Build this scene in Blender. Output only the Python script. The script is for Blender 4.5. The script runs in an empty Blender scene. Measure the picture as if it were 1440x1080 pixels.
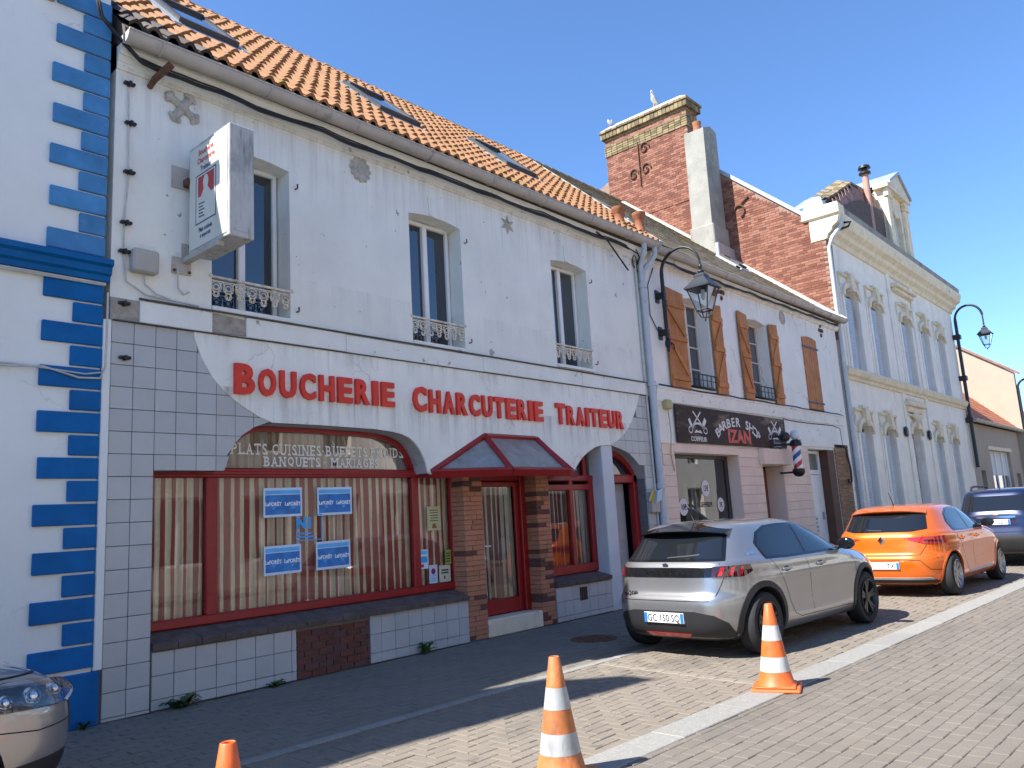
import bpy, bmesh, math, random
from mathutils import Vector, Matrix
from mathutils.geometry import tessellate_polygon

random.seed(7)
RAD = math.radians
scene = bpy.context.scene
COL = scene.collection

# ------------------------------------------------------------------ camera
cd = bpy.data.cameras.new('camera')
cam = bpy.data.objects.new('camera', cd)
COL.objects.link(cam)
cd.sensor_fit = 'HORIZONTAL'
cd.sensor_width = 36.0
cd.lens = 27.85
cd.clip_end = 2000
CR = Vector((0.66542216, -0.74421222, -0.05797862))
CDN = Vector((0.08783573, 0.15519383, -0.98397142))
CF = Vector((0.74128148, 0.64966379, 0.16863784))
cam.matrix_world = Matrix(((CR.x, -CDN.x, -CF.x, 0.0), (CR.y, -CDN.y, -CF.y, -7.75),
                           (CR.z, -CDN.z, -CF.z, 1.57), (0, 0, 0, 1)))
scene.camera = cam

# ------------------------------------------------------------------ sky and sun
SUN_TRAVEL = Vector((0.80, -0.31, -1.0))
w = bpy.data.worlds.new('World')
scene.world = w
w.use_nodes = True
wn = w.node_tree.nodes
bg = wn['Background']
sky = wn.new('ShaderNodeTexSky')
sky.sky_type = 'NISHITA'
sky.sun_disc = False
sky.sun_elevation = RAD(49.4)
sky.sun_rotation = math.atan2(-0.80, 0.31)
sky.altitude = 0
sky.air_density = 1.0
sky.dust_density = 0.0
sky.ozone_density = 10.0
w.node_tree.links.new(sky.outputs[0], bg.inputs[0])
bg.inputs[1].default_value = 0.109
sl = bpy.data.lights.new('sun', 'SUN')
sl.energy = 4.6
sl.angle = RAD(0.53)
sl.color = (1.0, 0.965, 0.90)
so = bpy.data.objects.new('sun', sl)
COL.objects.link(so)
so.location = (-24, 9.3, 30)
so.rotation_euler = SUN_TRAVEL.to_track_quat('-Z', 'Y').to_euler()
vs = scene.view_settings
vs.view_transform = 'Standard'
vs.look = 'None'
vs.exposure = 1.3
vs.gamma = 1.0
vs.use_curve_mapping = False
scene.render.engine = 'CYCLES'
scene.cycles.max_bounces = 8
scene.cycles.transparent_max_bounces = 12

# ------------------------------------------------------------------ materials
MATS = {}
def _new(name):
    m = bpy.data.materials.new(name)
    m.use_nodes = True
    nt = m.node_tree
    return m, nt, nt.nodes['Principled BSDF']

def _n(nt, t, **kw):
    n = nt.nodes.new(t)
    for k, v in kw.items():
        setattr(n, k, v)
    return n

def _noise(nt, vec, scale, detail=4, rough=.6):
    n = _n(nt, 'ShaderNodeTexNoise')
    n.inputs['Scale'].default_value = scale
    n.inputs['Detail'].default_value = detail
    n.inputs['Roughness'].default_value = rough
    if vec is not None:
        nt.links.new(vec, n.inputs['Vector'])
    return n.outputs['Fac']

def _ramp(nt, fac, lo, hi):
    r = _n(nt, 'ShaderNodeMapRange')
    r.inputs['From Min'].default_value = lo
    r.inputs['From Max'].default_value = hi
    nt.links.new(fac, r.inputs['Value'])
    return r.outputs['Result']

def _math(nt, op, a, b=None):
    n = _n(nt, 'ShaderNodeMath', operation=op)
    for i, v in enumerate((a, b)):
        if v is None: continue
        if isinstance(v, (int, float)): n.inputs[i].default_value = v
        else: nt.links.new(v, n.inputs[i])
    return n.outputs[0]

def _mix(nt, fac, a, b, blend='MIX'):
    n = _n(nt, 'ShaderNodeMix', data_type='RGBA', blend_type=blend)
    for s, v in ((n.inputs[0], fac), (n.inputs[6], a), (n.inputs[7], b)):
        if isinstance(v, (int, float)): s.default_value = v
        elif isinstance(v, (tuple, list)): s.default_value = (*v[:3], 1)
        else: nt.links.new(v, s)
    return n.outputs[2]

def _pos(nt, scale=(1, 1, 1)):
    g = _n(nt, 'ShaderNodeNewGeometry')
    mp = _n(nt, 'ShaderNodeMapping')
    mp.inputs['Scale'].default_value = scale
    nt.links.new(g.outputs['Position'], mp.inputs['Vector'])
    return mp.outputs['Vector']

def _rand(nt):
    oi = _n(nt, 'ShaderNodeObjectInfo')
    g = _n(nt, 'ShaderNodeNewGeometry')
    s = _math(nt, 'ADD', oi.outputs['Random'], g.outputs['Random Per Island'])
    return _math(nt, 'FRACT', s)

def pm(name, col, rough=.6, var=.12, scale=2.5, bump=0.0, bscale=60, metal=0.0, spec=.5,
       rnd=0.0, alt=None, stains=(), coat=0.0, cracks=None, drips=(), chips=()):
    """procedural paint/stone: noise variation, optional per-piece tint, optional stains.
    stains: list of (colour, stretch xyz, lo, hi, strength)"""
    if name in MATS: return MATS[name]
    m, nt, b = _new(name)
    p = _pos(nt)
    f = _ramp(nt, _noise(nt, p, scale), .3, .7)
    lo = tuple(c * (1 - var) for c in col); hi = tuple(min(1, c * (1 + var)) for c in col)
    c = _mix(nt, f, lo, hi)
    if rnd or alt:
        r = _rand(nt)
        if alt:
            c = _mix(nt, _ramp(nt, r, .25, .75), c, alt)
        if rnd:
            v = _math(nt, 'ADD', _math(nt, 'MULTIPLY', r, 2 * rnd), 1 - rnd)
            cmb = _n(nt, 'ShaderNodeCombineColor')
            for i in range(3): nt.links.new(v, cmb.inputs[i])
            c = _mix(nt, 1.0, c, cmb.outputs[0], 'MULTIPLY')
    for sc, st, a, z, k in stains:
        q = _pos(nt, st)
        c = _mix(nt, _math(nt, 'MULTIPLY', _ramp(nt, _noise(nt, q, 1.0, 6, .65), a, z), k), c, sc)
    for zt, ln, dc, k in drips:                          # rain dirt running down from a ledge
        sx = _n(nt, 'ShaderNodeSeparateXYZ'); nt.links.new(p, sx.inputs[0])
        near = _math(nt, 'MULTIPLY', _ramp(nt, sx.outputs[2], zt - ln, zt), _math(nt, 'LESS_THAN', sx.outputs[2], zt + .02))
        st = _ramp(nt, _noise(nt, _pos(nt, (7, 7, .35)), 1.0, 6, .7), .45, .68)
        c = _mix(nt, _math(nt, 'MULTIPLY', _math(nt, 'MULTIPLY', near, st), k), c, dc)
    for sc, cut, size, cc in chips:                      # small flaked spots of paint
        vo = _n(nt, 'ShaderNodeTexVoronoi', feature='F1'); vo.inputs['Scale'].default_value = sc
        wv = _n(nt, 'ShaderNodeTexNoise'); wv.inputs['Scale'].default_value = 22; wv.inputs['Detail'].default_value = 3; nt.links.new(p, wv.inputs['Vector'])
        ad = _n(nt, 'ShaderNodeMix', data_type='RGBA', blend_type='LINEAR_LIGHT'); ad.inputs[0].default_value = .05
        nt.links.new(p, ad.inputs[6]); nt.links.new(wv.outputs['Color'], ad.inputs[7]); nt.links.new(ad.outputs[2], vo.inputs['Vector'])
        sp = _n(nt, 'ShaderNodeSeparateColor'); nt.links.new(vo.outputs['Color'], sp.inputs[0])
        rad = _math(nt, 'MULTIPLY', _math(nt, 'MAXIMUM', _math(nt, 'SUBTRACT', sp.outputs[0], cut), 0.0), size)
        area = _ramp(nt, _noise(nt, p, .55, 2), .48, .62)    # wear gathers in places
        c = _mix(nt, _math(nt, 'MULTIPLY', _math(nt, 'LESS_THAN', vo.outputs['Distance'], _math(nt, 'MULTIPLY', rad, area)), .85), c, cc)
    if cracks:
        q = _pos(nt, (1, 1, 1))
        nz = _n(nt, 'ShaderNodeTexNoise'); nz.inputs['Scale'].default_value = 5.0; nz.inputs['Detail'].default_value = 5; nt.links.new(q, nz.inputs['Vector'])
        ad = _n(nt, 'ShaderNodeMix', data_type='RGBA', blend_type='LINEAR_LIGHT'); ad.inputs[0].default_value = .16
        nt.links.new(q, ad.inputs[6]); nt.links.new(nz.outputs['Color'], ad.inputs[7])
        vo = _n(nt, 'ShaderNodeTexVoronoi', feature='DISTANCE_TO_EDGE'); vo.inputs['Scale'].default_value = cracks[0]
        nt.links.new(ad.outputs[2], vo.inputs['Vector'])
        ln = _math(nt, 'SUBTRACT', 1.0, _ramp(nt, vo.outputs['Distance'], 0.0, cracks[1]))
        wh = _ramp(nt, _noise(nt, q, .8, 3), .50, .60)
        c = _mix(nt, _math(nt, 'MULTIPLY', _math(nt, 'MULTIPLY', ln, wh), cracks[2]), c, (.22, .20, .18))
    nt.links.new(c, b.inputs['Base Color'])
    b.inputs['Roughness'].default_value = rough
    b.inputs['Metallic'].default_value = metal
    b.inputs['Specular IOR Level'].default_value = spec
    if coat:
        b.inputs['Coat Weight'].default_value = coat
        b.inputs['Coat Roughness'].default_value = .04
    if bump:
        bn = _n(nt, 'ShaderNodeBump')
        bn.inputs['Strength'].default_value = bump
        bn.inputs['Distance'].default_value = .02
        nt.links.new(_noise(nt, p, bscale, 5, .6), bn.inputs['Height'])
        nt.links.new(bn.outputs[0], b.inputs['Normal'])
    MATS[name] = m
    return m

def glass(name, tint=(.9, .95, .95), reflect=.9, rough=.0, ior=1.5):
    """thin window pane: clear with fresnel mirror"""
    if name in MATS: return MATS[name]
    m = bpy.data.materials.new(name); m.use_nodes = True
    nt = m.node_tree
    nt.nodes.remove(nt.nodes['Principled BSDF'])
    tr = _n(nt, 'ShaderNodeBsdfTransparent'); tr.inputs[0].default_value = (*tint, 1)
    gl = _n(nt, 'ShaderNodeBsdfGlossy'); gl.inputs['Roughness'].default_value = rough
    gl.inputs[0].default_value = (reflect, reflect, reflect, 1)
    fr = _n(nt, 'ShaderNodeFresnel'); fr.inputs[0].default_value = ior
    mx = _n(nt, 'ShaderNodeMixShader')
    f2 = _math(nt, 'MULTIPLY', fr.outputs[0], 1.4)
    nt.links.new(f2, mx.inputs[0]); nt.links.new(tr.outputs[0], mx.inputs[1]); nt.links.new(gl.outputs[0], mx.inputs[2])
    nt.links.new(mx.outputs[0], nt.nodes['Material Output'].inputs[0])
    MATS[name] = m
    return m

def stripes(name, period, cols, axis=0, rough=.9):
    """woven stripes along one axis of the cloth (uv free: object position)"""
    if name in MATS: return MATS[name]
    m, nt, b = _new(name)
    p = _pos(nt)
    sx = _n(nt, 'ShaderNodeSeparateXYZ'); nt.links.new(p, sx.inputs[0])
    wob = _math(nt, 'MULTIPLY', _math(nt, 'SUBTRACT', _noise(nt, _pos(nt, (3, 3, .6)), 1.0), .5), .05)
    x = _math(nt, 'ADD', sx.outputs[axis], wob)
    fr = _math(nt, 'FRACT', _math(nt, 'DIVIDE', x, period))
    c = cols[0][1]
    for t, cc in cols[1:]:
        c = _mix(nt, _ramp(nt, fr, t - .015, t + .015), c, cc)
    c = _mix(nt, _ramp(nt, _noise(nt, p, 5), .45, .8), c, _mix(nt, .35, c, (.25, .2, .15)))
    nt.links.new(c, b.inputs['Base Color'])
    b.inputs['Roughness'].default_value = rough
    MATS[name] = m
    return m

# ------------------------------------------------------------------ mesh helpers
def org(o):
    v = Vector((0, 0, 0))
    while o is not None:
        v = v + Vector(o.location)
        o = o.parent
    return v

def thing(name, label, cat, loc=(0, 0, 0), group=None, rz=0.0):
    o = bpy.data.objects.new(name, None)
    COL.objects.link(o)
    o.location = loc
    o.rotation_euler = (0, 0, rz)
    o.empty_display_size = .2
    return tag(o, label, cat, group)

def tag(o, label, cat, group=None, kind=None):
    if label: o['label'] = label
    if cat: o['category'] = cat
    if group: o['group'] = group
    if kind: o['kind'] = kind
    return o

def link(name, me, parent=None, loc=None, rot=None, sc=None, world=True):
    o = bpy.data.objects.new(name, me)
    COL.objects.link(o)
    if parent is not None: o.parent = parent
    if loc is not None:
        o.location = Vector(loc) - (org(parent) if (parent is not None and world) else Vector((0, 0, 0)))
    if rot is not None: o.rotation_euler = rot
    if sc is not None: o.scale = sc
    return o

class MB:
    def __init__(self):
        self.v = []; self.f = []
    def add(self, vs, fs):
        k = len(self.v)
        self.v += [tuple(p) for p in vs]
        self.f += [tuple(i + k for i in f) for f in fs]
        return self
    def box(self, x0, x1, y0, y1, z0, z1):
        return self.add([(x0, y0, z0), (x1, y0, z0), (x1, y1, z0), (x0, y1, z0), (x0, y0, z1), (x1, y0, z1), (x1, y1, z1), (x0, y1, z1)],
                        [(0, 3, 2, 1), (4, 5, 6, 7), (0, 1, 5, 4), (1, 2, 6, 5), (2, 3, 7, 6), (3, 0, 4, 7)])
    def cbox(self, x0, x1, y0, y1, z0, z1, b=.01):
        """box with chamfered edges"""
        b = min(b, abs(x1 - x0) * .45, abs(y1 - y0) * .45, abs(z1 - z0) * .45)
        bm = bmesh.new()
        pts = []
        for x, sx in ((x0, 1), (x1, -1)):
            for y, sy in ((y0, 1), (y1, -1)):
                for z, sz in ((z0, 1), (z1, -1)):
                    pts += [(x, y + sy * b, z + sz * b), (x + sx * b, y, z + sz * b), (x + sx * b, y + sy * b, z)]
        vs = [bm.verts.new(p) for p in pts]
        r = bmesh.ops.convex_hull(bm, input=vs)
        bmesh.ops.dissolve_limit(bm, angle_limit=.01, verts=bm.verts, edges=bm.edges)
        bmesh.ops.recalc_face_normals(bm, faces=bm.faces)
        bm.verts.index_update()
        self.add([v.co for v in bm.verts], [[v.index for v in f.verts] for f in bm.faces])
        bm.free()
        return self
    def quad(self, *p):
        return self.add(p, [tuple(range(len(p)))])
    def plate(self, outer, holes=(), d0=0.0, d1=.1, plane='xz'):
        """flat slab with holes; outline in the given plane, thickness d0..d1 on the third axis"""
        mp = {'xz': lambda u, v, d: (u, d, v), 'yz': lambda u, v, d: (d, u, v), 'xy': lambda u, v, d: (u, v, d)}[plane]
        loops = [list(outer)] + [list(h) for h in holes]
        tris = tessellate_polygon([[Vector((u, v, 0)) for u, v in l] for l in loops])
        flat = [p for l in loops for p in l]
        n = len(flat)
        k = len(self.v)
        self.v += [mp(u, v, d0) for u, v in flat] + [mp(u, v, d1) for u, v in flat]
        for t in tris:
            self.f.append(tuple(k + i for i in t)); self.f.append(tuple(k + n + i for i in reversed(t)))
        i0 = 0
        for l in loops:
            m = len(l)
            for i in range(m):
                a, b2 = i0 + i, i0 + (i + 1) % m
                self.f.append((k + a, k + b2, k + n + b2, k + n + a))
            i0 += m
        return self
    def tube(self, path, r, n=8, cap=True, closed=False):
        path = [Vector(p) for p in path]
        rs = r if isinstance(r, (list, tuple)) else [r] * len(path)
        rings = []
        up = Vector((.137, .211, .97))
        for i, p in enumerate(path):
            if closed:
                t = path[(i + 1) % len(path)] - path[i - 1]
            else:
                t = path[min(i + 1, len(path) - 1)] - path[max(i - 1, 0)]
            t.normalize()
            a = t.cross(up)
            if a.length < .05: a = t.cross(Vector((1, 0, 0)))
            a.normalize(); b2 = t.cross(a)
            rings.append([p + (a * math.cos(2 * math.pi * j / n) + b2 * math.sin(2 * math.pi * j / n)) * rs[i] for j in range(n)])
        k = len(self.v)
        for rg in rings: self.v += [tuple(q) for q in rg]
        m = len(rings)
        for i in range(m if closed else m - 1):
            for j in range(n):
                a0 = k + i * n; a1 = k + ((i + 1) % m) * n
                self.f.append((a0 + j, a0 + (j + 1) % n, a1 + (j + 1) % n, a1 + j))
        if cap and not closed:
            self.f.append(tuple(k + j for j in reversed(range(n))))
            self.f.append(tuple(k + (m - 1) * n + j for j in range(n)))
        return self
    def lathe(self, prof, c=(0, 0, 0), n=20, axis='z', cap=True):
        k = len(self.v)
        for r, h in prof:
            for j in range(n):
                a = 2 * math.pi * j / n
                x, y = r * math.cos(a), r * math.sin(a)
                p = {'z': (x, y, h), 'y': (x, h, y), 'x': (h, x, y)}[axis]
                self.v.append((c[0] + p[0], c[1] + p[1], c[2] + p[2]))
        m = len(prof)
        for i in range(m - 1):
            for j in range(n):
                self.f.append((k + i * n + j, k + i * n + (j + 1) % n, k + (i + 1) * n + (j + 1) % n, k + (i + 1) * n + j))
        if cap:
            self.f.append(tuple(k + j for j in reversed(range(n))))
            self.f.append(tuple(k + (m - 1) * n + j for j in range(n)))
        return self
    def blob(self, c, r, nu=10, nv=7):
        prof = []
        for i in range(nv + 1):
            t = math.pi * i / nv
            prof.append((max(1e-4, math.sin(t)), -math.cos(t)))
        k = len(self.v)
        self.lathe(prof, (0, 0, 0), nu)
        self.v[k:] = [(c[0] + p[0] * r[0], c[1] + p[1] * r[1], c[2] + p[2] * r[2]) for p in self.v[k:]]
        return self
    def rot(self, M, k0=0):
        self.v[k0:] = [tuple(M @ Vector(p)) for p in self.v[k0:]]
        return self
    def mesh(self, name, mat, smooth=None, off=Vector((0, 0, 0)), fix=True):
        me = bpy.data.meshes.new(name)
        me.from_pydata([(p[0] - off.x, p[1] - off.y, p[2] - off.z) for p in self.v], [], self.f)
        if fix:
            bm = bmesh.new(); bm.from_mesh(me)
            bmesh.ops.recalc_face_normals(bm, faces=bm.faces)
            bm.to_mesh(me); bm.free()
        if mat is not None: me.materials.append(mat)
        if smooth is not None:
            me.shade_smooth()
            me.set_sharp_from_angle(angle=RAD(smooth))
        return me
    def build(self, name, mat, parent=None, smooth=None, local=False, fix=True):
        off = Vector((0, 0, 0)) if (local or parent is None) else org(parent)
        me = self.mesh(name, mat, smooth, off, fix)
        o = bpy.data.objects.new(name, me)
        COL.objects.link(o)
        if parent is not None: o.parent = parent
        return o

def text_mesh(body, size, depth=0.0, bold=0.0, sx=1.0, align='CENTER', spacing=1.0):
    """lettering turned into a mesh lying in the xz plane, reading along +x, facing -y"""
    cu = bpy.data.curves.new('lettering', 'FONT')
    cu.body = body; cu.size = size; cu.extrude = depth / 2; cu.offset = bold
    cu.align_x = align; cu.space_character = spacing
    cu.resolution_u = 3
    ob = bpy.data.objects.new('lettering', cu)
    COL.objects.link(ob)
    dg = bpy.context.evaluated_depsgraph_get()
    me = bpy.data.meshes.new_from_object(ob.evaluated_get(dg))
    bpy.data.objects.remove(ob); bpy.data.curves.remove(cu)
    vs = [(v.co.x * sx, -v.co.z, v.co.y) for v in me.vertices]
    fs = [tuple(p.vertices) for p in me.polygons]
    bpy.data.meshes.remove(me)
    m = MB(); m.v = vs; m.f = fs
    return m

def arc(cx, cz, rx, rz, a0, a1, n=12):
    return [(cx + rx * math.cos(RAD(a0 + (a1 - a0) * i / n)), cz + rz * math.sin(RAD(a0 + (a1 - a0) * i / n))) for i in range(n + 1)]

def seg_open(x0, x1, z0, z1, rise=.06, n=6):
    """window opening with a slightly arched head"""
    pts = [(x0, z0), (x1, z0), (x1, z1 - rise)]
    for i in range(1, n):
        t = i / n
        pts.append((x1 + (x0 - x1) * t, z1 - rise + rise * math.sin(math.pi * t)))
    pts.append((x0, z1 - rise))
    return pts

def clip_half(poly, p, n):
    """keep the side of the line through p where (q-p).n >= 0"""
    out = []
    for i in range(len(poly)):
        a, b = poly[i], poly[(i + 1) % len(poly)]
        da = (a[0] - p[0]) * n[0] + (a[1] - p[1]) * n[1]
        db = (b[0] - p[0]) * n[0] + (b[1] - p[1]) * n[1]
        if da >= 0: out.append(a)
        if (da > 0) != (db > 0) and abs(da - db) > 1e-9:
            t = da / (da - db)
            out.append((a[0] + (b[0] - a[0]) * t, a[1] + (b[1] - a[1]) * t))
    return out

def copy_tree(o, parent=None):
    c = o.copy(); COL.objects.link(c); c.parent = parent
    for ch in o.children: copy_tree(ch, c)
    return c

# ------------------------------------------------------------------ material palette
M_white = pm('white_render', (.83, .84, .76), .85, .07, 1.2, .16, 30, chips=((3.2, .66, .55, (.36, .34, .30)), (1.2, .84, .5, (.55, .52, .46)), (7.0, .74, .9, (.26, .25, .23))),
             drips=((6.36, 1.0, (.46, .44, .38), .6), (4.5, .6, (.50, .49, .44), .35)),
             stains=[((.52, .50, .44), (1.3, 1.3, .5), .58, .78, .55), ((.33, .31, .27), (10, 10, 9), .668, .69, .85), ((.42, .38, .32), (3.5, 3.5, 3), .685, .70, .8),
                     ((.58, .57, .51), (9, 9, .7), .60, .80, .5)])
M_fascia = pm('stained_fascia_render', (.86, .87, .79), .85, .07, 1.5, .15, 30, cracks=(1.0, .008, .45), drips=((3.12, .55, (.28, .28, .26), .75), (3.69, .3, (.34, .33, .30), .45)),
              stains=[((.36, .36, .33), (14, 14, .5), .62, .78, .4), ((.55, .53, .47), (2, 2, 2), .58, .75, .5)])
M_oldband = pm('flaking_band_paint', (.82, .83, .76), .85, .07, 2, .2, 30,
               stains=[((.25, .24, .22), (6, 6, 6), .62, .70, .8), ((.40, .37, .31), (2.5, 2.5, 5), .66, .72, .9)])
M_bare = pm('bare_mortar', (.36, .33, .28), .9, .25, 9, .5, 25)
M_lead = pm('lead_flashing', (.07, .07, .075), .6, .2, 8)
M_bluewall = pm('neighbour_white_render', (.80, .83, .78), .85, .05, 1.0, .14, 25, chips=((2.2, .76, .5, (.42, .40, .36)),), cracks=(.8, .006, .3),
                stains=[((.36, .34, .30), (1.6, 1.6, 1.2), .66, .80, .6), ((.42, .41, .38), (12, 12, 12), .72, .76, .7)])
M_blue = pm('blue_gloss_paint', (.0, .125, .37), .55, .14, 3, .12, 20, spec=.2, rnd=.10, stains=[((.02, .16, .40), (2, 2, 5), .55, .8, .5)], chips=((5, .80, .6, (.50, .52, .52)),))
M_bluelight = pm('faded_blue_paint', (.07, .25, .49), .6, .18, 4, .15, 18, spec=.2, rnd=.12,
                 stains=[((.20, .36, .55), (5, 5, 9), .60, .78, .5)], chips=((5, .78, .6, (.50, .52, .52)),))
M_gap = pm('cream_joint', (.60, .58, .52), .9, .12, 6)
M_tile = pm('grey_glazed_tile', (.47, .49, .48), .32, .05, 3, 0, rnd=.05, stains=[((.20, .20, .20), (2, 2, 2), .62, .8, .35)])
M_grout = pm('dark_grout', (.15, .15, .155), .9, .2, 20)
M_red = pm('red_frame_paint', (.30, .012, .014), .38, .12, 5, .05, 30)
M_letter = pm('red_letter_plastic', (.72, .035, .014), .45, .10, 5, 0)
M_sill = pm('dark_sill_stone', (.115, .085, .075), .8, .35, 9, .4, 30)
M_brick = pm('clay_brick', (.54, .25, .14), .85, .14, 8, .25, 50, spec=.2, rnd=.30, alt=(.42, .18, .105))
M_brickdark = pm('dark_clay_brick', (.21, .07, .048), .85, .2, 8, .25, 50, rnd=.5, alt=(.09, .04, .035))
M_mortar = pm('brick_mortar', (.20, .175, .15), .95, .15, 20, .3, 60)
M_pvc = pm('white_window_plastic', (.84, .85, .82), .4, .03, 3)
M_iron = pm('cream_cast_iron', (.74, .66, .52), .7, .3, 14, .2, 40, stains=[((.16, .09, .05), (10, 10, 10), .58, .7, .9)])
M_black = pm('black_metal', (.012, .012, .014), .45, .2, 8)
M_cable = pm('black_cable_sheath', (.014, .014, .016), .6, .2, 10)
M_greycable = pm('grey_cable_sheath', (.56, .55, .52), .7, .15, 10)
M_rust = pm('rusty_steel', (.12, .055, .03), .8, .3, 18, .2, 40)
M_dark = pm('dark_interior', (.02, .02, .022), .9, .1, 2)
M_glassdark = pm('dark_window_glass', (.010, .016, .026), .02, .1, 1, 0, spec=1.0, coat=.8)
G_shop = glass('shop_glass')
G_thin = glass('lantern_glass', (.92, .95, .95))
M_gutter = pm('weathered_gutter', (.46, .43, .38), .55, .12, 3, 0, stains=[((.20, .18, .15), (5, 5, 3), .58, .72, .7)])
M_pipe = pm('flaking_pipe_paint', (.52, .56, .58), .5, .08, 4, 0, stains=[((.22, .17, .13), (20, 20, 7), .60, .68, .8)])
M_roof = pm('orange_pantile', (.35, .185, .092), .85, .14, 5, .2, 40, spec=.2, rnd=.16, alt=(.30, .155, .08),
            stains=[((.21, .16, .035), (2.0, 2.0, 2.0), .57, .68, .8), ((.07, .055, .045), (5, 5, 5), .60, .72, .65)])
M_roofdark = pm('dark_pantile', (.075, .058, .05), .85, .2, 6, .2, 40, rnd=.4)
M_moss = pm('mossy_flat_tile', (.27, .22, .16), .9, .2, 4, .3, 30, rnd=.4, alt=(.19, .155, .115),
            stains=[((.33, .26, .06), (1.6, 1.6, 1.6), .52, .68, .8), ((.08, .07, .06), (3, 3, 3), .6, .75, .6)])
M_zinc = pm('zinc_flashing', (.38, .41, .45), .4, .1, 3, 0, metal=.3)
M_verge = pm('white_verge_mortar', (.48, .45, .39), .9, .15, 9, .3, 30)
M_gbrick = pm('red_gable_brick', (.205, .070, .042), .85, .14, 3, .2, 40, rnd=.28, alt=(.24, .105, .068),
              stains=[((.13, .08, .06), (.7, .7, .9), .60, .75, .7)])
M_gmortar = pm('pale_gable_mortar', (.29, .19, .145), .95, .2, 9, .2, 50)
M_capbrick = pm('lichen_cap_brick', (.19, .145, .075), .9, .25, 6, .4, 30, rnd=.3, alt=(.25, .19, .10), stains=[((.07, .055, .04), (5, 5, 5), .52, .68, .7)])
M_cement = pm('grey_cement_render', (.30, .29, .255), .9, .14, 2, .3, 20,
              stains=[((.13, .12, .10), (1.5, 1.5, .8), .50, .72, .75)])
M_stone = pm('weathered_stucco', (.85, .82, .72), .85, .07, 1.5, .12, 20,
             stains=[((.24, .22, .19), (4, 4, .5), .58, .78, .6), ((.33, .31, .28), (1, 1, 1), .6, .75, .4)])
M_stonetrim = pm('cream_stone_trim', (.76, .68, .50), .85, .12, 4, .2, 25, stains=[((.16, .14, .11), (5, 5, 3), .6, .74, .7)])
M_shutgrey = pm('blue_grey_shutter', (.46, .54, .62), .6, .1, 4, 0, stains=[((.22, .24, .26), (9, 9, 1), .55, .75, .5)])
M_wood = pm('varnished_shutter_wood', (.50, .205, .068), .6, .22, 3, .15, 40, spec=.15, rnd=.15,
            stains=[((.30, .11, .03), (26, 26, 1.2), .5, .72, .7)])
M_pink = pm('pinkish_brown_cladding', (.82, .66, .53), .85, .06, 2, .08, 30, rnd=.05)
M_beige = pm('beige_render', (.39, .335, .26), .9, .06, 1, .15, 15, stains=[((.36, .30, .22), (.8, .8, 1.2), .58, .75, .5)])
M_slate = pm('brown_mansard_tile', (.26, .13, .09), .6, .2, 4, .1, 30, rnd=.3)
M_granite = pm('granite_kerb_stone', (.245, .235, .215), .85, .10, 30, .2, 90, rnd=.08, stains=[((.24, .22, .20), (6, 6, 6), .55, .72, .5), ((.58, .57, .55), (60, 60, 60), .6, .66, .5)])
M_paver = pm('worn_road_paver', (.172, .148, .122), .88, .12, 1.1, .25, 60, rnd=.11, alt=(.15, .129, .108),
             stains=[((.10, .088, .075), (.22, 1.1, 1.1), .50, .66, .6), ((.045, .042, .038), (1.1, 1.6, 1.6), .645, .72, .65), ((.06, .055, .05), (7, 7, 7), .70, .76, .6), ((.23, .205, .175), (3, 3, 3), .62, .74, .5)])
M_paverpark = pm('tan_parking_paver', (.205, .172, .135), .9, .12, 1.3, .25, 60, rnd=.09, alt=(.178, .15, .12),
                 stains=[((.09, .08, .07), (.5, 1.1, 1.1), .54, .70, .6), ((.04, .037, .034), (1.6, 1.6, 1.6), .63, .70, .7)])
M_paverwalk = pm('grey_pavement_paver', (.195, .176, .142), .9, .12, 1.4, .25, 60, rnd=.12, alt=(.165, .15, .123),
                 stains=[((.10, .095, .09), (1.2, 1.2, 1.2), .56, .74, .6)])
M_joint = pm('sandy_joint', (.075, .066, .055), .95, .2, 14, .3, 60)
M_leaf = pm('weed_leaf', (.045, .105, .022), .6, .3, 12, 0, rnd=.35)

# ------------------------------------------------------------------ ground, road, parking strip, pavement
def struct(name, mb, mat, **k):
    o = mb.build(name, mat, **k); o['kind'] = 'structure'
    return o

struct('ground', MB().quad((-200, -200, -.06), (260, -200, -.06), (260, 200, -.06), (-200, 200, -.06)), M_joint)
KS = -.037
def kin(x): return -4.20 + KS * x          # inner edge of the granite kerb line
def kout(x): return kin(x) - .29
def wst(x): return -2.20 - .026 * x        # edge line between pavement and parking
XE = 27.0
pave = struct('pavement', MB().quad((-14, wst(-14), -.007), (120, wst(120), -.007), (120, .6, -.007), (-14, .6, -.007)), M_joint)
park = struct('parking_strip', MB().quad((-14, kin(-14), -.0075), (120, kin(120), -.0075), (120, wst(120) - .1, -.0075), (-14, wst(-14) - .1, -.0075)), M_joint)
road = struct('road', MB().quad((-14, -11, -.0065), (120, -11, -.0065), (120, kout(120), -.0065), (-14, kout(-14), -.0065)), M_joint)
struct('far_road', MB().quad((XE, -11, .001), (120, -11, .001), (120, kout(120), .001), (XE, kout(XE), .001)), M_paver)
struct('far_parking', MB().quad((XE, kin(XE), .001), (120, kin(120), .001), (120, wst(120) - .1, .001), (XE, wst(XE) - .1, .001)), M_paverpark)
struct('far_pavement', MB().quad((XE, wst(XE), .001), (120, wst(120), .001), (120, 0, .001), (XE, 0, .001)), M_paverwalk)
struct('opposite_pavement', MB().box(-14, 120, -13.2, -11, -.05, .10), M_paverwalk)

CAMP = Vector((0, -7.75, 1.57))
def in_view(x, y, m=.08):
    d = Vector((x, y, 0)) - CAMP
    z = d.dot(CF)
    if z < .3: return None
    u = d.dot(CR) / z * 1114 / 720; v = d.dot(CDN) / z * 1114 / 540
    if abs(u) < 1 + m and v < 1 + 2 * m: return z
    return None

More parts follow.
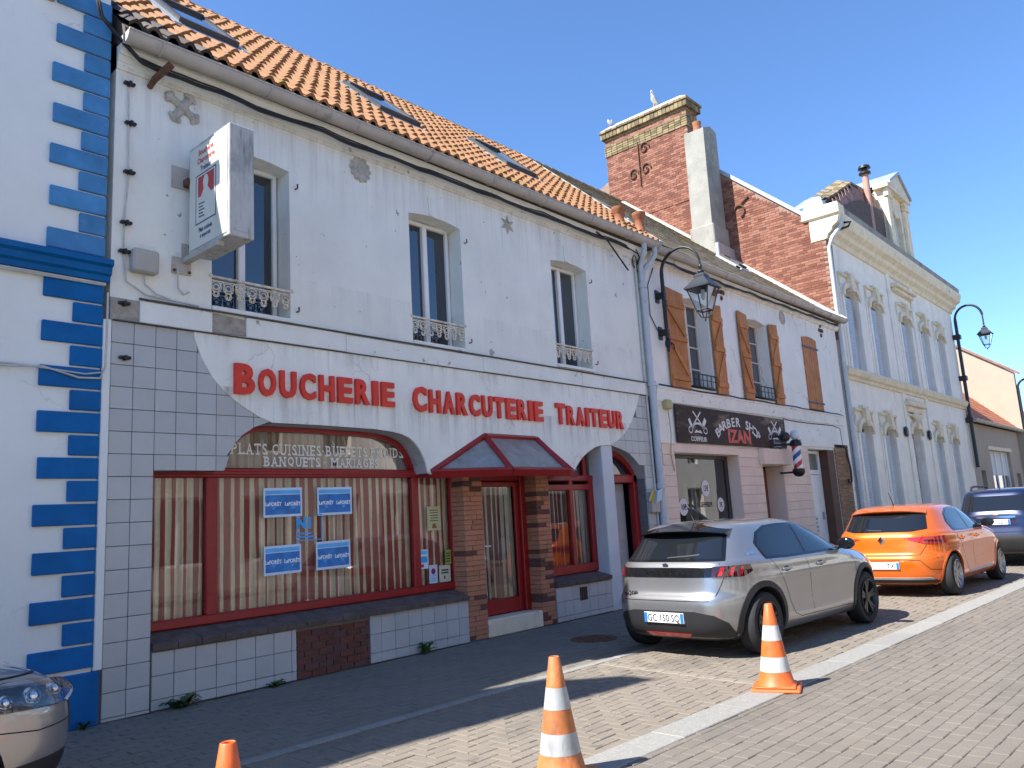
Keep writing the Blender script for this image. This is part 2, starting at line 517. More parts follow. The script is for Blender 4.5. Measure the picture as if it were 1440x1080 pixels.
def paver_mesh(L, W, b=.005, h=.03):
    m = MB(); x, y = L / 2, W / 2
    m.add([(-x, -y, -h), (x, -y, -h), (x, y, -h), (-x, y, -h), (-x, -y, -b), (x, -y, -b), (x, y, -b), (-x, y, -b),
           (-x + b, -y + b, 0), (x - b, -y + b, 0), (x - b, y - b, 0), (-x + b, y - b, 0)],
          [(0, 1, 5, 4), (1, 2, 6, 5), (2, 3, 7, 6), (3, 0, 4, 7), (4, 5, 9, 8), (5, 6, 10, 9), (6, 7, 11, 10), (7, 4, 8, 11), (8, 9, 10, 11)])
    return m

def lay(parent, spots, mat, L, W, nparts):
    """spots: (x, y, angle). nearest ones are separate pieces, the rest one mass"""
    vis, rest = [], []
    for s in spots:
        z = in_view(s[0], s[1])
        (vis if z else rest).append((z or 99, s))
    vis.sort(key=lambda t: t[0])
    base = paver_mesh(L, W)
    me = base.mesh('paver', mat, fix=False)
    rr = random.Random(3)
    for z, (x, y, a) in vis[:nparts]:
        link('paver', me, parent, (x, y, rr.uniform(-.003, .003)), (rr.uniform(-.012, .012), rr.uniform(-.012, .012), a + rr.uniform(-.012, .012)))
    mb = MB()
    for z, (x, y, a) in vis[nparts:] + rest:
        c, s = math.cos(a + rr.uniform(-.012, .012)), math.sin(a)
        dz = rr.uniform(-.003, .003); tx, ty = rr.uniform(-.012, .012), rr.uniform(-.012, .012)
        mb.add([(x + p[0] * c - p[1] * s, y + p[0] * s + p[1] * c, p[2] + dz + p[0] * tx + p[1] * ty) for p in base.v], base.f)
    o = mb.build('paver_field', mat, parent, fix=False)
    o['kind'] = 'stuff'

sp = []
LX, LY = .205, .105
j = 0
y = -4.38
while y > -11.0:
    x = -4.0 + (j % 2) * LX / 2 + .02 * math.sin(j * 1.7)
    while x < XE:
        yy = y + KS * x
        if yy < kout(x) + .08 and yy > -10.95: sp.append((x, yy, KS))
        x += LX
    y -= LY; j += 1
lay(road, sp, M_paver, LX - .006, LY - .002, 300)
# herringbone parking strip
sp = []
u = .102
def herring(x0, x1, y0, y1):
    out = []
    n0, n1 = int(x0 / u) - 4, int(x1 / u) + 4
    m0, m1 = int(y0 / u) - 4, int(y1 / u) + 4
    for j in range(m0, m1):
        for i in range(n0, n1):
            k = (i - j) % 4
            if k == 0: out.append(((i + 1) * u, (j + .5) * u, 0.0))
            elif k == 3: out.append(((i + .5) * u, (j + 1) * u, math.pi / 2))
    return out
for x, y, a in herring(-4.0, XE, -6.0, -2.0):
    if x < XE - .1 and kin(x) - .06 < y < wst(x) - .04: sp.append((x, y, a))
lay(park, sp, M_paverpark, 2 * u - .006, u - .006, 300)
sp = []
j = 0
y = -.06
while y > -3.2:
    x = -4.0 + (j % 2) * LX / 2
    while x < XE:
        yy = y - .026 * x * min(1, -y / 2.2)
        if yy > wst(x) - .06: sp.append((x, yy, -.026 * min(1, -y / 2.2)))
        x += LX
    y -= LY; j += 1
lay(pave, sp, M_paverwalk, LX - .006, LY - .006, 220)
# pale flush line and granite kerb stones
eb = struct('edge_line', MB().quad((-14, wst(-14) - .1, -.004), (120, wst(120) - .1, -.004), (120, wst(120), -.004), (-14, wst(-14), -.004)), M_joint)
kb = struct('kerb', MB().quad((-14, kout(-14), -.008), (120, kout(120), -.008), (120, kin(120), -.008), (-14, kin(-14), -.008)), M_joint)
def stones(parent, name, f, wd, L, mat, x0, x1):
    x = x0
    rr = random.Random(5)
    while x < x1:
        l = L * rr.uniform(.9, 1.1)
        yc = f(x + l / 2) - wd / 2
        m = MB().cbox(-l / 2 + .003, l / 2 - .003, -wd / 2 + .003, wd / 2 - .003, -.05, .009, .006)
        o = m.build(name, mat, None); o.parent = parent
        o.location = (x + l / 2, yc, rr.uniform(-.001, .002)); o.rotation_euler = (0, 0, KS if f is kin else -.026)
        x += l
stones(eb, 'edge_stone', wst, .10, .5, M_granite, -4, 27)
stones(kb, 'kerb_stone', kin, .29, 1.0, M_granite, -4, 40)
# painted bay line in the parking strip (worn stone row)
bl = MB()
for i in range(9):
    t = i / 9
    bl.cbox(6.9 + .25 * t, 7.0 + .25 * t, -4.35 + 1.85 * t, -4.35 + 1.85 * t + .195, -.01, .007, .005)
bl = struct('bay_line', bl, pm('worn_bay_stone', (.225, .195, .155), .9, .15, 9, .2, 60))
# manhole
mh = thing('manhole_cover', 'round dark iron cover set in the grey pavement', 'manhole', (8.55, -1.4, 0))
MB().lathe([(.30, -.02), (.30, .008), (.27, .010)], (8.55, -1.4, 0), 32).build('frame', M_rust, mh)
m = MB().lathe([(.262, -.01), (.262, .011), (.01, .012)], (8.55, -1.4, 0), 32)
for i in range(-2, 3):
    for j in range(-2, 3):
        if i * i + j * j < 6: m.cbox(8.55 + i * .09 - .03, 8.55 + i * .09 + .03, -1.4 + j * .09 - .03, -1.4 + j * .09 + .03, .011, .017, .003)
m.build('lid', M_rust, mh)

# ------------------------------------------------------------------ white house with blue quoins
NB = thing('neighbour_house', 'white rendered house with bright blue quoins and blue string course', 'house', (-3, 0, 0))
MB().plate([(-8, 0), (2.95, 0), (2.95, 7.05), (-8, 7.05)], [], .0, .3).build('wall', M_bluewall, NB)
MB().box(-8, 2.95, .3, 8, 0, 7.0).build('house_core', M_bluewall, NB)
MB().box(-8, 2.95, .0, .35, 7.05, 7.12).build('wall_coping', M_bluewall, NB)
m = MB(); m.plate([(.0, 7.12), (4.2, 10.9), (8.4, 7.12)], [], -8, 2.95, 'yz'); m.build('roof', M_roofdark, NB)
# tall front gable of the same house, out of the picture, whose shadow reaches the parking bay
MB().plate([(-7.5, 7.12), (-1.1, 7.12), (-1.1, 9.3), (-1.35, 9.35), (-1.6, 9.9), (-2.2, 11.2), (-3.2, 10.2), (-4.0, 9.6), (-7.5, 9.5)], [], .02, .4).build('front_gable', M_bluewall, NB)
def quoin(z0, z1, x0, mat, rr=random.Random(11)):
    MB().cbox(x0 + rr.uniform(-.012, .012), 2.955, -.032 + rr.uniform(-.003, .003), .05, z0, z1, .006).build('quoin', mat, NB)
for k in range(9):
    z = .69 + .416 * k
    quoin(z - .188, z, 2.435, M_blue)
    if z + .22 < 4.02: quoin(z + .022, z + .206, 2.69, M_blue)
for k in range(7):
    z = 4.49 + .416 * k
    if z < 7.0: quoin(z - .19, z, 2.445, M_bluelight)
    if z + .2 < 7.05: quoin(z + .020, z + .206, 2.705, M_bluelight)
m = MB(); m.plate([(0, 4.045), (-.05, 4.05), (-.06, 4.10), (-.09, 4.12), (-.10, 4.18), (-.135, 4.20), (-.14, 4.245), (-.12, 4.26), (0, 4.265)], [], -8, 3.0, 'yz')
m.build('string_course', M_blue, NB)
m = MB(); m.plate([(0, 4.015), (-.03, 4.015), (-.035, 4.042), (0, 4.044)], [], -8, 2.97, 'yz'); m.build('string_underside', M_gap, NB)
MB().cbox(2.40, 3.005, -.045, .05, 0, .46, .01).build('plinth', M_blue, NB)
MB().cbox(-8, 2.398, -.020, .05, 0, .42, .01).build('white_plinth', M_bluewall, NB)
m = MB()
m.tube([(-2, -.02, 3.18), (1.2, -.025, 3.13), (2.1, -.03, 3.145), (2.45, -.045, 3.165), (2.75, -.05, 3.09), (2.93, -.055, 3.10), (2.985, -.03, 3.22), (2.99, -.03, 3.5), (2.99, -.03, 3.95)], .010, 6)
m.tube([(-2, -.02, 3.20), (1.4, -.025, 3.155), (2.2, -.03, 3.17), (2.5, -.045, 3.15), (2.8, -.05, 3.13), (2.96, -.05, 3.16)], .008, 6)
m.tube([(-2, -.02, 4.02), (2.95, -.05, 4.01)], .010, 6)
m.build('wall_cable', M_greycable, NB, 60)
m = MB(); m.cbox(2.34, 2.42, -.22, .02, 6.78, 6.98, .01); m.tube([(2.38, -.05, 6.98), (2.38, -.2, 6.85), (2.40, -.22, 6.75)], .015, 6)
m.build('bracket', M_cement, NB)

# ------------------------------------------------------------------ butcher shop
BU = thing('butcher_shop', 'white butcher house with red letters, red shop windows and orange tiled roof', 'house', (8, 0, 0))
X0, X1 = 3.02, 12.9
wins = [(4.06, 5.03, 3.95, 5.87), (6.90, 7.89, 3.95, 5.85), (9.99, 10.98, 3.97, 5.83)]
MB().plate([(X0, 3.69), (X1, 3.69), (X1, 6.62), (X0, 6.62)], [seg_open(*w, .05) for w in wins], 0, .38).build('wall', M_white, BU)
m = MB(); m.plate([(0, 6.33), (-.025, 6.33), (-.03, 6.40), (-.05, 6.41), (-.06, 6.47), (-.10, 6.46), (-.12, 6.52), (-.12, 6.57), (.3, 6.57), (.3, 6.33)], [], X0, X1, 'yz')
m.build('eaves_moulding', M_white, BU)
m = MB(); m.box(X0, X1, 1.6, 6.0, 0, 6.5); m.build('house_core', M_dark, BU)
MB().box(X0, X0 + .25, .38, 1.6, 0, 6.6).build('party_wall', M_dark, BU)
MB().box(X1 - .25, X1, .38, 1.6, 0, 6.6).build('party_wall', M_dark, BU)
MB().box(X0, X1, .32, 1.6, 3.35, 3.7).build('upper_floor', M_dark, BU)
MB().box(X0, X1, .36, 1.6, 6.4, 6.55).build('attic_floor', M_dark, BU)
# band boards above the shop front
for a, b, zz in ((3.30, 4.055, 0), (4.45, 5.78, .004), (5.785, 8.2, -.004), (8.205, 10.6, .003), (10.605, 12.55, 0)):
    MB().cbox(a, b, -.035, 0, 3.70 + zz, 3.925 + zz, .006).build('cornice_board', M_oldband, BU)
m = MB(); m.plate([(3.02, 3.70), (3.30, 3.70), (3.30, 3.92), (3.02, 3.92)], [], -.014, 0); m.build('bare_patch', M_bare, BU); m = MB(); m.plate([(4.055, 3.71), (4.45, 3.72), (4.44, 3.90), (4.056, 3.92)], [], -.016, 0)
m.build('bare_patch', M_bare, BU)
m = MB(); m.plate([(-.055, 3.93), (-.058, 3.944), (0, 3.962), (0, 3.94)], [], 3.3, 12.6, 'yz'); m.build('flashing', M_lead, BU)
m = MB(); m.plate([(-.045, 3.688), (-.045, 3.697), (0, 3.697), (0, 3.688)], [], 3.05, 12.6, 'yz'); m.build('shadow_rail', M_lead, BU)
MB().cbox(2.957, 3.035, -.028, .1, .462, 3.69, .008).build('edge_strip', M_bluewall, BU)
# shop front backing: outline with the two arched openings
arch1 = [(4.21, 2.26), (4.24, 2.34), (4.28, 2.47), (4.35, 2.565), (4.43, 2.64), (4.55, 2.72), (4.65, 2.757), (4.78, 2.78), (5.41, 2.785), (6.20, 2.775), (6.47, 2.755), (6.63, 2.73), (6.76, 2.685), (6.84, 2.63), (6.91, 2.56), (6.97, 2.47), (7.02, 2.37), (7.05, 2.24)]
arch2 = [(10.18, 2.24), (10.26, 2.34), (10.36, 2.43), (10.48, 2.52), (10.61, 2.59), (10.82, 2.68), (11.00, 2.72), (11.2, 2.735), (11.40, 2.715), (11.58, 2.68), (11.75, 2.64), (11.89, 2.585), (12.03, 2.50), (12.14, 2.42), (12.24, 2.31), (12.32, 2.17)]
hole = [(3.48, .02), (3.48, 2.24)] + arch1 + arch2 + [(12.32, .02)]
MB().plate([(X0, 0), (X1, 0), (X1, 3.69), (X0, 3.69)], [hole[::-1]], .012, .34).build('shopfront_wall', M_grout, BU)
fas = [(3.86, 3.686), (3.87, 3.60), (3.95, 3.41), (4.06, 3.23), (4.19, 3.09), (4.30, 3.01), (4.41, 2.94), (4.62, 2.83), (4.78, 2.78)] + arch1[8:] + [(7.11, 2.215), (10.12, 2.215)] + \
    [p for p in arch2 if p[0] < 11.3] + [(11.28, 2.73), (11.53, 2.83), (11.66, 2.90), (11.77, 2.97), (11.90, 3.07), (12.01, 3.19), (12.10, 3.30), (12.18, 3.42), (12.26, 3.55), (12.32, 3.686)]
MB().plate(fas, [], -.022, .012).build('fascia', M_fascia, BU)
# soffits of the arches (rendered reveals)
def ribbon(pts, y0, y1, t=.012):
    m = MB(); n = len(pts)
    for i in range(n - 1):
        (a, b), (c, d) = pts[i], pts[i + 1]
        m.quad((a, y0, b), (c, y0, d), (c, y1, d), (a, y1, b))
    return m
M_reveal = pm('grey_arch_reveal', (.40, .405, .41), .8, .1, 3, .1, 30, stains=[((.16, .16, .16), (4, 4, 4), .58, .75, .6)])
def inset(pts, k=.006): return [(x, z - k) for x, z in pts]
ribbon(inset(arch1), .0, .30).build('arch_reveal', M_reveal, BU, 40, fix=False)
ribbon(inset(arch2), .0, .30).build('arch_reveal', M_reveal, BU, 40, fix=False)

# glazed wall tiles
TS = .215
tile_me = MB().cbox(-TS / 2 + .003, TS / 2 - .003, -.010, .014, -TS / 2 + .003, TS / 2 - .003, .0025).mesh('tile', M_tile)
trr = random.Random(21)
def tile(x0, x1, z0, z1, cut=None):
    if cut is None and abs(x1 - x0 - TS) < .002 and abs(z1 - z0 - TS) < .002:
        link('tile', tile_me, BU, ((x0 + x1) / 2, trr.uniform(-.002, .001), (z0 + z1) / 2), (trr.uniform(-.004, .004), 0, trr.uniform(-.006, .006)))
        return
    poly = [(x0 + .003, z0 + .003), (x1 - .003, z0 + .003), (x1 - .003, z1 - .003), (x0 + .003, z1 - .003)]
    if cut:
        for p, n in cut:
            poly = clip_half(poly, p, n)
            if len(poly) < 3: return
    ar = abs(sum(poly[i][0] * poly[(i + 1) % len(poly)][1] - poly[(i + 1) % len(poly)][0] * poly[i][1] for i in range(len(poly)))) / 2
    if ar < .0006: return
    MB().plate(poly, [], -.010 + trr.uniform(-.001, .001), .012).build('tile', M_tile, BU)
def seg_cut(curve, x0, x1, z0, z1, side):
    """half plane of the curve segment that crosses this tile, keeping the given side"""
    cx, cz = (x0 + x1) / 2, (z0 + z1) / 2
    best = None
    for (a, b), (c, d) in zip(curve, curve[1:]):
        mx, mz = (a + c) / 2, (b + d) / 2
        dist = math.hypot(mx - cx, mz - cz)
        if best is None or dist < best[0]: best = (dist, a, b, c, d)
    dist, a, b, c, d = best
    if dist > .24: return None
    n = (-(d - b), c - a)
    l = math.hypot(*n); n = (n[0] / l * side, n[1] / l * side)
    return ((a, b), n)
a1l = arch1[:8]
cols = [3.04 + TS * i for i in range(12)]
rows = []
z = 3.69
while z > 0.01:
    rows.append((max(0.005, z - TS), z)); z -= TS
for z0, z1 in rows:
    for i, x0 in enumerate(cols):
        x1 = x0 + TS
        if i < 2:
            tile(x0, x1, z0, z1) if i == 0 else tile(x0, min(x1, 3.478), z0, z1); continue
        if x0 > 4.8: continue
        if z1 <= 2.30: continue
        zb = max(z0, 2.245)
        # behind the fascia: skip tiles that are wholly covered
        if x0 > 3.86 and z0 > 3.42: continue
        if x0 > 4.05 and z0 > 3.15: continue
        if x0 > 4.35 and z0 > 2.97: continue
        if x1 <= 4.21: tile(x0, x1, zb, z1) if zb != z0 else tile(x0, x1, z0, z1)
        else:
            c = seg_cut(a1l, x0, x1, z0, z1, 1)
            if c: tile(x0, x1, zb, z1, [c])
            elif z0 > 2.5: tile(x0, x1, zb, z1)
for z0, z1 in rows:                                      # far side of the shop front
    for i in range(6):
        x0 = 12.62 - TS * (i + 1); x1 = x0 + TS
        if x0 >= 12.33: tile(x0, x1, z0, z1); continue
        if x0 < 12.33 < x1 and z1 < 2.45: tile(12.325, x1, z0, z1); continue
        if z1 < 2.3: continue
        if z0 > 2.75 + (x0 - 11.2) * .5 and x0 < 12.0 and z0 > 3.1: continue
        a2r = arch2[8:]
        c = seg_cut(a2r, x0, x1, z0, z1, 1)
        if c: tile(x0, x1, z0, z1, [c])
        elif z0 > 2.5 or x0 > 12.2: tile(x0, x1, z0, z1)
# low wall under the windows
low = MB(); low.box(3.482, 7.70, .014, .30, .0, .56); low.box(9.55, 11.03, .014, .30, 0, .52); low.build('low_wall', M_mortar, BU)
def low_tiles(x0, x1, ztop, offx):
    z = ztop
    while z > .02:
        zb = max(.012, z - TS)
        x = x0 - offx
        while x < x1 - .01:
            a, b = max(x, x0), min(x + TS, x1)
            if b - a > .02: tile(a, b, zb, z)
            x += TS
        z -= TS
low_tiles(3.485, 5.05, .535, 0); low_tiles(6.05, 7.69, .55, .05); low_tiles(9.57, 11.02, .515, .03)
def brick_field(x0, x1, z0, z1, y, mat, L=.215, Hh=.062, j=.010, name='brick', parent=BU, rr=random.Random(9), dep=.03):
    k = 0; z = z0
    while z + Hh * .6 < z1:
        hh = min(Hh, z1 - z)
        x = x0 - (L / 2 if k % 2 else 0)
        while x < x1 - .01:
            a, b = max(x, x0), min(x + L, x1)
            if b - a > .025:
                d = rr.uniform(-.004, .004)
                MB().cbox(a + j / 2, b - j / 2, y + d, y + dep, z + j / 2, z + hh - j / 2, .004).build(name, mat, parent)
            x += L
        z += Hh; k += 1
brick_field(5.055, 6.045, .005, .53, -.006, M_brickdark, .19, .072)
# air hole in the low wall under the small window: a little dark grating
mg = MB().box(10.14, 10.34, -.013, .0, .27, .47); mg.build('vent_hole', M_dark, BU)
for i in range(3): MB().cbox(10.16 + i * .06, 10.185 + i * .06, -.017, -.012, .28, .46, .002).build('vent_bar', M_rust, BU)
def sill(x0, x1, zb, zf, n):
    rr = random.Random(2)
    x = x0
    while x < x1 - .02:
        l = min(.24, x1 - x)
        e = rr.uniform(-.006, .006)
        m = MB(); m.plate([(-.045 + e, zf - .06), (-.05 + e, zf - .008), (-.04 + e, zf), (.30, zb), (.30, zf - .06)], [], x + .003, x + l - .003, 'yz')
        m.build('sill_brick', M_sill, BU); x += l
sill(3.485, 7.69, .70, .61, 0); sill(9.57, 11.02, .66, .585, 0)
# big shop window: red frame at the back of the recess
YW = .28
fr = MB()
fr.cbox(3.50, 7.82, YW - .05, YW + .05, .695, .79, .012)
fr.cbox(3.50, 7.82, YW - .05, YW + .05, 2.195, 2.30, .012)
fr.cbox(3.50, 7.82, YW - .065, YW - .04, 2.225, 2.265, .008)
for a, b in ((3.50, 3.585), (4.14, 4.27), (6.99, 7.11), (7.69, 7.82)):
    fr.cbox(a, b, YW - .048, YW + .048, .78, 2.2, .012)
fr.build('window_frame', M_red, BU)
head = [(x, z - .012) for x, z in arch1]
hi = [(4.27, 2.30)] + [(x + (.035 if x < 4.6 else (-.04 if x > 6.6 else 0)), z - .062) for x, z in arch1[2:-1]] + [(7.0, 2.30)]
MB().plate([(4.20, 2.298)] + head[1:-1] + [(7.05, 2.298)], [hi[::-1]], YW - .05, YW + .03).build('arch_frame', M_red, BU)
pane = MB()
pane.quad((3.58, YW, .78), (4.15, YW, .78), (4.15, YW, 2.2), (3.58, YW, 2.2)).build('pane', G_shop, BU, fix=False)
MB().quad((4.26, YW, .78), (7.0, YW, .78), (7.0, YW, 2.2), (4.26, YW, 2.2)).build('pane', G_shop, BU, fix=False)
MB().quad((7.10, YW, .78), (7.70, YW, .78), (7.70, YW, 2.2), (7.10, YW, 2.2)).build('pane', G_shop, BU, fix=False)
MB().add([(x, YW + .0, z) for x, z in hi], [tuple(range(len(hi)))]).build('fanlight_pane', G_shop, BU, fix=False)
# striped curtains behind the glass
M_curt = stripes('red_cream_stripes', .118, [(0, (.95, .89, .72)), (.50, (.46, .11, .11)), (.97, (.95, .89, .72))])
M_curtdk = stripes('brown_stripes', .10, [(0, (.46, .36, .26)), (.5, (.32, .22, .15)), (.97, (.46, .36, .26))])
M_voile = stripes('white_burgundy_stripes', .105, [(0, (.74, .71, .64)), (.55, (.22, .06, .065)), (.97, (.74, .71, .64))])
def curtain(name, x0, x1, z0, z1, y, mat, parent, amp=.030, per=.105, seed=1, gather=0.0):
    rr = random.Random(seed)
    n = int((x1 - x0) / .012)
    ph = [rr.uniform(0, 6.28) for _ in range(4)]
    m = MB(); rowsn = 8
    for r in range(rowsn + 1):
        t = r / rowsn
        for i in range(n + 1):
            x = x0 + (x1 - x0) * i / n
            xx = x + gather * math.sin((x - x0) * 1.7 + ph[2]) * (1 - t) * .4
            yy = y + amp * (.55 + .45 * (1 - t)) * (math.sin(2 * math.pi * x / per + .8 * math.sin(x * 3.1 + ph[0]) + .4 * t) + .35 * math.sin(x * 23 + ph[1] + t))
            m.v.append((xx, yy, z0 + (z1 - z0) * t))
    for r in range(rowsn):
        for i in range(n):
            a = r * (n + 1) + i
            m.f.append((a, a + 1, a + n + 2, a + n + 1))
    return m.build(name, mat, parent, 60, fix=False)
curtain('curtain', 3.45, 7.85, .70, 2.24, .375, M_curt, BU, seed=4, gather=.06)
curtain('fanlight_curtain', 4.1, 7.2, .0 + 2.2, 2.86, .36, M_curtdk, BU, .02, .09, 5)
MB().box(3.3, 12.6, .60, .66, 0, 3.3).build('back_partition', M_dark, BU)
# shop lettering on the fascia
def letters(word, x0, x1, zb, big, small, parent, mat, y, depth, first=True):
    n = len(word)
    ws = []
    for i, ch in enumerate(word):
        tm = text_mesh(ch, 1.0, 0, 0)
        xs = [v[0] for v in tm.v]; zs = [v[2] for v in tm.v]
        ws.append((max(xs) - min(xs), max(zs) - min(zs)))
    capw = [(.46 if c not in 'I' else .19) * (1.13 if (i == 0 and first) else 1) for i, c in enumerate(word)]
    gap = .115
    tot = sum(capw) + gap * (n - 1)
    k = (x1 - x0) / tot
    x = x0
    for i, ch in enumerate(word):
        hgt = big if (i == 0 and first) else small
        wd = capw[i] * k
        tm = text_mesh(ch, 1.0, 0.0, .04)
        xs = [v[0] for v in tm.v]; zs = [v[2] for v in tm.v]
        mnx, mxx, mnz, mxz = min(xs), max(xs), min(zs), max(zs)
        # solid letter: front and back copies with walls (from the boundary)
        bm = bmesh.new()
        vv = [bm.verts.new((x + (v[0] - mnx) / (mxx - mnx) * wd, y - depth, zb + (v[2] - mnz) / (mxz - mnz) * hgt)) for v in tm.v]
        for f in tm.f:
            try: bm.faces.new([vv[q] for q in f])
            except ValueError: pass
        bmesh.ops.remove_doubles(bm, verts=bm.verts, dist=.0004)
        r = bmesh.ops.extrude_face_region(bm, geom=bm.faces[:])
        bmesh.ops.translate(bm, vec=(0, depth, 0), verts=[g for g in r['geom'] if isinstance(g, bmesh.types.BMVert)])
        bmesh.ops.recalc_face_normals(bm, faces=bm.faces)
        o2 = org(parent)
        bmesh.ops.translate(bm, vec=-o2, verts=bm.verts)
        me = bpy.data.meshes.new('letter'); bm.to_mesh(me); bm.free(); me.materials.append(mat)
        o = bpy.data.objects.new('letter', me); COL.objects.link(o); o.parent = parent
        x += wd + gap * k
letters('BOUCHERIE', 4.30, 6.50, 3.065, .335, .31, BU, M_letter, -.022, .045)
letters('CHARCUTERIE', 6.82, 9.47, 3.035, .335, .31, BU, M_letter, -.022, .045)
letters('TRAITEUR', 9.80, 11.69, 3.02, .335, .31, BU, M_letter, -.022, .045)
# brick pillars beside the door
def pillar(x0, x1, rr):
    MB().box(x0 + .012, x1 - .012, .012, .30, .02, 2.24).build('pillar_core', M_mortar, BU)
    z = .015; k = 0
    while z < 2.2:
        h = rr.choice((.058, .066, .072, .066))
        if z + h > 2.225: h = 2.225 - z
        cut = rr.choice((None, x0 + (x1 - x0) * rr.uniform(.4, .7))) if k % 2 else x0 + (x1 - x0) * (.35 if rr.random() < .5 else .65)
        xs = [x0, x1] if cut is None else [x0, cut, x1]
        for q, (a, b) in enumerate(zip(xs, xs[1:])):
            d = rr.uniform(-.008, .006)
            mat = M_brickdark if rr.random() < .24 else M_brick
            back = .15 if (q == 0 and k % 2) else .29
            MB().cbox(a + (.0 if q == 0 else .004) + rr.uniform(-.003, .003), b - .004 if q < len(xs) - 2 else b + rr.uniform(-.003, .003), .0 + d, back, z + .003, z + h - .003, .005).build('brick', mat, BU)
            if back == .15: MB().cbox(a + rr.uniform(-.003, .003), a + .1, .156, .29, z + .003, z + h - .003, .005).build('brick', mat, BU)
        z += h; k += 1
pillar(7.70, 8.07, random.Random(31)); pillar(9.25, 9.55, random.Random(32))
# entrance door
DR = MB()
DR.cbox(8.08, 8.17, .24, .34, .24, 2.24, .01); DR.cbox(9.14, 9.25, .22, .34, .24, 2.24, .01); DR.cbox(8.08, 9.25, .24, .34, 2.15, 2.25, .01)
DR.build('door_frame', M_red, BU)
dr = MB()
dr.cbox(8.175, 8.25, .27, .315, .25, 2.14, .008); dr.cbox(9.05, 9.135, .27, .315, .25, 2.14, .008); dr.cbox(8.25, 9.05, .27, .315, .25, .46, .008); dr.cbox(8.25, 9.05, .27, .315, 2.06, 2.14, .008)
door = dr.build('door', M_red, BU)
MB().quad((8.25, .292, .46), (9.05, .292, .46), (9.05, .292, 2.06), (8.25, .292, 2.06)).build('pane', G_shop, door, fix=False)
h = MB(); h.tube([(8.30, .27, 1.22), (8.30, .22, 1.22), (8.38, .215, 1.22), (8.42, .215, 1.215)], .010, 8); h.cbox(8.27, 8.31, .262, .272, 1.12, 1.30, .003); h.build('handle', M_pvc, door, 40)
curtain('door_curtain', 8.2, 9.12, .40, 2.12, .37, M_voile, BU, .03, .09, 8)
MB().cbox(8.075, 9.245, .0, .34, .0, .235, .014).build('step', M_stonetrim, BU)
# small window and side doorway
w2 = MB()
w2.cbox(9.56, 11.05, YW - .05, YW + .05, .66, .80, .012); w2.cbox(9.56, 11.05, YW - .05, YW + .05, 1.99, 2.09, .012); w2.cbox(9.56, 11.05, YW - .06, YW + .05, 2.14, 2.235, .012)
for a, b in ((9.56, 9.84), (10.38, 10.47), (10.93, 11.05)): w2.cbox(a, b, YW - .048, YW + .048, .79, 2.2, .01)
w2.cbox(10.80, 10.88, YW - .045, YW + .03, 2.2, 2.66, .008)
w2.build('window_frame', M_red, BU)
MB().quad((9.83, YW, .79), (10.39, YW, .79), (10.39, YW, 2.0), (9.83, YW, 2.0)).build('pane', G_shop, BU, fix=False)
MB().quad((10.46, YW, .79), (10.94, YW, .79), (10.94, YW, 2.0), (10.46, YW, 2.0)).build('pane', G_shop, BU, fix=False)
MB().quad((10.15, YW, 2.2), (11.05, YW, 2.2), (11.05, YW, 2.72), (10.5, YW, 2.6)).build('fanlight_pane', G_shop, BU, fix=False)
curtain('small_curtain', 9.75, 11.0, .70, 2.1, .375, M_voile, BU, .03, .10, 12)
MB().plate([(10.2, 2.2), (11.1, 2.2), (11.1, 2.9), (10.2, 2.9)], [], .40, .42).build('fanlight_back', M_dark, BU)
MB().cbox(11.03, 11.35, .0, .34, .0, 2.735, .012).build('white_column', pm('pale_blue_white_paint', (.60, .63, .66), .7, .06, 2, .08, 30, stains=[((.30, .31, .32), (3, 3, 6), .66, .73, .5)]), BU)
sd = MB(); sd.cbox(12.20, 12.32, .17, .30, .02, 2.25, .01); sd.cbox(11.35, 12.32, .17, .30, 2.10, 2.235, .01)
sd.build('side_door_frame', M_red, BU)
ar = [(x, z - .008) for x, z in arch2 if x > 11.36]
arin = [(x - .05, z - .075) for x, z in arch2 if x > 11.45][:-1]
MB().plate([(11.36, 2.24)] + [(11.36, 2.71)] + ar[:-1] + [(12.30, 2.24)], [([(11.38, 2.25), (11.38, 2.63)] + arin + [(12.19, 2.25)])[::-1]], .18, .27).build('side_arch_frame', M_red, BU)
MB().quad((11.36, .24, 2.2), (12.2, .24, 2.2), (12.0, .24, 2.5), (11.36, .24, 2.65)).build('side_fanlight', M_glassdark, BU, fix=False)
sdr = MB(); sdr.cbox(11.36, 12.2, .40, .45, .12, 2.1, .01)
for a, b, c, d in ((11.46, 12.1, .25, .95), (11.46, 12.1, 1.08, 1.95)):
    sdr.cbox(a, b, .385, .40, c, d, .012)
sdo = sdr.build('side_door', pm('pale_grey_door', (.42, .43, .43), .5, .08, 3), BU)
MB().cbox(11.60, 11.70, .37, .388, 1.28, 1.42, .004).build('letter_flap', M_black, sdo)
MB().cbox(11.36, 12.3, .05, .45, 0, .12, .01).build('side_step', M_sill, BU)
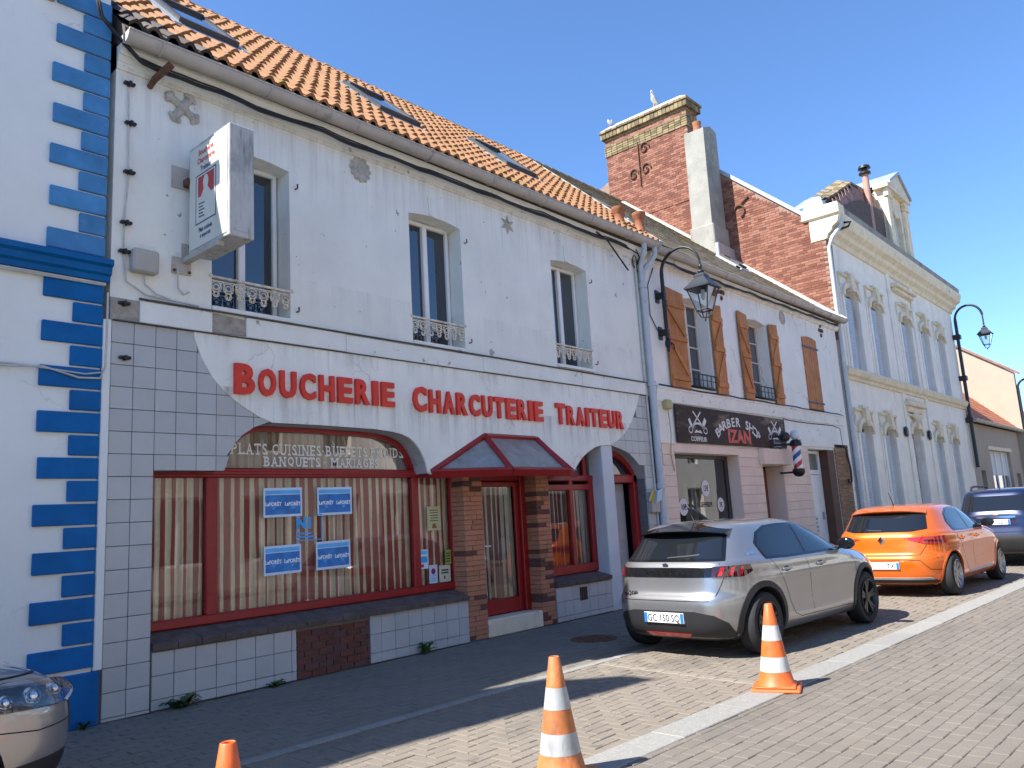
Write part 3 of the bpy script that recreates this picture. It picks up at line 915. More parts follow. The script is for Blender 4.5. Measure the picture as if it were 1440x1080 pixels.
# upper windows
def casement(x0, x1, z0, z1, y, parent, mat=M_pvc, th=.055, bars=0, gl=M_glassdark, mid=True):
    f = MB()
    f.cbox(x0, x1, y - .03, y + .04, z1 - th, z1, .008); f.cbox(x0, x1, y - .03, y + .04, z0, z0 + th, .008)
    f.cbox(x0, x0 + th, y - .03, y + .04, z0 + th, z1 - th, .008); f.cbox(x1 - th, x1, y - .03, y + .04, z0 + th, z1 - th, .008)
    xm = (x0 + x1) / 2
    if mid: f.cbox(xm - th * .8, xm + th * .8, y - .045, y + .04, z0 + th, z1 - th, .01)
    for i in range(bars):
        z = z0 + (z1 - z0) * (i + 1) / (bars + 1)
        f.cbox(x0 + th, x1 - th, y - .02, y + .02, z - .015, z + .015, .004)
    fo = f.build('window', mat, parent)
    MB().quad((x0 + th * .6, y + .012, z0 + th * .6), (x1 - th * .6, y + .012, z0 + th * .6), (x1 - th * .6, y + .012, z1 - th * .6), (x0 + th * .6, y + .012, z1 - th * .6)).build('pane', gl, fo, fix=False)
    return fo
def guard(x0, x1, z0, z1, y, parent):
    """cast iron lace guard across a window foot"""
    g = MB()
    g.cbox(x0, x1, y - .02, y + .015, z1 - .025, z1, .005); g.cbox(x0, x1, y - .012, y + .012, z1 - .06, z1 - .048, .003)
    n = 7
    for i in range(n):
        cx = x0 + (x1 - x0) * (i + .5) / n
        r = (x1 - x0) / n * .42
        for rr, cz in ((r, z1 - .06 - r), (r * .5, z1 - .06 - r)):
            g.tube([(cx + rr * math.cos(t * math.pi / 5), y, cz + rr * math.sin(t * math.pi / 5)) for t in range(10)], .008, 5, closed=True)
        dep = .5 + .5 * abs(math.sin(i * 1.05 + .5))
        cz = z1 - .06 - 2 * r - r * .5 * dep
        g.tube([(cx + r * .6 * math.cos(t * math.pi / 5), y, cz + r * .6 * dep * math.sin(t * math.pi / 5)) for t in range(10)], .008, 5, closed=True)
        g.tube([(cx - r, y, z1 - .06), (cx - r * .3, y, cz), (cx, y, cz - r * .7 * dep)], .007, 5)
        g.tube([(cx + r, y, z1 - .06), (cx + r * .3, y, cz), (cx, y, cz - r * .7 * dep)], .007, 5)
    for e in (x0, x1):
        g.tube([(e, y, z1), (e, y, z0)], .012, 6); g.blob((e, y - .005, z1 - .01), (.03, .03, .03), 8, 5)
    g.build('window_guard', M_iron, parent, 50)
for a, b, c, d in wins:
    casement(a + .02, b - .02, c + .06, d - .02, .27, BU, th=.055, gl=M_glassdark)
    guard(a - .01, b + .02, c + .16, c + .40, .02, BU)
    MB().cbox(a + .001, b - .001, -.03, .30, c + .001, c + .055, .008).build('window_sill', M_oldband, BU)
    MB().box(a - .05, b + .05, .36, .9, c, c + .02).build('room_floor', M_dark, BU)
    cx = (a + b) / 2                                     # keystone
    m = MB(); m.plate([(cx - .11, d + .005), (cx + .07, d - .02), (cx + .11, d + .27), (cx - .13, d + .27)], [], -.018, 0); m.build('keystone', M_white, BU)
    for zz in (c + .15, d - .25):                        # shutter pins
        MB().tube([(b + .08, 0, zz), (b + .08, -.05, zz), (b + .08, -.05, zz + .05)], .010, 6).build('shutter_pin', M_rust, BU)
# wall ornaments
def ring_pts(cx, cz, r, y, n=14): return [(cx + r * math.cos(2 * math.pi * t / n), y, cz + r * math.sin(2 * math.pi * t / n)) for t in range(n)]
M_orn = pm('stone_ornament', (.47, .44, .37), .85, .2, 12, .3, 40, stains=[((.20, .17, .13), (9, 9, 9), .55, .7, .7)])
m = MB()
for a in range(4):
    t = a * math.pi / 2 + math.pi / 4 + .25
    for k in range(3):
        rr = .06 + .055 * k
        m.blob((3.71 + rr * math.cos(t), -.01, 6.15 + rr * math.sin(t)), (.05, .03, .05), 8, 5)
    m.blob((3.71 + .17 * math.cos(t + .3), -.01, 6.15 + .17 * math.sin(t + .3)), (.03, .025, .03), 8, 5)
    m.blob((3.71 + .17 * math.cos(t - .3), -.01, 6.15 + .17 * math.sin(t - .3)), (.03, .025, .03), 8, 5)
m.blob((3.71, -.015, 6.15), (.06, .05, .06), 10, 6); m.build('cross_ornament', M_orn, BU, 60)
m = MB(); m.lathe([(.15, 0), (.15, -.012), (.135, -.02), (.12, -.012), (.06, -.016), (.055, -.03), (.03, -.034), (.005, -.035)], (6.09, 0, 6.17), 24, 'y')
for k in range(12):
    t = k * math.pi / 6; m.blob((6.09 + .145 * math.cos(t), -.008, 6.17 + .145 * math.sin(t)), (.03, .02, .03), 8, 5)
m.build('rosette', M_orn, BU, 50)
m = MB()
for k in range(6):
    t = k * math.pi / 3 + .5
    c, s = math.cos(t), math.sin(t)
    m.add([(8.95, -.03, 6.13), (8.95 + .07 * c - .035 * s, -.005, 6.13 + .07 * s + .035 * c), (8.95 + .17 * c, -.008, 6.13 + .17 * s), (8.95 + .07 * c + .035 * s, -.005, 6.13 + .07 * s - .035 * c), (8.95 + .07 * c, -.03, 6.13 + .07 * s), (8.95, 0, 6.13)],
          [(0, 1, 4), (1, 2, 4), (2, 3, 4), (3, 0, 4), (5, 1, 0), (5, 3, 0)])
m.build('star_ornament', M_orn, BU)
m = MB(); m.tube(ring_pts(12.66, 6.28, .17, -.03), .014, 6, closed=True)
for k in range(3): m.tube([(12.66 - .16 * math.cos(k * 1.05), -.03, 6.28 - .16 * math.sin(k * 1.05)), (12.66 + .16 * math.cos(k * 1.05), -.03, 6.28 + .16 * math.sin(k * 1.05))], .010, 6)
m.build('wall_tie', M_rust, BU, 50)
m = MB(); m.tube([(3.36, .0, 6.26), (3.36, -.12, 6.30), (3.45, -.30, 6.42)], [.03, .035, .04], 10); m.build('pipe_stub', M_rust, BU, 50)
# cables and clips
m = MB()
path = [(2.78, -.10, 7.3), (2.77, -.12, 6.95), (2.80, -.15, 6.75), (2.95, -.16, 6.60), (3.2, -.15, 6.52)]
for i in range(40):
    x = 3.4 + i * .225
    path.append((x, -.145 + .012 * math.sin(i * 1.3), 6.50 + .008 * math.sin(i * .9) + .006 * math.sin(i * 2.3) + .004 * i * .3))
path = [(p[0], p[1], p[2] - (.10 if k > 3 else 0)) for k, p in enumerate(path)]
m.tube(path, .021, 8)
m.tube([(p[0] + .01, p[1] - .022, p[2] - .026 + .010 * math.sin(k * 1.1)) for k, p in enumerate(path)], .012, 6)
m.tube([(p[0], p[1] + .012, p[2] + .04 + .012 * math.sin(k * .7)) for k, p in enumerate(path[4:])], .010, 6)
m.build('cable_bundle', M_cable, BU, 60)
m = MB(); m.tube([(11.2, -.14, 6.52), (11.5, -.16, 6.42), (11.9, -.13, 6.18), (12.2, -.10, 6.02)], .016, 6)
m.tube([(11.6, -.16, 6.48), (12.0, -.2, 6.42), (12.3, -.18, 6.40), (12.6, -.1, 6.42), (12.75, -.06, 6.3)], .012, 6)
m.tube([(12.5, -.12, 6.5), (12.58, -.14, 6.35), (12.55, -.1, 6.2)], .008, 6); m.build('loose_cable', M_cable, BU, 60)
m = MB(); m.tube([(3.14, -.02, 6.15), (3.15, -.02, 5.7), (3.16, -.022, 5.2), (3.13, -.02, 4.75), (3.13, -.02, 4.4), (3.16, -.025, 4.1), (3.35, -.03, 3.99), (3.9, -.03, 3.965)], .008, 6)
m.tube([(3.33, -.03, 4.19), (3.34, -.03, 4.1), (3.45, -.03, 4.02), (3.6, -.03, 3.985)], .008, 6)
m.tube([(3.66, -.05, 4.34), (3.68, -.03, 4.12), (3.74, -.03, 4.06), (3.80, -.03, 4.10)], .008, 6); m.build('thin_cable', M_greycable, BU, 60)
for z, dx in ((6.20, 0), (5.77, .02), (5.24, .02), (4.70, 0), (4.40, -.01), (3.87, 0), (3.33, .02)):
    q = MB(); q.cbox(3.09 + dx, 3.20 + dx, -.05, 0, z - .015, z + .015, .006); q.cbox(3.13 + dx, 3.16 + dx, -.07, 0, z - .03, z + .02, .006)
    q.build('cable_clip', M_black, BU)
jb = MB(); jb.cbox(3.19, 3.45, -.11, 0, 4.20, 4.44, .018); jb.build('junction_box', pm('grey_plastic_box', (.42, .41, .37), .6, .08, 4), BU)
# gutter and downpipes
def gutter(x0, x1, y, z, r, parent, mat, dz=0.0, step=1.25):
    m = MB(); prof = [(y + r * math.cos(t), z + r * math.sin(t)) for t in [math.pi + math.pi * i / 10 for i in range(11)]]
    inner = [(y + (r - .006) * math.cos(t), z + (r - .006) * math.sin(t)) for t in [2 * math.pi - math.pi * i / 10 for i in range(11)]]
    lp = prof + inner; n = len(lp); k = 0
    m.v += [(x0, a, b) for a, b in lp] + [(x1, a, b + dz) for a, b in lp]
    m.f += [(i, (i + 1) % n, n + (i + 1) % n, n + i) for i in range(n)]
    m.tube([(x0, y - r, z), (x1, y - r, z + dz)], .014, 6)
    go = m.build('gutter', mat, parent, 50)
    x = x0 + .35
    while x < x1:
        zz = z + dz * (x - x0) / (x1 - x0)
        q = MB(); q.tube([(x, y + (r + .006) * math.cos(t), zz + (r + .006) * math.sin(t)) for t in [math.pi + math.pi * i / 10 for i in range(11)]], .010, 6)
        q.build('gutter_bracket', mat, go, 50); x += step
    for e in (x0, x1):
        q = MB(); q.add([(e, a, b + (dz if e == x1 else 0)) for a, b in prof], [tuple(range(11))]); q.build('gutter_end', mat, go, fix=False)
gutter(3.0, 13.05, -.24, 6.61, .105, BU, M_gutter, .08)
dp = thing('downpipe', 'pale flaking downpipe with swan neck between the butcher and barber houses', 'downpipe', (12.72, -.1, 0))
m = MB()
m.tube([(12.60, -.24, 6.60), (12.60, -.24, 6.48), (12.62, -.18, 6.36), (12.66, -.10, 6.26), (12.68, -.075, 6.14), (12.68, -.075, 5.9)], .052, 10)
m.tube([(12.98, -.24, 6.60), (12.98, -.24, 6.46), (12.94, -.18, 6.34), (12.84, -.10, 6.22), (12.78, -.08, 6.14), (12.74, -.075, 6.05), (12.72, -.075, 5.8)], .050, 10)
m.build('swan_neck', M_pipe, dp, 60)
MB().tube([(12.70, -.075, 5.95), (12.70, -.075, 3.9)], .062, 12).build('upper_pipe', M_pipe, dp, 60)
MB().tube([(12.70, -.085, 3.9), (12.70, -.085, .02)], .068, 12).build('lower_pipe', M_pipe, dp, 60)
for z in (5.82, 3.92, 2.02): MB().lathe([(.070, -.05), (.085, -.045), (.085, .045), (.070, .05)], (12.70, -.08, z), 14).build('collar', M_pipe, dp, 50)
m = MB(); m.tube([(12.56, -.03, 6.3), (12.56, -.03, 4.0), (12.58, -.03, 2.2), (12.60, -.03, .3)], .022, 6); m.tube([(12.85, -.02, 3.6), (12.86, -.02, 2.4)], .012, 6); m.build('side_conduit', M_greycable, dp, 60)
# ---- tiled roof
RY0, RZ0, RY1, RZ1 = -.30, 6.66, 3.0, 9.66
SL = math.hypot(RY1 - RY0, RZ1 - RZ0); PA = math.atan2(RZ1 - RZ0, RY1 - RY0)
m = MB(); m.add([(X0, RY0 + .02, RZ0 - .03), (13.0, RY0 + .02, RZ0 - .03), (13.0, RY1, RZ1 - .06), (X0, RY1, RZ1 - .06), (X0, 6.2, 6.75), (13.0, 6.2, 6.75), (X0, .4, 6.5), (13.0, .4, 6.5)],
            [(0, 1, 2, 3), (3, 2, 5, 4), (6, 4, 5, 7), (0, 6, 7, 1), (0, 3, 4, 6), (1, 7, 5, 2)])
RF = m.build('roof', M_roofdark, BU)
TW, TG = .186, .335
def pantile(w=TW, L=TG + .07):
    m = MB(); n = 9
    for t in (0, 1):
        for i in range(n):
            a = i / (n - 1)
            zz = .036 * math.sin(a * 2 * math.pi - .4) + .016
            m.v.append(((a - .5) * (w + .035), t * L, zz + (0 if t else .042)))
    for i in range(n - 1): m.f.append((i, i + 1, n + i + 1, n + i))
    k = len(m.v)                                        # front lip
    for i in range(n): m.v.append((m.v[i][0], m.v[i][1] + .004, m.v[i][2] - .042))
    for i in range(n - 1): m.f.append((k + i, k + i + 1, i + 1, i))
    return m
PT = pantile(); PTM = PT.mesh('roof_tile', M_roof, 50, fix=False)
PTMD = PT.mesh('roof_tile', M_roofdark, 50, fix=False)
sky_win = [(4.00, 4.78, 1.45, 2.65), (7.05, 7.85, 1.45, 2.65), (9.85, 10.65, 1.45, 2.65)]
RX = Matrix.Rotation(PA, 4, 'X')
tiles = []
nx = int((13.0 - X0) / TW); ny = int(SL / TG)
for r in range(ny + 1):
    for c in range(nx + 1):
        x = X0 + (c + .5) * TW; s = r * TG - .02
        if x > 13.02: continue
        if s + TG > SL: s = SL - TG
        if any(a - .02 < x < b + .02 and c0 - .18 < s < d - .1 for a, b, c0, d in sky_win): continue
        tiles.append((x, s))
rr = random.Random(4)
def tpos(x, s, h=0.0):
    return Vector((x, RY0 + s * math.cos(PA) - h * math.sin(PA), RZ0 + s * math.sin(PA) + h * math.cos(PA)))
tiles.sort(key=lambda t: (tpos(*t) - CAMP).length)
mass = MB(); massd = MB()
cnt = 0
for x, s in tiles:
    dk = (s < .75 - (x - 3.0) * .75)  # darker tiles in a triangle at the low eaves corner
    jx, ja, jh = rr.uniform(-.008, .008), rr.uniform(-.02, .02), rr.uniform(0, .012)
    pz = tpos(x + jx, s, jh)
    vis = in_view(1, 0) or True
    Mx = Matrix.Translation(pz) @ RX @ Matrix.Rotation(ja, 4, 'Z')
    d = pz - CAMP; zc = d.dot(CF); up = d.dot(CDN) / zc * 1114 / 540
    if cnt < 300 and up > -1.05:
        o = link('roof_tile', PTMD if dk else PTM, RF, pz, (PA, 0, ja)); cnt += 1
    else:
        (massd if dk else mass).add([Mx @ Vector(p) for p in PT.v], PT.f)
o = mass.build('roof_tile_field', M_roof, RF, 50, fix=False); o['kind'] = 'stuff'
if massd.v:
    o = massd.build('roof_tile_field', M_roofdark, RF, 50, fix=False); o['kind'] = 'stuff'
ridge = MB()
x = X0
while x < 13.0:
    k0 = len(ridge.v); l = .38
    ridge.lathe([(.11, 0), (.115, .02), (.10, .06), (.095, l)], (0, 0, 0), 12, 'x')
    ridge.v[k0:] = [(p[0] + x, p[1] + RY1, p[2] + RZ1 - .03 + .006 * math.sin(x * 5)) for p in ridge.v[k0:]]
    q = MB(); q.v = ridge.v[k0:]; q.f = [tuple(i - k0 for i in f) for f in ridge.f if f[0] >= k0]
    q.build('ridge_tile', M_roof, RF, 50); x += .36
m = MB(); m.add([tpos(12.98, -.03, .0), tpos(13.12, -.03, .0), tpos(13.12, SL, .0), tpos(12.98, SL, .0), tpos(12.98, -.03, .085), tpos(13.12, -.03, .085), tpos(13.12, SL, .085), tpos(12.98, SL, .085)],
                [(0, 3, 2, 1), (4, 5, 6, 7), (0, 1, 5, 4), (1, 2, 6, 5), (2, 3, 7, 6), (3, 0, 4, 7)]); m.build('verge', M_verge, RF)
M_skyframe = pm('dark_grey_skylight_frame', (.05, .052, .055), .4, .1, 4)
def skylight(a, b, c, d, rf, tp, frame=M_skyframe, op=.0):
    f = MB()
    def slab(x0, x1, s0, s1, h0, h1):
        f.add([tp(x0, s0, h0), tp(x1, s0, h0), tp(x1, s1, h0), tp(x0, s1, h0), tp(x0, s0, h1), tp(x1, s0, h1), tp(x1, s1, h1), tp(x0, s1, h1)],
              [(0, 3, 2, 1), (4, 5, 6, 7), (0, 1, 5, 4), (1, 2, 6, 5), (2, 3, 7, 6), (3, 0, 4, 7)])
    slab(a, a + .07, c, d, 0, .13); slab(b - .07, b, c, d, 0, .13); slab(a + .07, b - .07, c, c + .07, 0, .13); slab(a + .07, b - .07, d - .10, d, 0, .15)
    fo = f.build('skylight', frame, rf)
    MB().quad(tp(a + .05, c + .05, .11), tp(b - .05, c + .05, .11), tp(b - .05, d - .05, .11), tp(a + .05, d - .05, .11)).build('pane', M_glassdark, fo, fix=False)
    q = MB(); f = q
    def slab2(x0, x1, s0, s1, h0, h1):
        q.add([tp(x0, s0, h0), tp(x1, s0, h0), tp(x1, s1, h0), tp(x0, s1, h0), tp(x0, s0, h1), tp(x1, s0, h1), tp(x1, s1, h1), tp(x0, s1, h1)],
              [(0, 3, 2, 1), (4, 5, 6, 7), (0, 1, 5, 4), (1, 2, 6, 5), (2, 3, 7, 6), (3, 0, 4, 7)])
    slab2(a - .10, a, c - .15, d + .05, .0, .075); slab2(b, b + .10, c - .15, d + .05, 0, .075); slab2(a - .1, b + .1, c - .2, c, 0, .06)
    q.build('skylight_flashing', M_zinc, rf)
for sw in sky_win: skylight(*sw, RF, tpos)
# terracotta pots on the roof edge
for i, (x, s, h) in enumerate(((12.25, .45, .34), (12.93, .42, .42))):
    p = tpos(x, s, 0)
    pt = MB().lathe([(.10, -.05), (.12, .02), (.10, .06), (.09, h - .12), (.13, h - .08), (.135, h), (.10, h), (.09, h - .1)], p, 14)
    po = pt.build('chimney_pot', pm('terracotta', (.34, .13, .06), .8, .2, 9), BU, 50)

# ---- glazed canopy over the butcher's door (hipped lean-to)
CA = MB()
A0, A1, A2, A3 = (7.11, -.03, 2.24), (8.05, -.60, 2.23), (9.31, -.60, 2.23), (10.22, -.03, 2.24)
T0, T1 = (8.16, -.03, 2.76), (9.28, -.03, 2.76)
def bar(m, a, b, r=.035, n=4):
    m.tube([a, b], r, n)
for a, b in ((A0, A1), (A1, A2), (A2, A3), (A0, T0), (A1, T0), (A2, T1), (A3, T1), (T0, T1)): bar(CA, a, b, .052)
CA.tube([(A0[0], A0[1], A0[2] - .05), (A1[0], A1[1], A1[2] - .05)], .025, 4); CA.tube([(A1[0], A1[1], A1[2] - .05), (A2[0], A2[1], A2[2] - .05)], .025, 4); CA.tube([(A2[0], A2[1], A2[2] - .05), (A3[0], A3[1], A3[2] - .05)], .025, 4)
can = CA.build('canopy', M_red, BU)
def off(p, d=(0, -.012, .012)): return tuple(p[i] + d[i] for i in range(3))
M_dirtyglass = pm('dirty_canopy_glass', (.27, .275, .255), .2, .25, 5, 0, spec=.8, stains=[((.30, .30, .27), (6, 6, 6), .58, .72, .5), ((.03, .03, .03), (9, 9, 9), .66, .70, .7)])
for tri in ((A0, A1, T0), (A1, A2, T1, T0), (A2, A3, T1)):
    m = MB(); n = len(tri)
    m.add(list(tri) + [off(p, (0, .004, -.010)) for p in tri], [tuple(range(n)), tuple(reversed(range(n, 2 * n)))] + [(i, (i + 1) % n, n + (i + 1) % n, n + i) for i in range(n)])
    m.build('canopy_pane', M_dirtyglass, can)

# ------------------------------------------------------------------ barber house
BA = thing('barber_house', 'white rendered house with brown wooden shutters above a barber shop', 'house', (18, 0, 0))
B0, B1 = 12.905, 23.2
bw = [(14.25, 15.35, 3.95, 5.93), (17.2, 18.35, 3.95, 5.93), (20.55, 21.5, 3.93, 5.90)]
M_white2 = pm('barber_white_render', (.86, .86, .79), .85, .06, 1.2, .14, 30, chips=((2.2, .74, .5, (.40, .38, .34)),), cracks=(.8, .012, .6), drips=((6.5, .8, (.46, .44, .38), .5),),
              stains=[((.34, .33, .30), (1.2, 1.2, .5), .60, .80, .5), ((.42, .40, .36), (8, 8, .7), .62, .80, .4)])
MB().plate([(B0, 3.89), (B1, 3.89), (B1, 6.60), (B0, 6.60)], [seg_open(*w, .07) for w in bw], 0, .34).build('wall', M_white2, BA)
MB().plate([(B0, 0), (B1, 0), (B1, 3.89), (B0, 3.89)], [[(13.40, .55), (13.40, 2.66), (16.10, 2.66), (16.10, .55)], [(17.25, .02), (17.25, 2.46), (18.38, 2.46), (18.38, .02)], [(20.02, .02), (20.02, 2.92), (21.88, 2.92), (21.88, .02)]], .0, .34).build('shop_wall', M_white2, BA)
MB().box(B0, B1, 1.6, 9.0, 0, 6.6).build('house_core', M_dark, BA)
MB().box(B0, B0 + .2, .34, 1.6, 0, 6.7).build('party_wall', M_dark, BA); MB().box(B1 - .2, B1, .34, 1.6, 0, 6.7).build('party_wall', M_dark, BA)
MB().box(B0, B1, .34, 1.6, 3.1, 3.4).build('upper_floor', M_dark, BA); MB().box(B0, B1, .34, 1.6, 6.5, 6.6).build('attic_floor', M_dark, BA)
m = MB(); m.plate([(0, 3.62), (-.03, 3.63), (-.035, 3.68), (-.05, 3.86), (-.07, 3.88), (-.07, 3.905), (0, 3.93)], [], B0 + .02, 22.9, 'yz'); m.build('cornice_band', M_oldband, BA)
MB().tube([(B0 + .1, -.06, 3.94)] + [(13.4 + i * .6, -.065, 3.935 + .012 * math.sin(i * 2.1)) for i in range(16)] + [(22.9, -.03, 3.92)], .014, 6).build('wall_cable', M_cable, BA, 60)
MB().tube([(18.7, -.03, 3.60)] + [(19 + i * .6, -.035, 3.58 - .01 * math.sin(i)) for i in range(6)] + [(22.5, -.03, 3.54), (22.55, -.03, 3.0)], .012, 6).build('wall_cable', M_cable, BA, 60)
for i, (a, b, c, d) in enumerate(bw):
    if i < 2:
        casement(a + .02, b - .02, c + .05, d - .02, .26, BA, pm('cream_window_paint', (.62, .60, .54), .5, .05, 4), th=.06, bars=3)
        m = MB(); m.cbox(a + .05, b - .02, -.10, .10, c + .06, c + .09, .01)
        for q in range(6): m.tube([(a + .1 + q * (b - a - .2) / 5, -.09, c + .08), (a + .1 + q * (b - a - .2) / 5, -.09, c + .34)], .010, 6)
        m.tube([(a + .05, -.09, c + .34), (b - .02, -.09, c + .34)], .014, 6)
        m.tube([(a + .05, -.09, c + .22), (b - .02, -.09, c + .22)], .008, 6)
        m.build('window_guard', M_black, BA, 50)
        curtain('net_curtain', a + .08, b - .08, c + .1, d - .9, .36, pm('white_net', (.62, .60, .55), .9, .1, 20), BA, .02, .1, 3 + i)
    else:
        MB().box(a, b, .20, .24, c, d).build('blind', M_dark, BA)
    MB().cbox(a + .001, b - .001, -.03, .26, c + .001, c + .05, .006).build('window_sill', M_oldband, BA)
    cx = (a + b) / 2
    MB().plate([(cx - .09, d + .01), (cx + .09, d + .01), (cx + .12, d + .26), (cx - .12, d + .26)], [], -.016, 0).build('keystone', M_white2, BA)
def shutter(x0, x1, z0, z1, diag, rise=.05, y=-.075, th=.032):
    """ledged and braced shutter of upright planks"""
    w = x1 - x0; n = max(3, int(round(w / .14)))
    first = None
    root = bpy.data.objects.new('shutter', None); COL.objects.link(root); root.parent = BA
    root.location = Vector((cx_ := (x0 + x1) / 2, y, z0)) - org(BA)
    for i in range(n):
        a, b = x0 + w * i / n, x0 + w * (i + 1) / n
        ta = z1 - rise * abs((a - x0) / w) if diag >= 0 else z1 - rise * abs(1 - (a - x0) / w)
        tb = z1 - rise * abs((b - x0) / w) if diag >= 0 else z1 - rise * abs(1 - (b - x0) / w)
        MB().plate([(a + .002, z0), (b - .002, z0), (b - .002, tb), (a + .002, ta)], [], y, y + th).build('plank', M_wood, root)
    for zc in (z0 + .22, (z0 + z1) / 2, z1 - .34):
        MB().cbox(x0 + .01, x1 - .01, y - .028, y - .001, zc - .055, zc + .055, .006).build('ledge', M_wood, root)
    for za, zb in ((z0 + .29, (z0 + z1) / 2 - .07), ((z0 + z1) / 2 + .07, z1 - .41)):
        p, q = ((x0 + .04, zb), (x1 - .04, za)) if diag > 0 else ((x0 + .04, za), (x1 - .04, zb))
        dx, dz = q[0] - p[0], q[1] - p[1]; l = math.hypot(dx, dz); nx_, nz_ = -dz / l * .045, dx / l * .045
        MB().plate([(p[0] - nx_, p[1] - nz_), (q[0] - nx_, q[1] - nz_), (q[0] + nx_, q[1] + nz_), (p[0] + nx_, p[1] + nz_)], [], y - .026, y - .001).build('brace', M_wood, root)
    return root
shutter(13.50, 14.22, 3.92, 5.97, 1); shutter(15.40, 15.87, 3.93, 5.95, -1)
shutter(16.72, 17.16, 3.92, 5.99, 1); shutter(18.37, 18.84, 3.92, 5.95, -1)
for a, b in ((20.54, 21.015), (21.03, 21.50)):           # closed pair
    r = bpy.data.objects.new('shutter', None); COL.objects.link(r); r.parent = BA; r.location = Vector(((a + b) / 2, 0, 3.9)) - org(BA)
    for i in range(3):
        x0, x1 = a + (b - a) * i / 3, a + (b - a) * (i + 1) / 3
        e0 = .05 * math.sin(math.pi * (x0 - 20.54) / .96); e1 = .05 * math.sin(math.pi * (x1 - 20.54) / .96)
        MB().plate([(x0 + .002, 3.90), (x1 - .002, 3.90), (x1 - .002, 5.90 + e1), (x0 + .002, 5.90 + e0)], [], -.03, .02).build('plank', M_wood, r)
    for z in (4.15, 5.65):
        MB().cbox(a + .02 if a > 20.8 else a - .06, b + .06 if a > 20.8 else b - .02, -.045, -.031, z - .025, z + .025, .004).build('strap_hinge', M_black, r)
# ornaments between the windows
m = MB(); m.lathe([(.17, 0), (.17, -.02), (.14, -.03), (.12, -.015), (.03, -.02)], (19.42, 0, 6.24), 18, 'y'); m.build('rosette', M_orn, BA, 40)
for ox, oz in ((16.1, 6.32), (22.02, 6.27)):
    m = MB()
    for k in range(4):
        t = k * math.pi / 2
        m.blob((ox + .11 * math.cos(t), -.02, oz + .14 * math.sin(t)), (.045, .025, .06), 8, 5)
    m.blob((ox, -.02, oz), (.05, .05, .05), 8, 5); m.build('iron_cross', M_rust, BA, 60)
# pink cladding, panel by panel
def cladding(x0, x1, z0, z1, h=.20, w=1.4):
    z = z0; k = 0
    while z < z1 - .02:
        zt = min(z + h, z1)
        x = x0 - (w / 2 if k % 2 else 0)
        while x < x1 - .02:
            a, b = max(x, x0), min(x + w, x1)
            if b - a > .04: MB().cbox(a + .003, b - .003, -.026, -.001, z + .003, zt - .003, .004).build('cladding_panel', M_pink, BA)
            x += w
        z = zt; k += 1
cladding(B0 + .06, 13.40, 0.01, 2.84); cladding(13.40, 16.10, 2.66, 2.84, .18); cladding(13.40, 16.10, .01, .55); cladding(16.10, 17.25, .01, 2.84); cladding(18.38, 20.02, .01, 2.95)
MB().cbox(B0 + .03, B0 + .058, -.03, .0, 0, 2.4, .006).build('corner_strip', M_bluewall, BA)
MB().box(13.405, 16.095, .05, .3, .551, .57).build('window_ledge', M_pink, BA)
for e0, e1 in ((16.085, 16.099),): MB().box(e0, e1, -.02, .25, .56, 2.655).build('window_reveal', M_pink, BA)
sf = MB(); M_bfr = pm('dark_grey_aluminium', (.03, .03, .033), .4, .1, 4)
sf.cbox(13.41, 16.08, .24, .30, 2.58, 2.655, .008); sf.cbox(13.41, 16.08, .24, .30, .572, .65, .008); sf.cbox(13.41, 13.48, .24, .30, .65, 2.58, .008); sf.cbox(15.96, 16.08, .24, .30, .65, 2.58, .008)
sfo = sf.build('window_frame', M_bfr, BA)
G_barb = glass('barber_glass', (.75, .82, .80), .95, 0, 1.7)
MB().quad((13.47, .27, .64), (15.97, .27, .64), (15.97, .27, 2.59), (13.47, .27, 2.59)).build('pane', G_barb, BA, fix=False)
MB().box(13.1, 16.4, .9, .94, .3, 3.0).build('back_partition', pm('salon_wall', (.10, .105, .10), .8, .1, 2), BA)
# barber chair, mirror and poster wall seen through the glass (parts of the shop fit-out)
MB().cbox(14.75, 15.25, .6, .62, .9, 2.1, .01).build('mirror', M_zinc, BA)
M_disc = pm('white_sticker', (.75, .75, .73), .6, .03, 5)
M_ink = pm('dark_ink', (.03, .032, .035), .6, .1, 5)
def disc_price(x, z, r, txt):
    o = MB().lathe([(r, .262), (r, .260), (.001, .260)], (x, 0, z), 24, 'y').build('price_sticker', M_disc, BA)
    t = text_mesh(txt, r * .95, 0, .004, .8); cz = r * .33
    t.v = [(p[0] + x, .2575, p[2] + z - cz) for p in t.v]; t.build('print', M_ink, o, fix=False)
disc_price(15.02, 1.98, .17, '12€'); disc_price(14.05, 1.62, .17, '10€'); disc_price(15.62, 1.63, .15, '7€')
t = text_mesh('COIFFEUR', .14, 0, .002, 1.0); t.v = [(p[0] + 14.95, .258, p[2] + 1.60) for p in t.v]; t.build('window_lettering', M_ink, BA, fix=False)
# recessed entrance
MB().box(17.25, 18.38, .55, .6, 0, 2.5).build('entrance_back', M_dark, BA)
m = MB(); m.cbox(17.30, 17.42, .40, .48, 0, 2.4, .01); m.cbox(17.42, 18.35, .40, .48, 2.2, 2.4, .01); m.cbox(18.2, 18.35, .40, .48, 0, 2.2, .01); m.build('entrance_frame', pm('brown_door_timber', (.17, .075, .035), .6, .2, 6), BA)
MB().box(17.42, 18.2, .45, .46, 0, 2.2).build('entrance_pane', M_glassdark, BA)
MB().cbox(17.10, 18.62, -.16, -.028, 2.47, 2.83, .008).build('lintel_block', M_pink, BA)
MB().box(18.365, 18.379, -.02, .42, .01, 2.455).build('entrance_reveal', M_pink, BA)
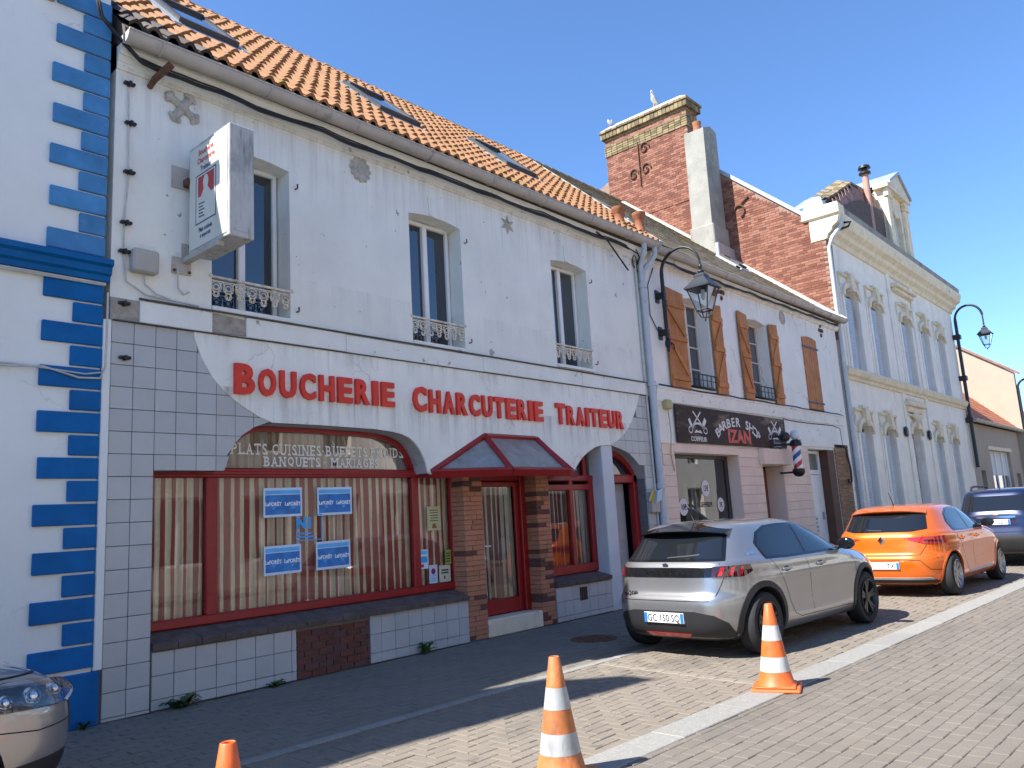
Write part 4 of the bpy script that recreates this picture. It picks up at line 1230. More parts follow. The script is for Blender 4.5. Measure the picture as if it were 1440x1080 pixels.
# plain house door with transom and small poster sheets
hd = MB(); hd.cbox(20.04, 20.16, .22, .30, .03, 2.90, .01); hd.cbox(21.28, 21.40, .22, .30, .03, 2.90, .01); hd.cbox(20.16, 21.28, .22, .30, 2.82, 2.90, .01); hd.cbox(20.16, 21.28, .22, .30, 2.28, 2.40, .01)
hd.build('door_frame', M_pvc, BA)
dl = MB(); dl.cbox(20.17, 21.27, .235, .285, .05, 2.27, .01)
for c, d in ((.2, .95), (1.05, 2.15)): dl.cbox(20.32, 21.12, .222, .236, c, d, .012)
hdo = dl.build('house_door', M_pvc, BA)
MB().cbox(21.17, 21.22, .19, .235, 1.1, 1.3, .006).build('handle', M_zinc, hdo)
MB().box(20.17, 21.27, .255, .265, 2.40, 2.82).build('transom_pane', pm('frosted_glass', (.16, .19, .18), .25, .1, 3), BA)
for (a, b, c, d) in ((20.30, 20.62, 1.32, 1.95), (20.42, 20.80, .72, 1.22), (20.35, 20.6, 1.98, 2.1)):
    p = MB().cbox(a, b, .215, .2195, c, d, .001).build('paper_sheet', M_disc, hdo)
    for k in range(4): MB().box(a + .03, b - .05 - .04 * (k % 2), .2135, .2145, d - .1 - k * (d - c) * .2, d - .07 - k * (d - c) * .2).build('print_line', M_ink, p) if d - c > .3 else None
M_timber = pm('dark_timber_jamb', (.105, .05, .028), .7, .25, 5, .2, 30)
MB().cbox(21.41, 21.885, .0, .30, .01, 2.92, .01).build('timber_jamb', M_timber, BA)
M_otile = pm('ochre_brick_slip', (.27, .16, .085), .8, .15, 5, .2, 40, rnd=.25)
z = .01; k = 0
while z < 2.98:
    x = 21.9 - (.12 if k % 2 else 0)
    while x < 22.95:
        a, b = max(21.9, x), min(22.95, x + .24)
        if b - a > .03: MB().cbox(a + .004, b - .004, -.03, -.001, z + .004, z + .106, .005).build('brick_slip', M_otile, BA)
        x += .24
    z += .11; k += 1
MB().plate([(18.66, 2.96), (22.85, 3.0), (22.85, 3.60), (18.66, 3.60)], [], -.03, -.001).build('upper_fascia', M_oldband, BA)
m = MB(); m.tube([(22.75, -.04, 3.0), (22.75, -.10, 2.4), (22.72, -.10, 2.08), (22.6, -.10, 2.0), (22.48, -.10, 2.05), (22.46, -.10, 2.14)], .028, 8); m.build('wall_hook', M_black, BA, 60)
# barber sign board
SB = thing('barber_sign', 'dark brown sign board reading BARBER SHOP with red letters', 'sign', (16.1, -.03, 2.85))
def sz(x): return (x - 13.52) / (18.66 - 13.52)
MB().plate([(13.52, 2.85), (18.66, 2.87), (18.66, 3.575), (13.52, 3.60)], [], -.06, -.030).build('board', pm('brown_sign_print', (.05, .030, .022), .6, .3, .8, 0, spec=.15, stains=[((.30, .235, .155), (.8, .8, 2.4), .54, .70, .8)]), SB)
M_signw = pm('white_sign_print', (.72, .71, .68), .5, .05, 5)
M_signr = pm('red_sign_print', (.62, .055, .03), .5, .12, 9, 0, stains=[((.75, .35, .25), (4, 4, 9), .55, .7, .6)])
word = 'BARBER SHOP'
for i, ch in enumerate(word):
    if ch == ' ': continue
    t = RAD(150 - i * 12.0)
    cx, cz = 16.15, 2.80
    tm = text_mesh(ch, .27, 0, .006, 1.25)
    c, s = math.cos(t - math.pi / 2), math.sin(t - math.pi / 2)
    bx, bz = cx + 1.05 * math.cos(t), cz + .48 * math.sin(t)
    an = math.atan2(.48 * math.cos(t), -1.05 * math.sin(t)) - math.pi
    c, s = math.cos(an), math.sin(an)
    tm.v = [(bx + p[0] * c - p[2] * s, -.0625, bz + p[0] * s + p[2] * c) for p in tm.v]
    tm.build('letter', M_signw, SB, fix=False)
tm = text_mesh('IZAN', .38, 0, .016, 1.25); tm.v = [(p[0] + 16.18, -.0625, p[2] + 2.93) for p in tm.v]; tm.build('red_lettering', M_signr, SB, fix=False)
for x, wd in ((14.35, 'COIFFEUR'), (18.05, 'BARBIER')):
    tm = text_mesh(wd, .13, 0, .003, 1.1); tm.v = [(p[0] + x, -.0625, p[2] + 2.90) for p in tm.v]; tm.build('small_lettering', M_signw, SB, fix=False)
    m = MB(); y = -.0625                                   # emblem: crossed scissors and comb over a moustache
    def strip(pts, wdt):
        for a, b in zip(pts, pts[1:]):
            dx, dz = b[0] - a[0], b[1] - a[1]; l = math.hypot(dx, dz) or 1; nx_, nz_ = -dz / l * wdt, dx / l * wdt
            m.quad((a[0] - nx_, y, a[1] - nz_), (b[0] - nx_, y, b[1] - nz_), (b[0] + nx_, y, b[1] + nz_), (a[0] + nx_, y, a[1] + nz_))
    sx_ = 1.0
    strip([(x - .26, 3.16), (x + .16, 3.50)], .018); strip([(x + .26, 3.16), (x - .16, 3.50)], .018)
    strip([(x + .20, 3.20), (x + .34, 3.36)], .05); strip([(x - .34, 3.34), (x - .24, 3.18)], .04)
    for e in (-1, 1): strip([(x + e * .30 + .075 * math.cos(t * .524), 3.12 + .06 * math.sin(t * .524)) for t in range(13)], .012)
    strip([(x + .22 * math.cos(RAD(a)), 3.12 + .14 * math.sin(RAD(a))) for a in range(20, 165, 12)], .02)
    m.add([(x, y, 3.10), (x - .08, y, 3.13), (x - .17, y, 3.06), (x - .08, y, 3.07), (x, y, 3.075), (x + .08, y, 3.07), (x + .17, y, 3.06), (x + .08, y, 3.13)], [(0, 1, 2, 3, 4), (0, 4, 5, 6, 7)])
    m.build('emblem', M_signw, SB, fix=False)
# small yellow box on a wire beside the sign
yb = MB(); yb.cbox(13.15, 13.36, -.10, -.005, 3.48, 3.66, .015); yb.tube([(13.25, -.06, 3.48), (13.26, -.07, 3.0), (13.22, -.05, 2.6), (13.3, -.05, 2.3)], .010, 6)
yb.build('alarm_box', pm('faded_yellow_plastic', (.42, .38, .17), .6, .1, 5), BA)
# gutter and roof
gutter(13.06, 23.5, -.22, 6.63, .10, BA, M_gutter, .12)
m = MB(); m.plate([(0, 6.42), (-.05, 6.43), (-.10, 6.52), (-.12, 6.60), (.3, 6.60), (.3, 6.42)], [], B0 + .15, 23.3, 'yz'); m.build('eaves_moulding', M_white2, BA)
m = MB(); pth = [(13.1 + i * .25, -.13 + .015 * math.sin(i * 1.7), 6.44 + .010 * math.sin(i * .8) + .006 * math.sin(i * 3) + .003 * i) for i in range(41)]
m.tube(pth, .022, 8); m.tube([(p[0], p[1] - .022, p[2] - .03 + .016 * math.sin(k * .9)) for k, p in enumerate(pth)], .014, 6); m.build('cable_bundle', M_cable, BA, 60)
BY0, BZ0, BY1, BZ1 = -.27, 6.70, 7.0, 12.72
BSL = math.hypot(BY1 - BY0, BZ1 - BZ0); BP = math.atan2(BZ1 - BZ0, BY1 - BY0)
def bpos(x, s, h=0.0): return Vector((x, BY0 + s * math.cos(BP) - h * math.sin(BP), BZ0 + s * math.sin(BP) + h * math.cos(BP)))
m = MB(); m.add([bpos(13.1, 0, -.03), bpos(23.4, 0, -.03), bpos(23.4, BSL, -.03), bpos(13.1, BSL, -.03), (13.1, 14, 6.6), (23.4, 14, 6.6), (13.1, .5, 6.6), (23.4, .5, 6.6)],
                [(0, 1, 2, 3), (3, 2, 5, 4), (6, 4, 5, 7), (0, 6, 7, 1), (0, 3, 4, 6), (1, 7, 5, 2)])
BR = m.build('roof', M_moss, BA)
rr = random.Random(8); m = MB(); fw, fg = .17, .19
for r in range(int(BSL / fg)):
    x = 13.13 + (fw / 2 if r % 2 else 0)
    while x < 23.3:
        s = r * fg; h = rr.uniform(0, .012); e = rr.uniform(-.015, .015)
        a, b = x + .003, x + fw - .003
        q = [bpos(a, s + e, .010 + h * .5), bpos(b, s + e, .010 + h * .5), bpos(b, s + fg + .03, .003), bpos(a, s + fg + .03, .003), bpos(a, s + e, 0), bpos(b, s + e, 0)]
        m.add(q, [(0, 1, 2, 3), (4, 5, 1, 0)]); x += fw
o = m.build('flat_tile_field', M_moss, BR, fix=False); o['kind'] = 'stuff'
m = MB()
x = 13.15
while x < 23.3:
    q = MB().lathe([(.11, 0), (.10, .40)], (x, BY1, BZ1 - .03), 10, 'x'); q.build('ridge_tile', M_moss, BR, 50); x += .41
m = MB(); m.add([bpos(23.15, 0, -.02), bpos(23.42, 0, -.02), bpos(23.42, BSL * .98, -.02), bpos(23.15, BSL * .98, -.02), bpos(23.22, 0, .035), bpos(23.42, 0, .11), bpos(23.42, BSL * .98, .11), bpos(23.22, BSL * .98, .035)],
                [(0, 3, 2, 1), (4, 5, 6, 7), (0, 1, 5, 4), (1, 2, 6, 5), (2, 3, 7, 6), (3, 0, 4, 7)]); m.build('gable_fillet', M_verge, BR)
skylight(13.75, 14.45, 2.1, 3.3, BR, bpos)
skylight(20.6, 21.1, 2.4, 3.1, BR, bpos, M_roofdark)
# cement rendered chimney against the gable
CH = MB()
cz0 = 9.3
CH.plate([(22.35, cz0), (23.35, cz0), (23.35, 13.85), (22.95, 13.95), (22.45, 13.75)], [], 3.05, 3.75)
cho = CH.build('chimney', M_cement, BA)
MB().cbox(22.32, 23.38, 2.98, 3.82, cz0 - .8, 10.45, .03).build('chimney_base', M_cement, cho)
m = MB().lathe([(.15, 0), (.13, .3), (.15, .36), (.15, .4), (.10, .4)], (22.75, 3.4, 13.75), 14); m.build('chimney_pot', pm('terracotta'  , (.34, .13, .06)), cho, 50)
m = MB(); m.cbox(22.25, 23.4, 2.85, 2.98, 9.2, 9.75, .02); m.build('lead_apron', M_zinc, cho)

# ------------------------------------------------------------------ stucco townhouse
TH = thing('stucco_townhouse', 'tall grey stucco townhouse with ornate window heads and a roof dormer', 'house', (30.7, 0, 0))
H0, H1, HZ = 23.42, 38.1, 9.55
up = [(24.35, 25.55), (26.75, 27.95), (30.05, 31.3), (32.5, 33.65), (34.85, 36.0)]
gd = [(24.15, 25.2), (26.45, 27.55), (32.35, 33.4), (34.7, 35.75)]
def arched(x0, x1, z0, z1, rise=.24, n=8):
    pts = [(x0, z0), (x1, z0), (x1, z1 - rise)]
    for i in range(1, n): 
        t = math.pi * i / n
        pts.append(((x0 + x1) / 2 + (x1 - x0) / 2 * math.cos(t), z1 - rise + rise * math.sin(t)))
    pts.append((x0, z1 - rise))
    return pts
dx0, dx1 = 29.45, 30.65
holes = [arched(a, b, 5.42, 8.0) for a, b in up] + [arched(a, b, .35, 3.8) for a, b in gd] + [arched(dx0, dx1, .15, 3.95)]
MB().plate([(H0, 0), (H1, 0), (H1, HZ), (H0, HZ)], holes, 0, .40).build('wall', M_stone, TH)
MB().box(H0 + .3, H1 - .02, .7, 9, 0, 9.5).build('house_core', M_dark, TH)
MB().box(H1 - .05, H1, .38, 9, 0, 9.5).build('flank_wall', M_beige, TH)
def wtrim(a, b, z1, rise=.24):
    m = MB(); cx = (a + b) / 2; n = 8
    o = [(a - .20, z1 - rise - .05)] + [(cx - ((b - a) / 2 + .20) * math.cos(math.pi * i / n), z1 - rise + (rise + .17) * math.sin(math.pi * i / n)) for i in range(n + 1)] + [(b + .20, z1 - rise - .05)]
    i_ = [(b + .03, z1 - rise - .05)] + [(cx + ((b - a) / 2 + .03) * math.cos(math.pi * i / n), z1 - rise + (rise + .02) * math.sin(math.pi * i / n)) for i in range(n + 1)] + [(a - .03, z1 - rise - .05)]
    m.plate(o + i_, [], -.10, 0); m.build('window_hood', M_stonetrim, TH)
    MB().plate([(cx - .11, z1 - .10), (cx + .11, z1 - .10), (cx + .17, z1 + .42), (cx - .17, z1 + .42)], [], -.17, 0).build('keystone', M_stonetrim, TH)
    q = MB(); q.cbox(a - .30, cx - .18, -.09, 0, z1 + .34, z1 + .42, .01); q.cbox(cx + .18, b + .30, -.09, 0, z1 + .34, z1 + .42, .01)
    q.cbox(a - .30, a - .22, -.05, 0, z1 - .3, z1 + .34, .01); q.cbox(b + .22, b + .30, -.05, 0, z1 - .3, z1 + .34, .01)
    q.cbox(cx - .28, cx + .28, -.13, 0, z1 + .42, z1 + .52, .02); q.build('hood_label', M_stonetrim, TH)
def jambs(a, b, z0, z1):
    for e0, e1 in ((a - .16, a - .02), (b + .02, b + .16)):
        MB().cbox(e0, e1, -.05, 0, z0, z1, .012).build('jamb_moulding', M_stone, TH)
    MB().cbox(a - .34, a - .24, -.03, 0, z0, z1 + .2, .01).build('jamb_moulding', M_stone, TH)
def hwin(a, b, z0, z1):
    casement(a + .02, b - .02, z0 + .02, z1 - .06, .17, TH, pm('grey_window_paint', (.50, .52, .52), .6, .08, 4), th=.07, bars=2)
    # louvred shutters folded against the window, the far third of the light left free
    for s0, s1 in ((a + .015, a + (b - a) * .34), (a + (b - a) * .35, a + (b - a) * .70)):
        sh = MB(); sh.cbox(s0, s1, .065, .095, z0 + .04, z1 - .26, .006); so_ = sh.build('shutter', M_shutgrey, TH)
        sl_ = MB(); z = z0 + .15
        while z < z1 - .42:
            sl_.box(s0 + .05, s1 - .05, .050, .067, z, z + .035); z += .09
        ob = sl_.build('louvres', M_shutgrey, so_); ob['kind'] = 'stuff'
for a, b in up:
    wtrim(a, b, 8.0); jambs(a, b, 5.45, 7.74); hwin(a, b, 5.42, 8.0)
for a, b in gd:
    wtrim(a, b, 3.8); jambs(a, b, .3, 3.5); hwin(a, b, .35, 3.8)
wtrim(dx0, dx1, 3.95); jambs(dx0, dx1, .1, 3.5)
dd = MB(); dd.cbox(dx0 + .01, dx1 - .01, .24, .30, .15, 3.9, .01)
for c, d in ((.3, 1.0), (1.1, 2.3)):
    for e in (0, 1): dd.cbox(dx0 + .12 + e * .52, dx0 + .56 + e * .52, .222, .242, c, d, .015)
ddo = dd.build('front_door', pm('taupe_door_paint', (.33, .31, .28), .5, .08, 3), TH)
MB().cbox(dx0 + .45, dx0 + .75, .19, .222, 1.35, 1.42, .01).build('letter_plate', M_black, ddo)
# entablature over the door
q = MB(); q.cbox(29.1, 31.0, -.14, 0, 4.42, 4.62, .02); q.cbox(29.0, 31.1, -.24, 0, 4.62, 4.78, .03); q.cbox(29.1, 31.0, -.18, 0, 4.78, 4.88, .02); q.build('door_entablature', M_stonetrim, TH)
q = MB(); q.blob((30.05, -.1, 4.30), (.45, .09, .14), 12, 7); q.blob((30.05, -.14, 4.22), (.16, .10, .18), 10, 6); q.build('carved_crest', M_stonetrim, TH, 60)
q = MB(); q.cbox(29.55, 31.8, -.16, 0, 8.78, 8.92, .02); q.cbox(29.45, 31.9, -.26, 0, 8.92, 9.05, .02); q.build('window_entablature', M_stonetrim, TH)
for x in (29.15, 31.95): MB().cbox(x - .16, x + .16, -.06, 0, .4, 9.5, .015).build('pilaster', M_stone, TH)
m = MB(); m.plate([(0, 5.05), (-.06, 5.06), (-.08, 5.14), (-.16, 5.18), (-.20, 5.28), (-.22, 5.34), (-.18, 5.40), (0, 5.42)], [], H0, H1, 'yz'); m.build('string_course', M_stonetrim, TH)
m = MB(); m.plate([(0, 9.28), (-.06, 9.30), (-.10, 9.42), (-.22, 9.50), (-.26, 9.62), (-.42, 9.72), (-.48, 9.90), (-.50, 10.05), (-.42, 10.10), (.4, 10.10), (.4, 9.28)], [], H0 - .05, H1 + .05, 'yz'); m.build('cornice', M_stonetrim, TH)
m = MB(); m.plate([(-.44, 10.10), (-.46, 10.30), (-.38, 10.32), (-.2, 10.12)], [], H0 - .02, H1 + .03, 'yz'); m.build('box_gutter', M_cement, TH)
MB().cbox(H0 - .12, H0 + .45, -.52, .6, 9.95, 10.32, .04).build('cornice_return', M_stonetrim, TH)
MB().lathe([(.30, 0), (.30, .5)], (H0 - .1, .2, 10.35), 16, 'x').build('roof_roll', M_zinc, TH, 50)
m = MB(); m.tube([(H0 + .25, -.45, 10.1), (H0 + .22, -.47, 9.85), (H0 + .15, -.42, 9.6), (H0 + .02, -.2, 9.3), (H0 - .05, -.10, 9.0), (H0 - .05, -.08, 5.4)], .06, 10)
m.tube([(H0 - .05, -.08, 5.4), (H0 - .05, -.08, .3)], .07, 10); m.build('downpipe', M_pipe, TH, 60)
m = MB(); m.tube([(H0 + .35, -.5, 9.75), (H0 + .6, -.6, 9.8), (H0 + .5, -.55, 9.65), (H0 + .15, -.3, 9.5), (H0 + .12, -.1, 9.2), (H0 + .1, -.06, 7), (H0 + .05, -.08, 4)], .035, 8); m.build('wall_cable', M_cable, TH, 60)
plq = MB().cbox(30.20, 30.52, .200, .221, 1.85, 2.12, .003).build('number_plate', pm('navy_enamel', (.012, .018, .12), .3, .05, 5), TH)
tm = text_mesh('22', .2, 0, .006); tm.v = [(p[0] + 30.36, .197, p[2] + 1.915) for p in tm.v]; tm.build('print', M_signw, plq, fix=False)
for x in (28.75, 31.6):                                   # round iron anchors
    m = MB(); m.tube(ring_pts(x, 3.72, .15, -.06), .035, 6, closed=True); m.lathe([(.10, -.10), (.10, -.02)], (x, 0, 3.72), 12, 'y'); m.build('iron_anchor', M_black, TH, 50)
# brick gable wall with the big chimney stack, brick by brick
GX = 23.40
gab = [(-.02, 6.2), (-.02, 9.95), (.45, 10.15), (3.2, 12.62), (4.0, 13.35), (7.5, 13.6), (8.5, 13.2), (8.5, 6.2)]
MB().plate(gab, [], GX, GX + .35, 'yz').build('gable_wall', M_gmortar, TH)
MB().box(GX - .02, GX + .75, 4.08, 7.42, 12.0, 15.2).build('chimney_core', M_gmortar, TH)
def inside(y, z):
    if 4.06 <= y <= 7.44 and z < 15.2: return True
    top = 9.95 + (y + .02) * .43 if y < .45 else (10.15 + (y - .45) * .898 if y < 3.2 else 12.62 + (y - 3.2) * .9)
    return y < 4.2 and z < top - .12
rr = random.Random(12); gb = MB(); L, Hh = .235, .078
z = 6.6; k = 0
while z < 15.15:
    y = -.02 + (L / 2 if k % 2 else 0)
    while y < 7.42:
        lo = 6.55 + max(0, y) * .80
        if inside(y + .03, z + .05) and inside(min(y + L - .03, 7.4), z + .05) and z > lo - .3:
            stack = y > 4.0
            x = GX - (.022 if stack and z > 11.9 else 0) - .012 + rr.uniform(-.004, .004)
            y1 = min(y + L - .011, 7.425)
            gb.add([(x, y, z), (x, y1, z), (x, y1, z + Hh - .011), (x, y, z + Hh - .011), (x + .02, y, z), (x + .02, y1, z), (x + .02, y1, z + Hh - .011), (x + .02, y, z + Hh - .011)],
                   [(0, 3, 2, 1), (0, 1, 5, 4), (1, 2, 6, 5), (2, 3, 7, 6), (3, 0, 4, 7)])
        y += L
    z += Hh; k += 1
z = 12.0; k = 0                                           # street face of the stack
while z < 15.15:
    x = GX - .02 + (L / 2 if k % 2 else 0)
    while x < GX + .72:
        x1 = min(x + L - .011, GX + .75); y = 4.068 + rr.uniform(-.004, .004)
        gb.add([(x, y, z), (x1, y, z), (x1, y, z + Hh - .011), (x, y, z + Hh - .011), (x, y + .02, z), (x1, y + .02, z), (x1, y + .02, z + Hh - .011), (x, y + .02, z + Hh - .011)],
               [(0, 1, 2, 3), (0, 4, 5, 1), (1, 5, 6, 2), (2, 6, 7, 3), (3, 7, 4, 0)])
        x += L
    z += Hh; k += 1
o = gb.build('gable_brick_field', M_gbrick, TH, fix=False); o['kind'] = 'stuff'
def caprow(z0, z1, o_, L2, name, mat):
    y = 4.08 - o_
    while y < 7.42 + o_ - .02:
        y1 = min(y + L2, 7.42 + o_)
        MB().cbox(GX - .02 - o_ + rr.uniform(-.006, .006), GX + .2, y + .006, y1 - .006, z0 + .004, z1 - .004, .01).build(name, mat, TH); y += L2
    x = GX + .21
    while x < GX + .75 + o_ - .02:
        x1 = min(x + L2, GX + .75 + o_)
        MB().cbox(x + .006, x1 - .006, 4.08 - o_ + rr.uniform(-.006, .006), 7.42 + o_, z0 + .004, z1 - .004, .01).build(name, mat, TH); x += L2
for i in range(5): caprow(14.55 + i * .085, 14.635 + i * .085, .045, .24, 'cap_brick', M_capbrick)
MB().box(GX - .03, GX + .76, 4.07, 7.43, 14.98, 15.26).build('neck', M_capbrick, TH)
caprow(15.24, 15.46, .13, .16, 'corbel_brick', M_capbrick)
caprow(15.46, 15.56, .17, .24, 'cap_brick', M_capbrick)
m = MB(); m.add([(GX - .18, 3.92, 15.56), (GX + .92, 3.92, 15.56), (GX + .92, 7.58, 15.56), (GX - .18, 7.58, 15.56), (GX + .1, 4.3, 15.80), (GX + .65, 4.3, 15.80), (GX + .65, 7.2, 15.80), (GX + .1, 7.2, 15.80)],
                [(0, 3, 2, 1), (4, 5, 6, 7), (0, 1, 5, 4), (1, 2, 6, 5), (2, 3, 7, 6), (3, 0, 4, 7)]); m.build('cap_mortar', M_verge, TH)
m = MB()                                                  # wrought iron tie with scrolls
yy, zc = 6.05, 13.9
m.tube([(GX - .07, yy, 13.0), (GX - .07, yy, 14.65)], .03, 6)
for sy, zz in ((-1, 14.35), (-1, 13.55), (1, 13.5)):
    m.tube([(GX - .07, yy + sy * (.26 + (.20 - .012 * t) * math.cos(t * .6 + (0 if sy < 0 else math.pi))), zz + (.24 - .014 * t) * math.sin(t * .6)) for t in range(15)], .03, 6)
m.build('iron_scroll_tie', M_rust, TH, 50)
m = MB(); m.tube([(GX - .05, 2.55 + .18 * math.cos(t * .5), 10.95 + .2 * math.sin(t * .5)) for t in range(10)], .03, 6); m.tube([(GX - .05, 2.2, 11.35), (GX - .05, 2.5, 11.15)], .03, 6); m.build('iron_scroll_tie', M_rust, TH, 50)
m = MB(); m.add([(GX - .06, .40, 10.02), (GX + .5, .40, 10.02), (GX + .5, 4.1, 13.38), (GX - .06, 4.1, 13.38), (GX - .06, .40, 10.17), (GX + .5, .40, 10.17), (GX + .5, 4.1, 13.53), (GX - .06, 4.1, 13.53)],
                [(0, 3, 2, 1), (4, 5, 6, 7), (0, 1, 5, 4), (1, 2, 6, 5), (2, 3, 7, 6), (3, 0, 4, 7)]); m.build('gable_flashing', M_zinc, TH)
m = MB(); m.add([(GX + .28, .2, 10.1), (H1, .2, 10.1), (H1, 5.0, 13.0), (GX + .28, 5.0, 13.0), (GX + .28, 9, 10), (H1, 9, 10)], [(0, 1, 2, 3), (3, 2, 5, 4), (0, 4, 5, 1), (0, 3, 4), (1, 5, 2)])
m.build('roof_core', M_slate, TH)
# mansard tiles (street slope) as single tiles, then the lichen courses above
def mtop(x): return 10.72 + (x - 24.1) * .50 if x < 27.3 else 12.32 + (x - 27.3) * .10
for r in range(6):
    for c in range(14):
        x = 24.2 + c * .41; z = 10.20 + r * .40; y = -.04 + r * .045
        zt = min(z + .39, mtop(x) - .05)
        if zt - z < .12: continue
        k = (zt - z) / .39
        MB().plate([(y, z), (y - .025, z), (y + .02 * k, zt), (y + .045 * k, zt)], [], x + .013, x + .397, 'yz').build('mansard_tile', M_slate, TH)
MB().plate([(24.15, 10.1), (29.95, 10.1), (29.95, mtop(29.95) - .06), (27.3, mtop(27.3) - .06), (24.15, 10.68)], [], .22, .6).build('mansard_core', M_roofdark, TH)
MB().plate([(24.15, 10.1), (29.95, 10.1), (29.95, 11.9), (27.3, 11.6), (24.15, 10.4)], [], .0, .22).build('mansard_batten', M_roofdark, TH)
m = MB(); rr = random.Random(6)
for r in range(2):
    for c in range(22):
        x = 24.7 + c * .235; y = .18 + r * .2; z = mtop(x) - .06 + r * .10 + rr.uniform(-.02, .02); z2 = mtop(x + .235) - .06 + r * .10
        m.add([(x, y, z + .05), (x + .22, y, z2 + .05), (x + .22, y + .24, z2 + .16), (x, y + .24, z + .16), (x, y, z - .02), (x + .22, y, z2 - .02)], [(0, 1, 2, 3), (4, 5, 1, 0)])
o = m.build('upper_tile_field', M_capbrick, TH, fix=False); o['kind'] = 'stuff'
m = MB(); m.tube([(28.55, .05, 10.1), (28.55, .05, 12.9)], .11, 12); fl = m.build('flue_pipe', pm('pinkish_clay_pipe', (.45, .25, .19), .7, .12, 4), TH, 60)
m = MB(); m.lathe([(.11, 12.9), (.20, 12.92), (.20, 12.98), (.10, 13.02), (.10, 13.10), (.22, 13.12), (.18, 13.22), (.02, 13.26)], (28.55, .05, 0), 14); m.build('cowl', M_black, fl, 50)
# dormer: stone front with pediment and arched window
DX0, DX1 = 30.0, 32.5
fo = [(DX0, 10.1), (DX1, 10.1), (DX1, 12.75), (DX0, 12.75)]
MB().plate(fo, [arched(30.7, 31.8, 10.5, 12.3, .4)], -.10, .25).build('dormer_front', M_stonetrim, TH)
MB().box(30.02, 32.48, .25, 3.2, 10.1, 12.7).build('dormer_cheek', M_stonetrim, TH)
m = MB(); m.plate([(DX0 - .2, 12.75), (DX1 + .2, 12.75), (DX1 + .2, 12.9), ((DX0 + DX1) / 2, 13.65), (DX0 - .2, 12.9)], [], -.32, .2); m.build('pediment', M_stonetrim, TH)
m = MB(); m.plate([(DX0 - .12, 12.98), ((DX0 + DX1) / 2, 13.7), (DX1 + .12, 12.98), (DX1 + .12, 12.88), ((DX0 + DX1) / 2, 13.58), (DX0 - .12, 12.88)], [], -.40, 3.2); m.build('dormer_roof', M_zinc, TH)
for a, b in ((DX0 - .06, DX0 + .42), (DX1 - .42, DX1 + .06)):
    q = MB(); q.cbox(a, b, -.22, -.1, 10.1, 12.4, .02); q.cbox(a - .05, b + .05, -.28, -.1, 12.4, 12.58, .03); q.cbox(a - .02, b + .02, -.25, -.1, 12.58, 12.76, .02); q.build('dormer_pilaster', M_stonetrim, TH)
casement(30.72, 31.78, 10.52, 12.1, .10, TH, M_pvc, th=.08, bars=1)
q = MB(); q.lathe([(.35, -.12), (.40, -.14), (.42, -.10)], (31.25, 0, 12.3), 14, 'y'); q.build('dormer_keystone', M_stonetrim, TH, 50)

# ------------------------------------------------------------------ low beige shop and the houses beyond
LB = thing('beige_low_building', 'low beige building with a small shop window beyond the stucco townhouse', 'building', (43.5, 0, 0))
MB().plate([(38.12, 0), (49.0, 0), (49.0, 4.55), (38.12, 4.55)], [[(41.6, .6), (41.6, 3.45), (46.2, 3.45), (46.2, .6)], [(39.3, .0), (39.3, 2.5), (40.2, 2.5), (40.2, .0)], [(47.2, 0), (47.2, 2.4), (48.2, 2.4), (48.2, 0)]], 0, .4).build('wall', M_beige, LB)
MB().box(38.12, 49.0, .8, 9, 0, 4.5).build('house_core', M_dark, LB)
MB().box(41.6, 46.2, .2, .22, 2.3, 3.45).build('shop_blind', pm('white_roller_blind', (.66, .66, .64), .7, .06, 2), LB)
MB().box(41.6, 46.2, .2, .22, .6, 2.3).build('shop_pane', M_glassdark, LB)
for x in (41.62, 43.4, 44.9, 46.12): MB().cbox(x, x + .08, .14, .2, .6, 3.45, .01).build('shop_mullion', M_pvc, LB)
MB().cbox(41.3, 46.5, -.05, 0, 3.45, 3.62, .01).build('shop_lintel', M_stonetrim, LB)
for a, b, d in ((39.3, 40.2, 2.5), (47.2, 48.2, 2.4)): MB().cbox(a, b, .2, .26, 0, d, .01).build('door', M_timber, LB)
gutter(38.12, 49.2, -.25, 4.66, .12, LB, M_gutter, 0)
m = MB(); m.add([(38.12, -.2, 4.65), (49.0, -.2, 4.65), (49.0, 4.5, 9.2), (38.12, 4.5, 9.2), (38.12, 9, 4.6), (49.0, 9, 4.6)], [(0, 1, 2, 3), (3, 2, 5, 4), (0, 4, 5, 1), (0, 3, 4), (1, 5, 2)]); lro = m.build('roof', M_slate, LB)
lt = MB(); rr = random.Random(14); la = math.atan2(4.55, 4.7)
for r in range(20):
    for c in range(38):
        x = 38.2 + c * .285; y = -.2 + r * .3 * math.cos(la); z = 4.67 + r * .3 * math.sin(la)
        lt.add([(x, y, z + .04), (x + .27, y, z + .04), (x + .27, y + .26, z + .27), (x, y + .26, z + .27), (x, y, z), (x + .27, y, z)], [(0, 1, 2, 3), (4, 5, 1, 0)])
o = lt.build('tile_field', pm('red_far_tile', (.40, .13, .06), .8, .15, 2, 0, rnd=.25), lro, fix=False); o['kind'] = 'stuff'
GB = thing('beige_gable_house', 'taller beige house showing its blank gable above the low building', 'house', (51, 2, 0))
MB().plate([(-.3, 0), (-.3, 7.75), (4.6, 11.3), (9.5, 7.75), (9.5, 0)], [], 49.02, 49.4, 'yz').build('gable_wall', M_beige, GB)
MB().plate([(49.4, -.28), (53.5, 2.2), (53.5, 9.4), (49.4, 9.4)], [], 0, 7.6, 'xy').build('wall', M_beige, GB)
